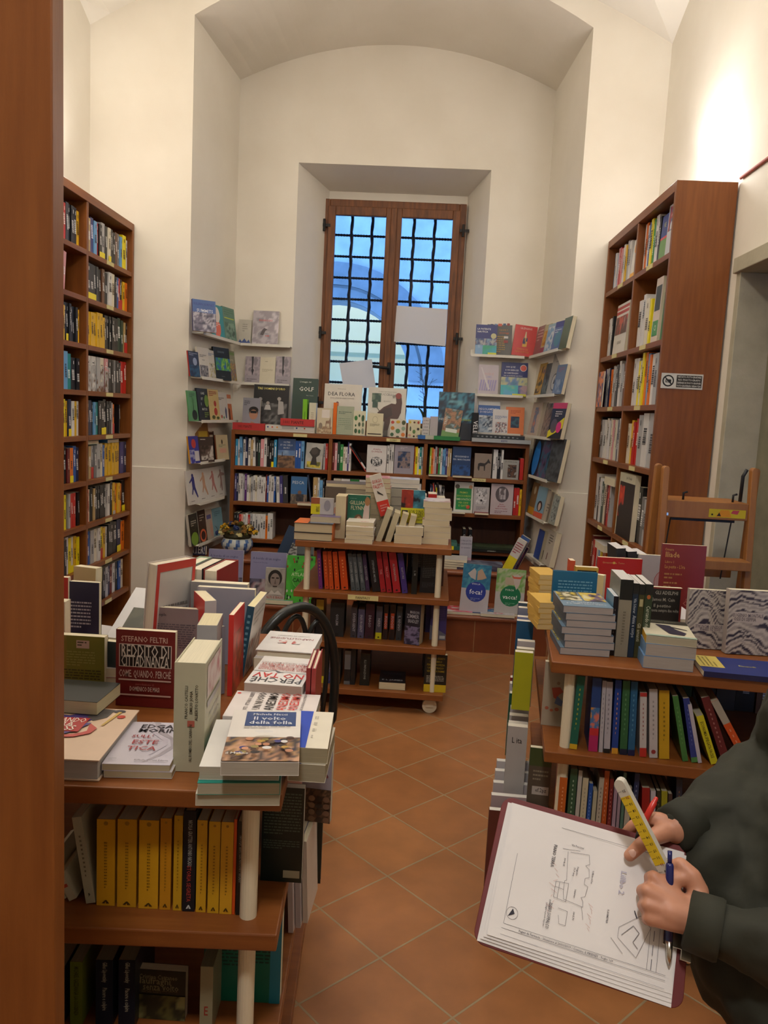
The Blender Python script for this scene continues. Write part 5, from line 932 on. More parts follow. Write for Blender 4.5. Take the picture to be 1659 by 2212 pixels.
# flower bowl
root = empty('flower_bowl', (-1.325, 5.93, Z2)); tag(root, 'blue and white majolica bowl of dried yellow and blue flowers', 'flower bowl')
b = MB(); prof = [(0, 0), (.07, 0), (.078, .008), (.108, .035), (.122, .068), (.12, .095), (.106, .12), (.1, .125), (.096, .118), (.1, .09), (0, .09)]
def majo(i, j):
    if i in (2,): return '3c5c94'
    if i in (3, 4, 5): return ['c8ccc8', '4c6ca4', 'c8ccc8', 'bcc4c8', '5c7cac', 'c8ccc8', '2c4c88'][(j*3+i*5+(j*j) % 4) % 7]
    return 'c8ccc4'
b.lathe(prof, n=48, colf=majo); b.obj('bowl', M_COVER, root, smooth=True)
def blossom(b, c, r, col, rnd):
    c = Vector(c)
    for k in range(9):
        d = Vector((rnd.uniform(-1, 1), rnd.uniform(-1, 1), rnd.uniform(-.2, 1))).normalized(); s_ = d.orthogonal().normalized()*r*.55; q = d.cross(s_).normalized()*r*.55; e = c+d*r*.55
        b.face([e-s_*.9, e-q*.9+d*r*.1, e+s_*.9, e+q*.9+d*r*.1, e+q*.4-s_*.5+d*r*.25], col)
        b.face([c, e-s_, e+d*r*.4, e+s_], col)
rnd = random.Random(11); sets = [('yellow_blossom', 'd8a818', 9, .028), ('cream_blossom', 'd0c48c', 8, .026), ('blue_blossom', '2c3c6c', 9, .026), ('ochre_leaf', '8c6424', 26, .022), ('olive_leaf', '54541c', 22, .022)]
for nm, c, cnt, r in sets:
    for k in range(cnt):
        b = MB(); a = rnd.random()*2*PI; rr_ = .15*math.sqrt(rnd.random()); zz = .13+.11*math.sqrt(max(0, 1-(rr_/.155)**2))*(.55+.45*rnd.random()) if rr_ < .15 else .12
        blossom(b, (rr_*math.cos(a), rr_*math.sin(a)*.85, zz), r*(.8+.5*rnd.random()), c, rnd); b.obj(nm, M_MATTE, root)
b = MB(); b.lathe([(0, .08), (.09, .1), (.11, .14), (.09, .19), (.04, .215), (0, .215)], '3a3418', n=16); b.obj('moss', M_MATTE, root)
# ================================================================== LEFT FOREGROUND UNIT: politics and society
I4 = Matrix.Identity(4); ZTOP = .9305
KIND[0] = None
GLU = 'books spread on the top of the left display unit'
def up(Y, a, b_, pb, pt, t, col, lab, group=GLU, z=ZTOP, rz=0, lean=.03, **kw):
    """standing, a cover toward the camera, placed on the table at depth Y"""
    a_ = loc_on(I4, Y, a, pb); b2 = loc_on(I4, Y, b_, pb); tp = loc_on(I4, Y, (a+b_)/2, pt); w_ = abs(b2.x-a_.x); h = tp.z-z
    return book(w_, h, t, col, Matrix.Translation((min(a_.x, b2.x), Y, z+.0005)) @ Matrix.Rotation(rz, 4, 'Z') @ Matrix.Rotation(-lean, 4, 'X'), lab, group, zf=z, **kw)
def spn(Y, px, py, z, t, h, d, col, lab, group=GLU, rz=PI/2, lean=0, side=0, **kw):
    """standing, spine toward the camera; px,py = lower left of the spine"""
    a_ = loc_on(I4, Y, px, py)
    return book(d, h, t, col, Matrix.Translation((a_.x+t*math.sin(rz), Y, z+.0005)) @ Matrix.Rotation(lean, 4, 'Y') @ Matrix.Rotation(side, 4, 'X') @ Matrix.Rotation(rz, 4, 'Z'), lab, group, zf=z, **kw)
# flat and standing books, nearest first
lie(-.640, 1.455, ZTOP, .185, .245, .04, .05, 0, 'd9bea6', 'big peach hardcover with purple and grey geometric art at the left front corner', GLU, hard=True, spinecol='8c2020', pages='b8b4b0', front=[
    ('p', [(.22, .42), (.5, .62), (.72, .95), (.52, .99), (.3, .82), (.0, .86), (0, .62)], '4a3c84'), ('p', [(.55, .99), (.74, .97), (.72, .8), (.6, .72), (.5, .8)], '4c4a4c'), ('c', .8, .94, .07, '4a4850', .04), ('c', .87, .82, .045, 'c04838'), ('p', [(.8, .92), (.84, .92), (.76, .62), (.73, .62)], 'c8a858'),
    ('p', [(.6, .66), (.72, .56), (.7, .46), (.56, .38), (.4, .36), (.4, .4), (.56, .44), (.64, .5)], 'c04c44'), ('p', [(.22, .6), (.62, .66), (.52, .5), (.3, .3)], '50408a'), ('r', .12, .47, .56, .75, 'b02a28'), ('t', .34, .69, .022, 'QUANDO', 'e8ddd0', .4), ('t', .3, .61, .02, "C'ERA", 'e8ddd0', .3), ('t', .32, .53, .024, "L'URSS", 'e8ddd0', .36),
    ('p', [(.1, .42), (.28, .38), (.2, .24), (.06, .3)], 'c8b43c'), ('p', [(.3, .34), (.5, .3), (.46, .26), (.3, .28)], '4c4844'), ('p', [(.24, .26), (.44, .24), (.36, .18), (.2, .2)], '9c8478')])
lie(-.65, 1.46, ZTOP-.0, .001, .001, .0005, 0, 0, 'b8d0c8', 'x', GLU) if False else None
for k in range(2):
    lie(-.486-.004*k, 1.458, ZTOP+.0135*k, .124, .198, .013, .09, 0, ['c8c0bc', 'c4bec8'][k], ['lower copy beneath the white paperback with red lettering and grey swirls', 'white aesthetics paperback with red lettering and grey swirls, lying near the front'][k], GLU, pages='c0b494', front=[] if k == 0 else [('p', [(.4, 1), (.5, 1), (.62, .78), (.86, .6), (.95, .4), (.8, .2), (.6, .05), (.56, .05), (.74, .22), (.87, .42), (.8, .58), (.56, .72)], 'a8a0a8'), ('p', [(.36, 1), (.38, 1), (.5, .74), (.78, .56), (.8, .42), (.62, .2), (.6, .22), (.74, .42), (.7, .54), (.46, .72)], 'c0b8c4'),
        ('t', .56, .88, .018, 'EDGAR', '2a2830', .8), ('t', .55, .77, .018, 'MORIN', '2a2830', .8), ('t', .35, .62, .013, "SULL'", 'a03038'), ('t', .45, .48, .018, 'ESTE', 'a03038', .62), ('t', .45, .33, .018, 'TICA', 'a03038', .58), ('L', .06, .06, .18, .1, 2, '8a8890'), ('t', .7, .06, .006, 'Raffaello Cortina Editore', '5c5458', .5)])
up(1.70, 249.5, 376, 1545, 1363, .018, '6c1a18', 'dark red standing book reading Reddito di cittadinanza in the left foreground', lean=0.0, front=None or [('t', .48, .885, .013, 'STEFANO FELTRI', 'c8a898', .78), ('r', .055, .52, .945, .82, 'c8b0a4'), ('r', .07, .53, .93, .81, '1c1210'), ('t', .5, .735, .03, 'REDDITO DI', 'c8bcb0', .8), ('t', .5, .6, .027, 'CITTADINANZA', 'c8bcb0', .8), ('t', .5, .44, .017, 'COME. QUANDO. PERCHÉ', 'c0a498', .88), ('r', .055, .345, .945, .365, 'c0a498'), ('t', .5, .3, .005, 'introduzione di', '9c5850'), ('t', .5, .24, .011, 'DOMENICO DE MASI', 'c8b0a4', .5), ('r', .055, .15, .945, .17, 'c0a498')])
up(1.74, 110, 225, 1513, 1374, .022, '6e6a1c', 'olive-gold book standing upside down at the left edge', lean=0.0, hard=False, front=[('r', 0, 0, .3, 1, '7c6a20'), ('r', .48, .8, .72, .93, 'b89c94'), ('L', .5, .83, .7, .92, 2, '3a3020'), ('L', .3, .5, .85, .76, 6, '8a8440'), ('L', .2, .1, .95, .46, 8, '38340c')])
# open black paperback lying face up
o = lie(-.70, 1.60, ZTOP+.041, .15, .12, .028, -.03, 0, '1a1c14', 'splayed black paperback resting on the big peach hardcover', GLU, pages='cfc6a4')
o = spn(1.40, 374, 1685, ZTOP, .058, .213, .165, 'b6b398', 'tall shrink-wrapped pale green book with its thick spine to the camera', rz=PI/2+.06, hard=True, pages='d8cfb4', spine=[
    ('t', .4, .64, .0055, 'FRANCO CASTELLI', '34342c', .38, PI/2), ('t', .57, .64, .0055, 'EMILIO JONA', '34342c', .3, PI/2), ('t', .73, .64, .0055, 'ALBERTO LOVATTO', '34342c', .38, PI/2), ('r', .45, .42, .68, .475, 'b06050'), ('t', .56, .27, .0055, 'AL ROMBO DEL CANNON', '34342c', .34, PI/2)],
    front=[('L', .3, .1, .85, .5, 5, 'a8a494'), ('n', .1, .65, .9, .95, ['c8c4bc', 'd8c8c4', 'b06068'], 4, 4), ('r', .1, .56, .9, .62, 'a4a0a0')])
# stacks at the right front
lie(-.287, 1.385, ZTOP, .145, .205, .022, .13, 0, 'c8c4b4', 'lowest white paperback of the stack overhanging the front edge', GLU, pages='b4ac94')
lie(-.286, 1.383, ZTOP+.0225, .142, .21, .022, .14, 180, '1c8878', 'teal-topped paperback in the overhanging front stack', GLU, pages='aca48c', front=[('L', .1, .86, .9, .94, 1, 'c0d8d0')])
lie(-.285, 1.392, ZTOP+.045, .138, .21, .024, .11, 180, 'd8d4cc', 'white politics paperback facing upside down under the crowd book', GLU, pages='b8b09c', front=[('t', .45, .93, .014, 'La politica', '34343c', .7)])
lie(-.2475, 1.376, ZTOP+.0695, .132, .235, .024, .13, 0, 'd6d0c8', 'white book with a painted crowd and blue title block topping the front stack', GLU, pages='b0a898', front=[
    ('r', .2, .66, .93, .96, '2c4474'), ('t', .55, .9, .010, 'Michela Nacci', 'ccd0d8', .5), ('t', .55, .81, .016, 'Il volto', 'ccd0d8', .5), ('t', .57, .72, .016, 'della folla', 'ccd0d8', .62), ('L', .2, .6, .9, .645, 2, '8a8480'), ('n', 0, 0, 1, .42, ['5c4438', 'a87c5c', '3c3434', 'c09474', '8a6a3c', '2c2c3c'], 31, 8)]+
    [('c', RB.uniform(.06, .94), .40-.42*j/26+.04*RB.random(), RB.uniform(.04, .065), ['c08868', '4c3428', 'b07858', '2c2420', '8c7c48', '3c3870', 'd0ccc8', 'b08c40', '5c4838'][j % 9], .045) for j in range(27)]+[('c', .5, .42, .13, 'd0ccc8', .05), ('t', .2, .025, .008, 'il Mulino', 'd8d4cc', .3)])
lie(-.168, 1.478, ZTOP+.0, .07, .18, .035, .0, 0, 'd4ccb8', 'blue-striped white book sticking out to the right of the crowd book', GLU, front=[('r', 0, 0, .35, 1, '2440a8')], pages='9c9278')
lie(-.170, 1.480, ZTOP+.036, .072, .18, .03, .04, 0, 'd8d0bc', 'white book with a broad blue stripe beside the crowd book', GLU, pages='a09678', front=[('r', 0, 0, .42, 1, '2848b0'), ('L', .5, .2, .6, .9, 4, 'b0a898')])
lie(-.272, 1.615, ZTOP, .185, .145, .03, .02, 90, 'c8c4bc', 'lower white paperback under the humanism book', GLU)
lie(-.272, 1.615, ZTOP+.031, .188, .15, .026, .02, 90, 'd8d0cc', 'white book lying sideways with mirrored red and black title', GLU, pages='b0a898', front=[('c', .9, .96, .03, 'c83c34'), ('t', .5, .80, .009, 'LUIGI CIOTTI   VITTORIO V. ALBERTI', '50484c', .9), ('t', .5, .68, .017, 'PER UN NUOVO', '2c2828', .9), ('t', .5, .54, .021, 'UMANESIMO', '2c2828', .92), ('t', .5, .40, .021, 'UMANESIMO', 'c83c34', .92), ('t', .5, .27, .021, 'UMANESIMO', 'c83c34', .92), ('t', .5, .17, .006, 'COME RIDARE UN IDEALE AGLI ITALIANI', '50484c', .9)])
lie(-.283, 1.785, ZTOP, .135, .205, .05, -.02, 180, 'b4a4a0', 'thick white paperback supporting the no tav book', GLU, pages='a89484')
lie(-.283, 1.785, ZTOP+.051, .132, .2, .026, -.04, 180, 'd8d4d0', 'white book with big upside-down title in red and grey', GLU, pages='b09c90', front=[('t', .5, .88, .030, 'PERCHÉ', '3c3c40', .88), ('t', .5, .70, .032, 'NO TAV', 'c03430', .88), ('p', [(0, .58), (.2, .6), (.4, .57), (.55, .61), (.62, .53), (.75, .59), (1, .58), (1, .57), (.75, .575), (.62, .52), (.5, .58), (.4, .56), (.2, .59), (0, .57)], '6a686c')]+[('t', .5, .50-.055*i, .011, s_, 'b85048' if i < 4 else '8c6864', .88) for i, s_ in enumerate(('MARCO TRAVAGLIO ERRI DE LUCA', 'TOMASO MONTANARI LIVIO PEPINO', 'IVAN CICCONI LUCA MERCALLI', 'MARCO REVELLI', 'ANGELO TARTAGLIA MARCO PONTI'))])
lie(-.305, 2.01, ZTOP, .14, .19, .06, -.03, 180, 'c4bcb4', 'white volume under the Napolitudine book', GLU)
lie(-.300, 2.01, ZTOP+.0605, .145, .175, .02, -.03, 180, 'dcd8d4', 'white book lying upside down with two small red sketches', GLU, hard=True, front=[('t', .5, .36, .014, 'NAPOLITUDINE', '8c3838', .8), ('t', .5, .22, .007, 'LUCIANO DE CRESCENZO', '8a8480', .6), ('n', .3, .5, .45, .64, ['dcd8d4', 'b86058', 'dcd8d4'], 3, 6), ('n', .55, .5, .7, .64, ['dcd8d4', 'b86058', 'dcd8d4'], 8, 6)])
for k, (dx, c, L_) in enumerate(((0, '8c2a28', 'crimson slim book standing at the right edge beside the no tav book'), (.012, '9c3430', 'second crimson slim book standing at the right edge'))):
    book(.15, .115, .01, c, Matrix.Translation((-.205+dx, 1.70, ZTOP)) @ Matrix.Rotation(PI/2+.02, 4, 'Z'), L_, GLU, hard=True)
# standing ones in the middle
spn(1.93, 509, 1468, ZTOP, .019, .19, .17, '1c5068', 'white book with a dark blue spine standing behind the humanism book', rz=PI/2-.0, lean=.13, spinecol='16485c', frontcol='cfccc8', front=[('L', .15, .68, .9, .9, 3, 'a8a4a0'), ('n', .05, .02, .95, .5, ['c4bcb8', '8c4c44', 'd0ccc8', '6c6464', 'd0ccc8'], 5, 4)], spine=[('L', .3, .1, .7, .9, 10, '6a98a8')], pages='e0d4a8')
# book with a fanned text block
o = up(1.80, 470, 487, 1545, 1357, .02, '8c8c94', 'grey book standing half open behind the shrink-wrapped one', rz=.9, lean=0.02, pages='d0c4a4')
for k in range(2): 
    B = Matrix.Translation((-.493+.03*k, 1.79, ZTOP)) @ Matrix.Rotation([1.25, .75][k], 4, 'Z') @ Matrix.Rotation(.03, 4, 'X')
book(.11, .195, .045, '9c9c9c', Matrix.Translation((-.425, 1.72, ZTOP+.0005)) @ Matrix.Rotation(PI/2+.12, 4, 'Z'), 'thick paperback with a fanned cream text block behind the shrink-wrapped book', GLU, pages='d4c8a4')
book(.13, .20, .012, 'c43028', Matrix.Translation((-.405, 1.80, ZTOP+.0005)) @ Matrix.Rotation(PI/2+.02, 4, 'Z'), 'bright red book standing with its cover to the right', GLU, front=[('n', 0, 0, 1, .75, ['a02c20', 'c8442c', '8c3820', 'b86030'], 4, 3)])
book(.12, .20, .03, 'b8b4b4', Matrix.Translation((-.48, 1.93, ZTOP+.0005)) @ Matrix.Rotation(PI/2+.5, 4, 'Z'), 'red-flapped thick book standing half open in the middle', GLU, pages='e4d8b8', backcol='c43028')
up(1.97, 316, 425, 1500, 1315, .02, '8a7878', 'dusty mauve back cover with small publisher name, standing mid-table', lean=.02, front=[('t', .26, .88, .008, 'people', '28242c', .3), ('L', .15, .3, .95, .75, 12, '5c5058')])
_f = onY(303, 1410, 1.97); _rz = -PI/2-.42; _o = Vector((_f.x, _f.y, 0))-Vector((math.cos(_rz), math.sin(_rz), 0))*.15
book(.15, .275, .034, 'c4bab4', Matrix.Translation((_o.x, _o.y, ZTOP)) @ Matrix.Rotation(.06, 4, 'Y') @ Matrix.Rotation(_rz, 4, 'Z'), 'tall red-edged hardcover with cream pages standing left of centre', GLU, hard=True, backcol='c4c0bc', back=[('r', 0, 0, .08, 1, 'c04038'), ('r', 0, .92, 1, 1, 'c04038'), ('r', .92, 0, 1, 1, 'c04038'), ('L', .2, .15, .85, .6, 8, '84807c')], pages='e0d4c0', zf=ZTOP)
for k, (px, c, L_) in enumerate(((368, '9cb8a0', 'green-edged'), (398, '403a3c', 'dark-edged'), (430, '8c2c2c', 'maroon-edged'))):
    book(.17, .24, .036+.002*k, c, Matrix.Translation((onY(px, 1300, 2.16).x+.045, 2.13-.01*k+.17, ZTOP+.0005)) @ Matrix.Rotation(-PI/2-.12, 4, 'Z'), '%s thick hardcover standing fore-edge out, one of three by the mauve book' % L_, GLU, hard=True, pages='e4dac4')
up(2.07, 409, 530, 1420, 1260, .03, '9a9694', 'long grey book standing at the back of the left display unit', lean=.0, front=[])
up(2.03, 423, 546, 1430, 1271, .02, '94909a', 'pale grey back cover standing before the long grey book', lean=.0, front=[('L', .6, .2, .95, .45, 5, '6a6870')])
up(2.02, 150, 213, 1500, 1258, .018, '1c1c40', 'navy back cover with small white text at the left edge', lean=.0, back=[], front=[('L', .05, .38, .75, .75, 8, 'b0b0c0')])
up(2.05, 95, 147, 1500, 1247, .02, 'c02c20', 'bright red book standing at the far left', lean=.0, front=[('r', 0, 0, 1, .42, 'd0c4b4')])
up(1.92, 100, 140, 1450, 1300, .035, 'c8b8a8', 'thick pale book beside the post, below the bright red one', lean=.0)
up(2.14, 156, 210, 1400, 1226, .03, 'c8b888', 'yellow-paged open paperback behind the navy book', rz=-.25, lean=.03, front=[('L', .1, .3, .9, .8, 7, 'e0d8b8')])
lie(-.79, 2.06, ZTOP+.03, .22, .16, .02, -.25, 0, 'd0ccc8', 'open photo book with a dark landscape lying at the back', GLU, hard=True, front=[('r', .0, 0, 1, 1, 'd4d0d0')])
o = Matrix.Translation((-.80, 2.02, ZTOP+.06)) @ Matrix.Rotation(-.15, 4, 'Z') @ Matrix.Rotation(-1.0, 4, 'X'); book(.19, .19, .012, 'd8d8dc', o, 'propped white page with a dark greenish photograph', GLU, front=[('n', .15, .0, 1, .6, ['2c2e28', '484a3c', '3a3c34', '5c5c48'], 7, 4)])
lie(-.73, 1.93, ZTOP, .26, .17, .03, .1, 0, 'b83430', 'red and black book lying under the photo book', GLU, front=[('r', 0, .4, 1, 1, 'b83430'), ('t', .6, .7, .02, 'POLITICA', 'd8d4d0', .7), ('r', 0, .3, 1, .38, 'd8d4d0'), ('t', .5, .15, .02, 'CHE FARE', 'd8d4d0', .8)])
lie(-.78, 1.86, ZTOP, .1, .14, .12, 0, 0, 'c8b0a4', 'block of pale paperbacks stacked flat at the left', GLU, pages='c0a890') if False else None
for k in range(3): lie(-.66+.003*k, 1.82, ZTOP+.023*k, .17, .13, .022, .05*k, 0, ['c8b8b0', 'c0463c', 'd4ccc8'][k], '%s paperback of the flat pile between olive and dark red covers' % ['bottom', 'middle', 'top'][k], GLU)
book(.13, .13, .02, '28383c', Matrix.Translation((-.70, 1.76, ZTOP+.0005)) @ Matrix.Rotation(-.1, 4, 'Z'), 'dark teal book with slanted white letters between olive and dark red covers', GLU, front=[('t', .75, .6, .02, 'MA NON', 'c8ccc8', .5, -1.3), ('t', .88, .5, .02, 'TROPPO', 'c8ccc8', .5, -1.3)])
# second shelf of the left unit (spines toward the camera)
GLU2 = 'books on the second shelf of the left display unit'
zz = UZ[1]
def sp2(px0, px1, py, pt, col, lab, fl=(), d=.14, side=0, lean=0, Y=1.385, z=zz, g=GLU2, pages='8c8468', **kw):
    a_ = loc_on(I4, Y, px0, py); b2 = loc_on(I4, Y, px1, py); tp = loc_on(I4, Y, (px0+px1)/2, pt); t = b2.x-a_.x
    return book(d, min(.232, (tp.z-z)/math.cos(lean)), t, col, Matrix.Translation((b2.x, Y, z+.0005)) @ Matrix.Rotation(lean, 4, 'Y') @ Matrix.Rotation(PI/2+.05, 4, 'Z'), lab, g, zf=z, spine=list(fl), **kw)
MONO = [('c', .5, .955, .12, '9c7420'), ('L', .42, .2, .58, .75, 16, '8a6414'), ('p', [(.3, .03), (.45, .03), (.52, .055), (.55, .03), (.72, .03), (.55, .07), (.47, .065)], '4a3408')]
YC = ['d09c1c', 'c8941c', 'cc981c', 'c08418', 'c0941c', 'c8981c', 'c89a1c', 'cc9820']
YP = [(209, 247, 2010, 1770), (253, 293, 2008, 1770), (299, 340, 2010, 1772), (344, 367, 2005, 1768), (373, 391, 1995, 1762), (422, 443, 2008, 1772), (447, 471, 2010, 1775), (473, 499, 2012, 1776)]
for k, (a, b_, pb, pt) in enumerate(YP): sp2(a, b_, pb, pt, YC[k], 'golden yellow paperback, %s of eight on the left unit second shelf' % ['first', 'second', 'third', 'fourth', 'fifth', 'sixth', 'seventh', 'last'][k], MONO, pages='b4a888')
sp2(393, 419, 2003, 1752, '10141c', 'near-black book with white and red spine text among the golden paperbacks', [('t', .55, .68, .008, 'NICOLA GRATTERI ANTONIO NICASO', 'a8aca8', .46, -PI/2), ('t', .5, .28, .008, 'STORIA SEGRETA', 'a84038', .36, -PI/2), ('p', [(.3, .03), (.45, .03), (.52, .055), (.55, .03), (.72, .03), (.55, .07), (.47, .065)], 'c0c4c0')], hard=True)
sp2(500, 506, 2005, 1770, 'c84c14', 'thin orange book right of the golden paperbacks')
sp2(508, 525, 1998, 1775, '14140f', 'thin black book beside the front post', [('t', .5, .6, .007, 'NICOLA GRATTERI ANTONIO NICASO', 'a0a098', .5, -PI/2)])
sp2(186, 206, 1995, 1770, 'a8a48c', 'pale spine leaning left of the golden paperbacks', [('L', .4, .3, .6, .8, 10, '5c5848'), ('t', .5, .1, .02, ',', '34342c')], lean=-.16)
sp2(148, 165, 1990, 1900, 'b4ac94', 'short white spine leaning strongly at the left of the shelf', [('r', .2, .5, .8, .62, 'a84030')], lean=-.5)
sp2(130, 143, 1985, 1880, 'b0a890', 'short white spine leaning beside the post edge', [('r', .1, .3, .9, .5, '6a6860')], lean=-.5)
sp2(166, 174, 1985, 1880, 'a84820', 'small rust-red book tucked behind the leaning white spines', lean=-.35, Y=1.43)
# display copies on the right-hand side of the left unit
GLS = 'books displayed on the side of the left display unit'
def sideb(x, y, z, w_, h, t, col, lab, rz, tilt=.05, **kw): return book(w_, h, t, col, Matrix.Translation((x, y, z+.0005)) @ Matrix.Rotation(rz, 4, 'Z') @ Matrix.Rotation(-tilt, 4, 'X'), lab, GLS, **kw)
a_ = onY(562, 1905, 1.50); book(.085, .205, .02, '10201c', Matrix.Translation((a_.x-.0, 1.50, zz+.0005)), 'dark green-black back cover beside the front post with fine print', GLS, front=[('L', .05, .5, .95, .95, 14, '4c5c50'), ('L', .05, .35, .95, .45, 4, '4c5c50'), ('r', .55, .05, .95, .13, 'a0a08c')], pages='c8c4b8')
sideb(-.245, 1.62, zz, .13, .21, .016, '1c1c40', 'navy book with grey edge on the right side of the left unit', PI/2+.05, backcol='6a6870')
for k in range(3): sideb(-.225+.0145*k, 1.72+.02*k, zz-.27+.0, .14, .21, .012, ['c8bcc0', 'b8b4bc', 'd8d0c8'][k], '%s pale book on the third shelf side of the left unit' % ['first', 'second', 'third'][k], PI/2-.05)
book(.075, .21, .018, '9c949c', Matrix.Translation((-.235, 1.86, zz-.06)) @ Matrix.Rotation(-.12, 4, 'Z'), 'grey migration book with a crowd of heads jutting out to the right', GLS, front=[('t', .5, .8, .012, 'Maalani', '34303c', .7), ('t', .35, .7, .013, 'so', '8c3c40'), ('t', .5, .6, .014, 'nazione', '8c3c40', .8), ('n', 0, 0, 1, .42, ['3c2c24', '6a4c38', '4c3828', '8a6448'], 6, 9)]+[('c', .12+.25*(j % 4), .04+.09*(j//4), .11, ['5c4434', '7c5a44', '3c2c24', '8c6a50'][(j*7) % 4], .1) for j in range(16)])
book(.09, .22, .02, '14201c', Matrix.Translation((-.275, 1.92, UZ[2]-.0)) @ Matrix.Rotation(.05, 4, 'Z'), 'grey back cover with framed text low on the side of the left unit', GLS, front=[('r', 0, 0, .85, 1, '6a6c60'), ('L', .1, .7, .7, .9, 4, '3c3c34'), ('r', .15, .3, .65, .31, '3c3c34'), ('r', .15, .6, .65, .61, '3c3c34'), ('r', .15, .3, .17, .61, '3c3c34'), ('r', .3, .08, .6, .2, '34342c')])
# third shelf of the left unit
GLU3 = 'books on the third shelf of the left display unit'; z3 = UZ[2]
def sp3(px0, px1, pt, col, lab, fl=(), Y=1.40, h=None, **kw):
    a_ = loc_on(I4, Y, px0, 2212); b2 = loc_on(I4, Y, px1, 2212); tp = loc_on(I4, Y, (px0+px1)/2, pt)
    return book(.14, (tp.z-z3), b2.x-a_.x, col, Matrix.Translation((b2.x, Y, z3+.0005)) @ Matrix.Rotation(PI/2+.05, 4, 'Z'), lab, GLU3, spine=list(fl), pages='8a8468', **kw)
sp3(110, 139, 2090, '101c34', 'dark blue book with a red stroke at the left of the third shelf', [('r', .2, .5, .5, .62, 'a03028')])
sp3(152, 178, 2078, '5c6a1c', 'olive green spine on the third shelf', [('t', .5, .7, .009, 'MICHAEL GAZZANIGA', '28300c', .45, -PI/2), ('t', .5, .3, .008, 'LA COSCIENZA', '28300c', .3, -PI/2)])
for k, (a, b_) in enumerate(((207, 243), (256, 291))):
    sp3(a, b_, 2074, '0e1826', '%s copy of the black pleasure and guilt spine, third shelf' % ['left', 'right'][k], [('t', .5, .82, .009, 'Gilles Lipovetsky', 'a8a894', .3, -PI/2), ('t', .5, .42, .009, 'Piacere e colpire', 'a8a894', .34, -PI/2)], frontcol='0e1826', backcol='8a6420')
a_ = loc_on(I4, 1.46, 293, 2212); b2 = loc_on(I4, 1.46, 408, 2212); tp = loc_on(I4, 1.46, 350, 2074)
book(b2.x-a_.x, tp.z-z3, .02, '2c2a1c', Matrix.Translation((a_.x, 1.43, z3+.0005)) @ Matrix.Rotation(-.0, 4, 'Z'), 'dark cover of a shipwreck book facing out on the third shelf', GLU3, front=[('t', .5, .86, .010, 'Cristina Cattaneo', '7c7858', .7), ('t', .4, .76, .015, 'Naufraghi', '7c7858', .65), ('t', .55, .66, .015, 'senza volto', '7c7858', .65), ('L', .2, .54, .9, .6, 2, '5c583c'), ('n', 0, 0, 1, .5, ['1c1c12', '5c5a30', '2c2c1c', '8a8654'], 5, 3)])
sp3(431, 458, 2088, '8a8468', 'pale spine with a red letter on the third shelf', [('t', .5, .35, .02, 'E', '8c2c20', .3)])
a_ = loc_on(I4, 1.52, 445, 2212); b2 = loc_on(I4, 1.52, 606, 2212)
book(b2.x-a_.x, .228, .03, '0e6a58', Matrix.Translation((a_.x, 1.49, z3+.0005)) @ Matrix.Rotation(.03, 4, 'Z'), 'large turquoise-green back cover behind the lower post', GLU3, front=[('L', .08, .78, .6, .85, 2, '5ca898'), ('L', .05, .35, .95, .7, 10, '083c34'), ('r', .86, 0, 1, 1, '1c7c98')])
row('w421 e320 k421 n421 w321 g421 m321 k421 w421', T_LU, .1, .55, UZ[3], 'on the lowest shelf of the left unit', 'books on the lowest shelf of the left display unit', depth=.14, y0=.05, split=True)
# ================================================================== MIDDLE UNIT
KIND[0] = 'thriller_book'
GCU = 'books on the top of the middle display unit'
def liec(z, t, FL, FR, depth, turn, col, lab, g=GCU, **kw): return liepx(z, t, FL, FR, depth, turn, col, lab, g, **kw)
zc = ZTOP
for k, (t, c, f_) in enumerate(((.042, 'c8bca0', 'e07020'), (.05, 'c8bca0', 'e07020'))):
    lie(-.515, 4.24, zc+[0, .0425][k], .21, .2, t, -.02, 180, '2c2a2c', ['lower', 'upper'][k]+' fat orange and black bestseller at the left front of the middle unit', GCU, pages='c4b494', front=[('r', .65, 0, 1, 1, 'd86c1c'), ('n', 0, .1, .6, .9, ['2c2a2c', '6a7c98', '4c4048'], 4, 4)], hard=True, spinecol='d86c1c')
lie(-.46, 4.27, zc+.093, .16, .16, .032, 0, 0, '6a5c7c', 'purple-edged paperback on the fat orange ones', GCU, pages='c0b094')
CU_ = lambda Y, a, b_, pb, pt, t, c, L_, z=zc, **kw: up(Y, a, b_, pb, pt, t, c, L_, GCU, z=z, **kw)
CU_(4.28, 671, 720, 1113, 1076, .02, 'b0acac', 'white paperback with an elephant drawing and a yellow band', z=zc+.1255, front=[('r', 0, 0, .4, .62, 'c8c020'), ('r', 0, .62, .38, 1, '8c4c30'), ('t', .3, .3, .02, 'DOLAN', '28241c', .3, -PI/2), ('c', .72, .55, .14, '8c8890', .24)])
spn(4.26, 723, 1163, zc, .056, .24, .15, 'cabb98', 'thick upright book showing its cream fore-edge', GCU, rz=-PI/2-.15+PI-PI, pages='d0c09c') if False else None
book(.15, .235, .058, '8c5c48', Matrix.Translation((onY(722, 1163, 4.26).x, 4.41, zc+.0005)) @ Matrix.Rotation(-PI/2, 4, 'Z'), 'thick upright novel showing its cream fore-edge on the middle unit', GCU, pages='cfc09c')
CU_(4.30, 748, 796, 1160, 1070, .04, '1a5c48', 'green thriller cover with two women, standing on the middle unit', front=[('t', .45, .82, .022, 'GILLIAN', 'b8b090', .75), ('t', .45, .7, .022, 'FLYNN', 'b8b090', .6), ('L', .1, .9, .7, .93, 1, '6a9080'), ('c', .5, .42, .2, '5c4028', .26), ('c', .52, .44, .1, 'b08c78', .13), ('p', [(.66, .3), (.98, .3), (.98, .9), (.84, .98), (.74, .7)], 'b8a49c'), ('c', .88, .86, .12, '9c7048', .2)])
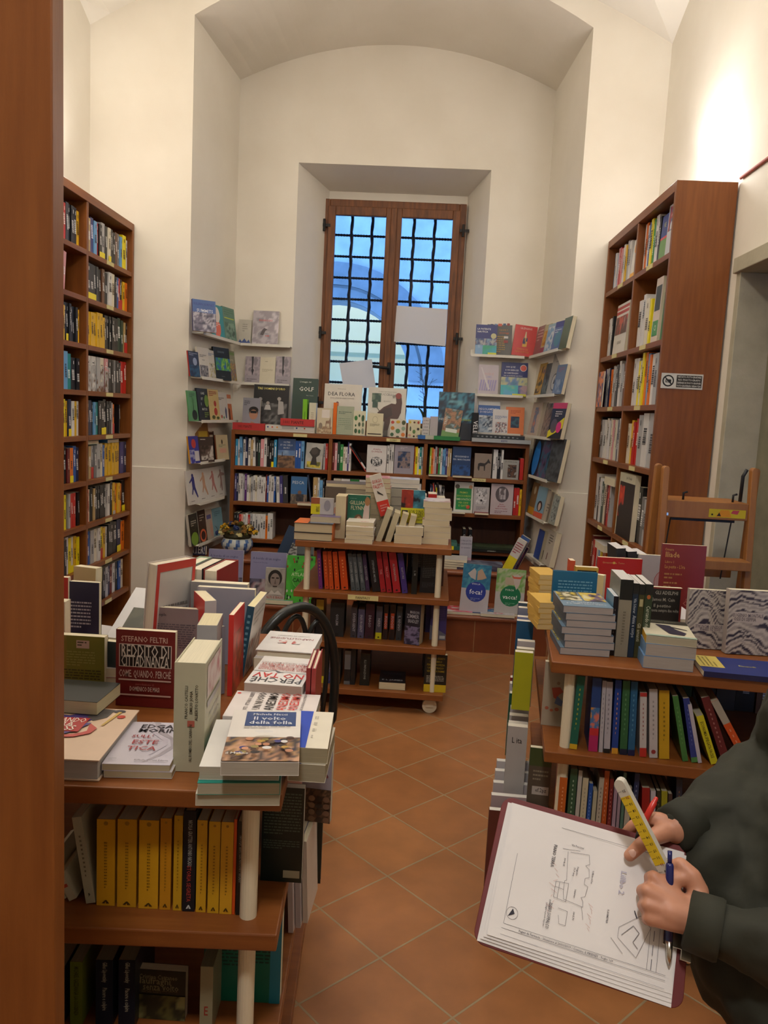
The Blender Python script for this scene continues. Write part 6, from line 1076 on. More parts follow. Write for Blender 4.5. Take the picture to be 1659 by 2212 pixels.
for k in range(3):
    lie(-.19-.004*k, 4.50, zc+.25+.028*k, .14, .2, .027, .03*k, 0, ['c8b8a0', 'c87c74', 'b89888'][k], '%s paperback of the pink pile balanced behind the green thriller' % ['bottom', 'middle', 'top'][k], GCU, pages='cbbc9c', front=[('n', 0, 0, 1, 1, ['c8948c', 'b05c58', 'd0b8a8'], 4, 3)])
for k in range(8): lie(-.19, 4.50, zc+.031*k, .14, .2, .03, .01*(k % 3), 0, 'b8a890', '%s book of the hidden pile supporting the pink paperbacks' % ordn(k), GCU, pages='b8a888')
for k in range(5):
    lie(-.268+.002*(k % 3), 4.22+.03*(k == 4), zc+.0225*k, .148, .19, .022, .04*(k % 2)-.02, 180, 'd4ccc0', '%s paperback of the cream stack in front of the green thriller' % ['lowest', 'second', 'third', 'fourth', 'topmost'][k], GCU, pages='d0c2a2', front=[('L', .2, .8, .8, .92, 1, 'a83c34')])
B = Matrix.Translation((-.165, 4.33, zc+.125)) @ Matrix.Rotation(-.32, 4, 'Y') @ Matrix.Rotation(.04, 4, 'X'); book(.065, .235, .02, 'd0c8bc', B, 'white and red book tilting backward in the centre of the middle unit', GCU, front=[('r', 0, 0, 1, .36, 'c43428'), ('t', .5, .84, .02, 'GIORGIO', 'b83830', .85), ('t', .5, .72, .022, 'FALETTI', 'b83830', .85), ('p', [(.3, .62), (.7, .5), (.72, .47), (.3, .55)], '34302c'), ('L', .2, .1, .8, .28, 3, 'd89088')])
lie(-.10, 4.42, zc, .13, .13, .125, 0, 0, 'a09078', 'chunky box set under the tilting white and red book', GCU, pages='a89878')
for k in range(4):
    B = Matrix.Translation((-.185+.052*k, 4.24, zc+.003)) @ Matrix.Rotation(.30-.03*k, 4, 'Y') @ Matrix.Translation((0, .15, 0)) @ Matrix.Rotation(-PI/2, 4, 'Z')
    book(.15, [.19, .17, .165, .155][k], .034, ['4c5058', '8a8478', 'd0a030', 'c89428'][k], B, '%s of four cream-paged books leaning right on the middle unit' % ['first', 'second', 'third', 'last'][k], GCU, pages='c0b494')
lie(-.08, 4.47, zc, .3, .12, .12, 0, 0, 'b0a490', 'low pile of books behind the leaning four', GCU, pages='b8ac8c') if False else None
CU_(4.34, 864, 915, 1140, 1059, .03, '1c1a1c', 'two-tone face thriller with a yellow band, standing on the middle unit', z=zc+.0965, front=[('n', 0, .45, .5, 1, ['1c1416', '8c2c20', 'a83c28'], 4, 3), ('n', .5, .45, 1, 1, ['141c24', '2c6478', '44889c'], 6, 3), ('r', 0, 0, 1, .45, 'c4c020'), ('r', .04, .1, .3, .38, '242428'), ('t', .64, .34, .024, 'NON SONO', '1c1a14', .62), ('t', .64, .23, .024, 'UN ASSASSINO', '1c1a14', .62), ('L', .36, .04, .95, .14, 3, '5c5a20')])
for k in range(2): lie(-.005+.006*k, 4.30, zc+.047*k, .15, .19, .046, -.02, 180, 'd0c8bc', '%s thick book under the two-tone face thriller' % ['lower', 'upper'][k], GCU, pages='cbbd9c', front=[('t', .5, .15, .02, 'ECCUSTICA', '44404c', .8)])
for k in range(7): lie(.148+.004*((k*5) % 3-1), 4.34, zc+.0335*k, .148, .2, .033, .03*((k*7) % 3-1), 180, 'd4ccc0', '%s thick paperback of the tall stack at the right of the middle unit' % ['lowest', 'second', 'third', 'fourth', 'fifth', 'sixth', 'topmost'][k], GCU, pages='cfc1a0', front=[('n', 0, 0, 1, 1, ['c8c0bc', '9c6c64'], 3, 3)])
# rear half of the middle unit
for k in range(6): lie(-.36, 4.72, zc+.04*k, .26, .18, .039, .02*(k % 3), 0, '9c8c80', '%s book of the rear left pile on the middle unit' % ['lowest', 'second', 'third', 'fourth', 'fifth', 'topmost'][k], GCU, pages='a89c84')
CU_(4.58, 700, 745, 1118, 1052, .02, '5c5044', 'cover with a white-haired man photo at the back of the middle unit', z=zc, front=[('c', .6, .5, .26, 'b8b0a8', .3), ('c', .6, .42, .2, 'b08470', .24), ('n', 0, 0, .4, .6, ['4c4438', '6a6050'], 3, 3)])
lie(-.37, 4.73, zc+.2405, .30, .2, .03, .12, 0, '5c4c34', 'large brownish book lying open-edged on the rear left pile', GCU, pages='c8b898')
lie(-.22, 4.76, zc+.2425, .001, .001, .0005, 0, 0, 'k', 'x', GCU) if False else None
for k in range(5): lie(-.07, 4.74, zc+.052*k, .21, .19, .05, .02*(k % 2), 0, '9a9490', '%s bulky book of the rear central pile on the middle unit' % ['lowest', 'second', 'third', 'fourth', 'fifth'][k], GCU, pages='a8a090')
for k in range(2): lie(-.06, 4.74, zc+.262+.026*k, .21, .17, .025, .0, 0, 'c8c4c4', '%s white volume crowning the rear central pile' % ['lower', 'upper'][k], GCU, pages='d0c8bc', front=[('n', .0, 0, 1, 1, ['c8c4c4', '8a8c9c', 'd4d0d0'], 6, 3)])
for k, (x, c, h, L_) in enumerate(((.04, 'cfc8c0', .23, 'white'), (.10, 'b02c28', .24, 'glossy red'), (.15, 'd0c8c0', .22, 'ivory'))):
    book(.14, h, .05, c, Matrix.Translation((x+.05, 4.60, zc+.0005)) @ Matrix.Rotation(PI/2, 4, 'Z'), '%s book standing spine-out behind the tall right stack' % L_, GCU, pages='d4ccb8')
# shelves of the middle unit
KIND[0] = 'fantasy_novel'
GF = 'fantasy novels on the middle display unit'
def fr(px0, px1, py, pt, col, lab, z, lean=0, fl=(), Y=4.20, d=.15, g=GF, **kw):
    a_ = loc_on(I4, Y, px0, py); b2 = loc_on(I4, Y, px1, py); tp = loc_on(I4, Y, (px0+px1)/2, pt); t = (b2.x-a_.x)*math.cos(lean)
    L = Matrix.Rotation(lean, 4, 'Y')
    return book(d, (tp.z-z)/math.cos(lean), t, col, Matrix.Translation((a_.x if lean < 0 else a_.x, Y, z+.0008+(0 if lean <= 0 else t*math.sin(lean)))) @ L @ Matrix.Translation((t, 0, 0)) @ Matrix.Rotation(PI/2, 4, 'Z'), lab, g, spine=list(fl), pages='9a8c70', zf=z, **kw)
zs = UZ[1]; k0 = 0
TS = lambda s_, c, hh=.012: [('t', .5, .5, hh, s_, c, .6, -PI/2), ('c', .5, .06, .16, '1c1a18', .12)]
SPEC = [(689, 697, 1264, 1188, '6c2c74', 'purple', -.09, ''), (702, 711, 1267, 1192, 'c04818', 'first orange-red', -.10, ''), (712, 721, 1268, 1192, 'c44c18', 'second orange-red', -.10, ''), (724, 734, 1270, 1193, 'cc4c14', 'third orange-red', -.11, ''), (738, 753, 1268, 1192, 'c84814', 'fourth and widest orange-red', -.13, ''),
        (759, 768, 1271, 1197, '4c5458', 'first grey arena', -.14, 'HUNGER GAMES'), (769, 778, 1272, 1198, '50585c', 'second grey arena', -.15, 'HUNGER GAMES'), (780, 790, 1273, 1198, '4c5458', 'third grey arena', -.16, 'HUNGER GAMES'), (791, 799, 1274, 1199, '3c2848', 'violet-black', -.15, 'CROSSOVER'), (805, 822, 1275, 1193, '1a1618', 'wide black', -.17, 'STEPHENIE MEYER'),
        (823, 834, 1277, 1193, 'a01c24', 'first crimson', -.17, 'THE'), (836, 847, 1278, 1193, 'a01c24', 'second crimson', -.17, 'TRILOGY'), (850, 866, 1279, 1195, 'ac2028', 'third and widest crimson', -.17, 'ALTERNATIVA'), (869, 881, 1281, 1197, '44307c', 'violet-blue', -.17, 'RAPTURE'), (888, 900, 1280, 1194, '181a16', 'upright black-green', 0, 'L. M.')]
for (a, b_, pb, pt, c, nm, ln, tx) in SPEC: fr(a, b_, pb, pt, c, '%s novel spine on the fantasy shelf' % nm, zs, ln, TS(tx, 'a0a4a4' if c != 'a01c24' else 'd89090', .011) if tx else [('L', .4, .3, .6, .8, 6, 'f0a060'), ('c', .5, .06, .16, '1c1a18', .12)])
def cf(Y, a, b_, pb, pt, t, c, L_, z, rz=0, **kw): return up(Y, a, b_, pb, pt, t, c, L_, GF, z=z, rz=rz, lean=.02, **kw)
cf(4.25, 906, 950, 1278, 1190, .03, '141416', 'black back cover with dense grey text at the right of the fantasy shelf', zs, front=[('L', .1, .35, .9, .92, 14, '50504c'), ('L', .1, .12, .7, .25, 4, '44444a')])
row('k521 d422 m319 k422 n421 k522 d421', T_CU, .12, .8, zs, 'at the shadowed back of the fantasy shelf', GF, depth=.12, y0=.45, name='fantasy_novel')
zt = UZ[2]
for (a, b_, pb, pt, c, nm, tx, ex) in [(668, 678, 1392, 1296, '3c2c28', 'small dark', '', []), (680, 696, 1392, 1295, 'a88c28', 'yellow-topped black', '', [('r', 0, 0, 1, .72, '141416')]), (711, 741, 1388, 1302, '26282a', 'wide charcoal', 'GOLEM', []), (756, 769, 1387, 1312, '3c3840', 'grey-brown', 'DIVERGENT', []), (771, 785, 1388, 1316, '54506c', 'lilac-grey', 'INSURGENT', []), (787, 806, 1390, 1305, '3c1c2c', 'dark wine', 'DRAGO', []),
        (810, 823, 1389, 1310, '4c4a58', 'yellow-banded grey', 'NERD', [('r', 0, 0, 1, .2, 'c8c018')]), (826, 836, 1390, 1306, '28140f', 'first black and orange', 'FUOCO', [('r', .2, .3, .8, .75, 'b84018')]), (839, 851, 1391, 1306, '28140f', 'second black and orange', 'FUOCO', [('r', .2, .3, .8, .75, 'b84018')]), (854, 866, 1391, 1310, '34383c', 'slate', 'IL REGNO', [])]:
    fr(a, b_, pb, pt, c, '%s novel spine on the shelf below the fantasy label' % nm, zt, 0, ex+(TS(tx, 'b0b0b8', .014) if tx else []), Y=4.22)
cf(4.16, 872, 906, 1395, 1305, .075, '1c1a28', 'thick novel with a lightning cover angled on the third shelf', zt, rz=-.28, pages='c8b894', front=[('t', .6, .8, .016, 'MARION', 'a8a8b0', .6), ('t', .5, .7, .022, 'ZIMMER', 'a8a8b0', .8), ('t', .55, .58, .02, 'BRADLEY', 'a8a8b0', .7), ('n', 0, 0, 1, .45, ['2c2840', '6c6484', '1c1826', '9490a8'], 3, 3)])
cf(4.27, 927, 962, 1388, 1302, .03, '3c3470', 'violet back cover right of the lightning novel', zt, front=[('p', [(0, 0), (1, 0), (1, .15), (0, .4)], '6a6a78'), ('L', .1, .5, .9, .9, 8, '5c5494'), ('r', .6, .04, .95, .12, 'b0b0b0')])
zu = UZ[3]
for (a, b_, pb, pt, c, nm, tx, ex) in [(682, 690, 1482, 1400, '1c1a1c', 'black', 'NERO', []), (693, 704, 1484, 1401, '5c4024', 'yellow-footed brown', '', [('r', 0, 0, 1, .2, 'c4b81c')]), (706, 716, 1485, 1402, '3c4070', 'slate blue', 'IL GIOCO', []), (722, 734, 1483, 1400, '1c2020', 'dark mottled', '', []), (742, 755, 1487, 1406, '1a1a1c', 'grey-banded black', '', [('r', 0, .45, 1, 1, '6a6a6c'), ('r', 0, 0, 1, .1, '6a6a6c')]), (756, 766, 1482, 1402, '16181a', 'second mottled black', '', []), (776, 797, 1485, 1412, '101410', 'broad green-black', 'ILLUMINAZIONI', [])]:
    fr(a, b_, pb, pt, c, '%s novel spine on the lowest shelf of the middle unit' % nm, zu, 0, ex+(TS(tx, '90948c', .012) if tx else []), Y=4.19)
lie(-.05, 4.25, zu, .145, .2, .04, .0, 0, '1c1e22', 'black romance novel lying flat on the lowest shelf of the middle unit', GF, pages='d4c6a4', front=[('t', .5, .2, .02, 'E L JAMES', 'b4b8bc', .8), ('t', .5, .75, .02, 'DARKER', '3c4450', .8)])
cf(4.15, 914, 962, 1500, 1415, .03, '16150f', 'black and yellow box-like book beside the lowest right post', zu, front=[('r', 0, 0, 1, .2, 'c4a820')]+[('t', .5, .9-.085*j, .011, s_, '9c8420', .8) for j, s_ in enumerate(('UN ANTICO SEGRETO', 'UN LIBRO', 'PER LA PROFEZIA', 'UN INTRIGO', 'VENEZIA IN FIAMME'))]+[('L', .1, .25, .9, .45, 5, 'a8a494')])
# books facing out on the right flank of the middle unit
for k, (y, z, c, L_) in enumerate(((4.45, zs, '4c2c20', 'brown book on the right flank, upper shelf'), (4.72, zs, '2c2a2c', 'black book on the right flank, upper shelf'), (4.42, zt, '3c3478', 'violet book on the right flank of the middle unit'), (4.52, zt, '34304c', 'plum book on the right flank of the middle unit'), (4.62, zt, '5c5c5c', 'grey book on the right flank of the middle unit'), (4.40, zu, '16150f', 'black spine on the right flank, lowest shelf'), (4.50, zu, '1c1a18', 'second black spine on the right flank, lowest shelf'), (4.60, zu, '201c18', 'third black spine on the right flank, lowest shelf'))):
    book(.09, .205, .03, c, Matrix.Translation((.12, y, z+.0005)), L_, GF, pages='d0c4a8', front=[('L', .3, .1, .9, .9, 8, '6a6a78')])
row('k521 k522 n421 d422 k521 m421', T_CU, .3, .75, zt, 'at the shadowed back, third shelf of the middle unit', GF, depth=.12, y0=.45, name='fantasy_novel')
# ================================================================== RIGHT UNIT: literature
KIND[0] = 'literature_book'
GRU = 'books on the top of the right display unit'
for k in range(7):
    lie(.553+.005*((k*5) % 3-1), 2.41, ZTOP+.0215*k, .148, .2, .021, .02*((k*7) % 3-1), 0, ['5c6c7c', '708498'][k == 6], '%s blue-grey paperback of the comic-strip stack at the front left of the right unit' % ['lowest', 'second', 'third', 'fourth', 'fifth', 'sixth', 'topmost'][k], GRU, pages='a8a09c', spinecol='4c5a68', front=[('r', 0, 0, 1, .36, '6c8498'), ('n', .03, .38, .48, .97, ['d0c8a0', 'c8b040', '5c5434', 'd0c8a8'], 5, 5), ('n', .52, .38, .97, .97, ['d0c8a0', 'c8b040', '6c5878', '3c3c34'], 9, 5), ('t', .5, .26, .012, 'IL GIORNO', 'd0d4d8', .6), ('t', .5, .15, .012, "E' IL TEMPO DELLO SPIRITO", 'd0d4d8', .8)])
RU_ = lambda Y, a, b_, pb, pt, t, c, L_, **kw: up(Y, a, b_, pb, pt, t, c, L_, GRU, **kw)
RU_(2.60, 1186, 1281, 1372, 1236, .018, '1f6488', 'blue back cover with pale fine print standing behind the comic-strip stack', lean=.02, hard=True, front=[('L', .12, .12, .9, .86, 14, '6ca0b8')])
RS = lambda px0, px1, py, pt, Y, d, c, L_, fl=(), **kw: (lambda a_, b2, tp: book(d, tp.z-ZTOP, b2.x-a_.x, c, Matrix.Translation((b2.x, Y, ZTOP+.0005)) @ Matrix.Rotation(PI/2-.06, 4, 'Z'), L_, GRU, spine=list(fl), **kw))(loc_on(I4, Y, px0, py), loc_on(I4, Y, px1, py), loc_on(I4, Y, (px0+px1)/2, pt))
RS(1315, 1325, 1420, 1288, 2.33, .12, '1c1a20', 'small black spine beside the comic-strip stack with a pale blue cover', [('L', .4, .3, .6, .8, 8, '6a6868')], backcol='5c84a0', frontcol='5c84a0', pages='d0d4d8')
RS(1327, 1354, 1422, 1252, 2.32, .16, '8a8474', 'tall grey spine with a black top band on the right unit', [('r', 0, .74, 1, 1, '1c1e1e'), ('L', .4, .15, .6, .6, 12, '6a6454')], hard=False, pages='cccac8', backcol='8a8474')
RS(1355, 1367, 1423, 1260, 2.32, .15, '1a2c40', 'dark blue spine reading Anna e corpo on the right unit', [('t', .5, .42, .010, 'Anna e corpo', 'b0b8c0', .3, -PI/2), ('r', 0, .86, 1, 1, '1c1e1e'), ('t', .5, .7, .008, 'Vila Schurer', 'b0b8c0', .2, -PI/2)], pages='d0ccc8')
RS(1368, 1380, 1424, 1262, 2.32, .15, '3c3c20', 'olive spine reading Gli amanti on the right unit', [('t', .5, .35, .010, 'Gli amanti', 'b0b098', .25, -PI/2), ('r', 0, .86, 1, 1, '1c1e1e'), ('r', .2, .7, .8, .8, 'a8a078')], pages='d0ccc8')
RS(1381, 1397, 1425, 1262, 2.32, .15, '2c3c28', 'dark green spine reading Cercando rispetto on the right unit', [('t', .5, .5, .012, 'Cercando rispetto', 'b8bca8', .42, -PI/2), ('r', 0, .86, 1, 1, '1c1e1e'), ('c', .5, .83, .25, 'a85c30', .3)], pages='d0ccc8')
RU_(2.55, 1396, 1466, 1378, 1270, .02, '1c1a18', 'black novel with a red border and cloudy photo on the right unit', lean=.02, hard=False, frontcol='7c2420', front=[('r', 0, .0, .94, .97, '1e1d1b'), ('r', 0, 0, .94, .34, '6a6864'), ('c', .3, .28, .22, '8a8884', .12), ('c', .6, .26, .18, '7c7a76', .12), ('t', .5, .9, .012, 'GLI ADELPHI', 'a8a498', .7), ('t', .42, .76, .011, 'James M. Cain', 'a09c90', .7), ('t', .4, .64, .011, 'Il postino', 'a09c90', .55), ('t', .48, .55, .011, 'suona sempre due volte', 'a09c90', .85)])
for k in range(3):
    lie(.777+.004*k, 2.32-.0, ZTOP+[0, .0365, .073][k], .14, .205, [.036, .036, .022][k], -.12-.05*(k == 2), 0, ['6c90b8', '6c90b8', 'cfc8b0'][k], ['lowest blue-edged thick book of the three-book stack', 'middle blue-edged thick book of the three-book stack', 'cream book with a striding dark figure topping the three-book stack'][k]+', right unit', GRU, pages='a8a098' if k < 2 else 'b0a890', spinecol=['6c90b8', '6c90b8', 'd0a428'][k],
        front=[] if k < 2 else [('r', 0, .78, 1, 1, '2c2c24'), ('t', .5, .9, .008, 'Antonio Manzini', 'a8a488', .7), ('p', [(.3, .72), (.6, .68), (.66, .5), (.86, .3), (.78, .16), (.5, .2), (.42, .4)], '24243c'), ('p', [(.6, .62), (.9, .5), (.92, .46), (.62, .56)], '34343c'), ('r', 0, 0, 1, .08, '9cb0a0')])
WV = [('W', 0, 0, 1, 1, 3)]
RU_(2.46, 1480, 1562, 1408, 1276, .022, 'b0a49c', 'left wave-patterned poetry cover turned upside down on the right unit', lean=.05, front=WV+[('r', .18, .30, .95, .42, 'b4a8a0'), ('t', .56, .38, .010, 'EUGENIO MONTALE', '4c4450', .7, PI), ('t', .6, .335, .010, 'OSSI DI SEPPIA', '4c4450', .55, PI)], pages='e0d8bc')
RU_(2.42, 1566, 1662, 1412, 1278, .03, 'b0a49c', 'right wave-patterned poetry cover upright at the edge of the photo', lean=.05, front=[('W', 0, 0, 1, 1, 9), ('r', .1, .5, .8, .66, 'b4a8a0'), ('t', .45, .61, .011, 'EUGENIO MONTALE', '4c4450', .68), ('t', .38, .55, .011, 'OSSI DI SEPPIA', '4c4450', .5), ('c', .93, .86, .05, '3c2c6c')], pages='e0d8bc')
lie(.985, 2.24, ZTOP, .25, .16, .016, -.12, 90, '1c2c70', 'dark blue book with a yellow square lying at the right front edge', GRU, front=[('r', .3, .72, 1, 1, 'c8b45c'), ('L', .35, .78, .95, .96, 4, '8a7c3c'), ('t', .5, .45, .012, 'Einaudi', 'b0a860', .3, -PI/2)], spinecol='141c48')
RU_(2.86, 1423, 1518, 1290, 1178, .016, '7c2420', 'dark red Iliad cover standing tall on the right unit', lean=.03, z=ZTOP, front=[('t', .16, .93, .010, 'Omero', 'c09050', .2), ('t', .24, .86, .02, 'Iliade', 'c89858', .32), ('t', .18, .76, .009, 'Libro I', 'b08048', .2), ('t', .31, .69, .013, "La peste - L'ira", 'c09050', .46), ('L', .08, .52, .5, .62, 2, 'a07040'), ('L', .08, .4, .4, .5, 2, 'a07040'), ('t', .55, .22, .03, "Diós", 'a85c50', .6)])
RU_(2.95, 1282, 1377, 1340, 1206, .02, 'ac1c1c', 'bright red cover standing at the back left of the right unit', lean=.02, front=[('t', .35, .9, .007, 'Giovannimaria  Torno', 'c89060', .5), ('c', .36, .9, .03, 'c8a048')])
RU_(3.0, 1370, 1440, 1330, 1200, .02, 'b4aeb0', 'white cover with a pink circle beside the red cover', lean=.02, front=[('c', .92, .5, .42, 'a85c5c'), ('c', .92, .5, .4, 'bc9c9c'), ('L', .75, .4, 1, .6, 3, 'a87070')])
RU_(2.88, 1296, 1300, 1330, 1225, .02, 'd0c8a0', 'x', ) if False else None
for k in range(3): book(.15, .225-.01*k, .035, ['24282c', '2c3034', '2c5038'][k], Matrix.Translation((.86+.042*k, 3.02, ZTOP+.0005)) @ Matrix.Rotation(-.1, 4, 'Y') @ Matrix.Rotation(PI/2, 4, 'Z'), '%s of three dark spines with white tops at the back of the right unit' % ['left', 'middle', 'right'][k], GRU, pages='d4d0d0', spine=[('r', .1, .7, .9, .85, ['a04058', 'b0b0b0', 'b0b0b0'][k])])
book(.085, .13, .03, 'c8c4c8', Matrix.Translation((1.09, 2.62, ZTOP+.035)) @ Matrix.Rotation(-.5, 4, 'Z') @ Matrix.Rotation(-.03, 4, 'X'), 'white book with a black spine standing near the ladder side of the right unit', GRU, backcol='24242c', spinecol='24242c', front=[('t', .45, .82, .007, 'Cesare Garboli', 'a05c4c', .6), ('L', .15, .2, .85, .6, 6, '9c98a0')])
for k in range(2): lie(1.07, 2.66, ZTOP+.0175*k, .2, .16, .017, -.1, 0, 'a8a4a4', '%s grey booklet under the small white book' % ['lower', 'upper'][k], GRU)
for k, (w_, y) in enumerate(((.13, 2.86), (.13, 2.82))):
    RU_(y, 1236+26*k, 1285+12*k, 1330, 1226+14*k, .03, ['b8943c', 'cbb988'][k], ['yellow-bordered black cover behind the blue back cover', 'cream book standing angled behind the blue back cover'][k], rz=[0, -.5][k], lean=.02, front=[('r', .08, 0, .92, .93, '1c1810'), ('t', .5, .88, .009, 'Piccola B', 'a08c50', .6)] if k == 0 else [])
RU_(3.0, 1225, 1236, 1300, 1211, .05, 'c85434', 'orange-sided book at the rear left corner of the right unit', rz=.0, lean=0, pages='e0d0b4')
for s_ in range(2):
    for k in range([5, 8][s_]):
        lie([.478, .505][s_], [2.66, 2.86][s_], ZTOP+.0185*k, .075, .15, .018, .04*((k*7) % 3-1)+.1, 0, 'd0a850', '%s yellow booklet of the %s pile at the left edge of the right unit' % (ordn(k), ['front', 'rear'][s_]), GRU, pages='d8bc80', spinecol='d8b058')
for k in range(3): lie(.86+.005*k, 2.70, ZTOP+.02*k, .24, .2, .019, .0, 0, ['a8a09c', 'b8b0b0', 'c8c4c4'][k], '%s white book of the flat pile behind the black novel' % ['lowest', 'middle', 'topmost'][k], GRU)
# second shelf of the right unit
GR2 = 'books on the second shelf of the right display unit'; z2 = UZ[1]
def r2(p0, p1, pb, pt, c, L_, lean=0, fl=(), Y=2.27, z=z2, g=GR2, **kw):
    a_ = loc_on(I4, Y, p0, pb); b2 = loc_on(I4, Y, p1, pb); tp = loc_on(I4, Y, p0, pt); t = (b2.x-a_.x)*math.cos(lean); X0 = a_.x
    Yd = Y-.12*(X0-.45)
    return book(.14, min(.226, (tp.z-z)/math.cos(lean)), t, c, Matrix.Translation((X0, Yd, z+.0008+(0 if lean <= 0 else t*math.sin(lean)))) @ Matrix.Rotation(lean, 4, 'Y') @ Matrix.Rotation(-.12, 4, 'Z') @ Matrix.Translation((t, 0, 0)) @ Matrix.Rotation(PI/2, 4, 'Z'), L_, g, spine=list(fl), pages='b0a48c', zf=z, **kw)
LN = lambda c: [('L', .42, .25, .58, .85, 9, c)]
for (a, b_, pb, pt, c, nm, ln, ex) in [(1228, 1244, 1622, 1446, '0f5c4c', 'deep teal spine with a yellow foot', .035, LN('a8a030')+[('r', 0, 0, 1, .07, 'c8a020')]), (1268, 1287, 1622, 1456, '1c3c74', 'blue to pink sunset spine with a red tab', -.02, [('n', 0, .3, 1, .6, ['c88c3c', '3c6c9c', 'c8705c'], 3, 1.5), ('r', 0, 0, 1, .25, 'a8245c'), ('r', 0, .22, 1, .32, 'b82c30')]), (1290, 1298, 1623, 1466, 'aaa6ac', 'thin white spine', -.03, LN('6a6870')), (1300, 1313, 1624, 1468, 'a8a4ac', 'white spine with a black foot', -.04, LN('6a6870')+[('r', 0, 0, 1, .06, '1c1c1c')]),
        (1316, 1329, 1629, 1452, '1a3c88', 'royal blue spine with an orange foot', -.03, LN('c88c60')+[('r', 0, 0, 1, .08, 'c8902c')]), (1333, 1348, 1631, 1456, '2c5c38', 'green spine with a navy foot', -.04, LN('5c8c60')+[('r', 0, 0, 1, .08, '141c34')]), (1350, 1364, 1629, 1453, '1f567c', 'petrol blue spine with a navy foot', -.04, LN('5c90ac')+[('r', 0, 0, 1, .08, '141c44')]), (1374, 1388, 1636, 1488, 'b8b2b0', 'white spine with a red foot', -.08, LN('8c4c48')+[('r', 0, 0, 1, .14, 'b02c24'), ('r', 0, .94, 1, 1, 'a83430')]),
        (1394, 1411, 1638, 1480, 'b4aeae', 'plain white spine with a small red mark', -.09, LN('7c7878')+[('c', .5, .09, .28, '8c3434', .28)]), (1414, 1435, 1640, 1482, 'b8901c', 'mustard yellow spine', -.09, LN('6a5410')), (1462, 1474, 1643, 1494, '3c7038', 'grass green spine leaning left', -.24, LN('6a9858')), (1480, 1493, 1645, 1498, '24347c', 'dark blue spine with a green foot', -.22, LN('5c6ca8')+[('r', 0, 0, 1, .08, '4c8044')]), (1494, 1502, 1640, 1510, 'b0aab4', 'thin lilac-white spine leaning left', -.26, []),
        (1520, 1536, 1645, 1535, 'c0b820', 'bright yellow economics spine leaning left', -.38, [('t', .5, .5, .009, 'ECONOMIA SPIEGATA FACILE', '343010', .75, -PI/2)]), (1546, 1564, 1642, 1496, '5c1c20', 'maroon spine with a white foot leaning left', -.40, LN('a07470')+[('r', 0, 0, 1, .08, 'b8b4b4')]), (1592, 1610, 1640, 1490, 'c04c1c', 'orange and grey spine leaning farthest left', -.56, [('r', 0, .66, 1, 1, '9c9488')]+[('L', .42, .1, .58, .6, 6, 'd89878')])]:
    r2(a, b_, pb, pt, c, nm+' on the second shelf of the right unit', ln, ex)
book(.075, .21, .02, 'a89c88', Matrix.Translation((.455, 2.44, z2+.0005)) @ Matrix.Rotation(-.12, 4, 'Z'), 'children book with a flying red-shirted boy left of the right unit post', GR2, spinecol='b05c48', front=[('t', .7, .9, .016, 'Il mare', '4c443c', .5), ('p', [(.35, .6), (.7, .62), (.85, .55), (.66, .5), (.6, .42), (.45, .45)], 'a84838'), ('p', [(.6, .48), (.86, .4), (.8, .32), (.5, .36)], '5c6c94'), ('c', .62, .68, .07, '8c7464'), ('c', .2, .28, .08, 'a85c44', .07), ('c', .4, .25, .07, 'a85c44', .06), ('c', .62, .27, .09, 'a05844', .08)])
for k, (y, h, c, L_) in enumerate(((2.56, .20, 'a8a81c', 'lime yellow'), (2.60, .20, 'a89c80', 'beige'), (2.66, .21, 'b8b0b0', 'cream-edged white'), (2.78, .25, '1c5074', 'petrol blue'), (2.84, .25, '8c90b4', 'lavender'), (2.90, .27, '7c8094', 'grey-lilac'), (2.98, .27, '4c5c6c', 'slate'))):
    book(.06, h, .028, c, Matrix.Translation((.375+.010*k, y, z2+.0005)) @ Matrix.Rotation(-.12, 4, 'Z'), '%s book facing forward along the left flank of the right unit' % L_, GR2, pages='dcd4c4')
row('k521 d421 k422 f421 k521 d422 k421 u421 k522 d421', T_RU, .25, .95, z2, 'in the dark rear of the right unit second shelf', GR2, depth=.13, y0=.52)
# third shelf
GR3 = 'books on the third shelf of the right display unit'; z4 = UZ[2]
for j, (a, b_, pt, c, nm, ex) in enumerate([(1200, 1216, 1677, 'b85c20', 'orange', LN('e0a070')), (1221, 1236, 1657, '2c5038', 'forest green', LN('a0b8a0')), (1238, 1246, 1660, 'b0aca4', 'thin white', []), (1248, 1260, 1676, 'b8b094', 'cream', LN('8a8474')), (1262, 1270, 1687, '1c4c98', 'bright blue', LN('90b0d8')), (1272, 1280, 1703, 'a8a48c', 'small khaki', []), (1282, 1292, 1672, 'a8a090', 'beige', LN('44403c')), (1294, 1304, 1658, 'a84c1c', 'rust orange', LN('d8a080')), (1306, 1314, 1674, '6c1c1c', 'dark red', LN('c89088')),
        (1316, 1323, 1695, '9c8494', 'first mauve', []), (1325, 1331, 1700, '94808c', 'second mauve', []), (1333, 1339, 1660, '4c6c60', 'sage', []), (1341, 1352, 1690, 'a8a090', 'ivory', []), (1356, 1366, 1660, '202c50', 'navy', LN('8c94b0')), (1380, 1396, 1690, '8c1c18', 'scarlet', []), (1398, 1408, 1696, 'b0acb4', 'white with a blue dot', [('c', .5, .8, .3, '3c5094', .3)]), (1410, 1418, 1695, '28281c', 'black', LN('8a8864')), (1420, 1432, 1695, '8c8820', 'mustard', []), (1434, 1442, 1700, '3c2c28', 'dark brown', []), (1450, 1462, 1668, '1c2434', 'midnight blue', LN('a06c3c'))]):
    r2(a, b_, 1790, pt, c, nm+' spine on the third shelf of the right unit', -.015*(j > 6)-.06*(j > 13), ex, z=z4, g=GR3)
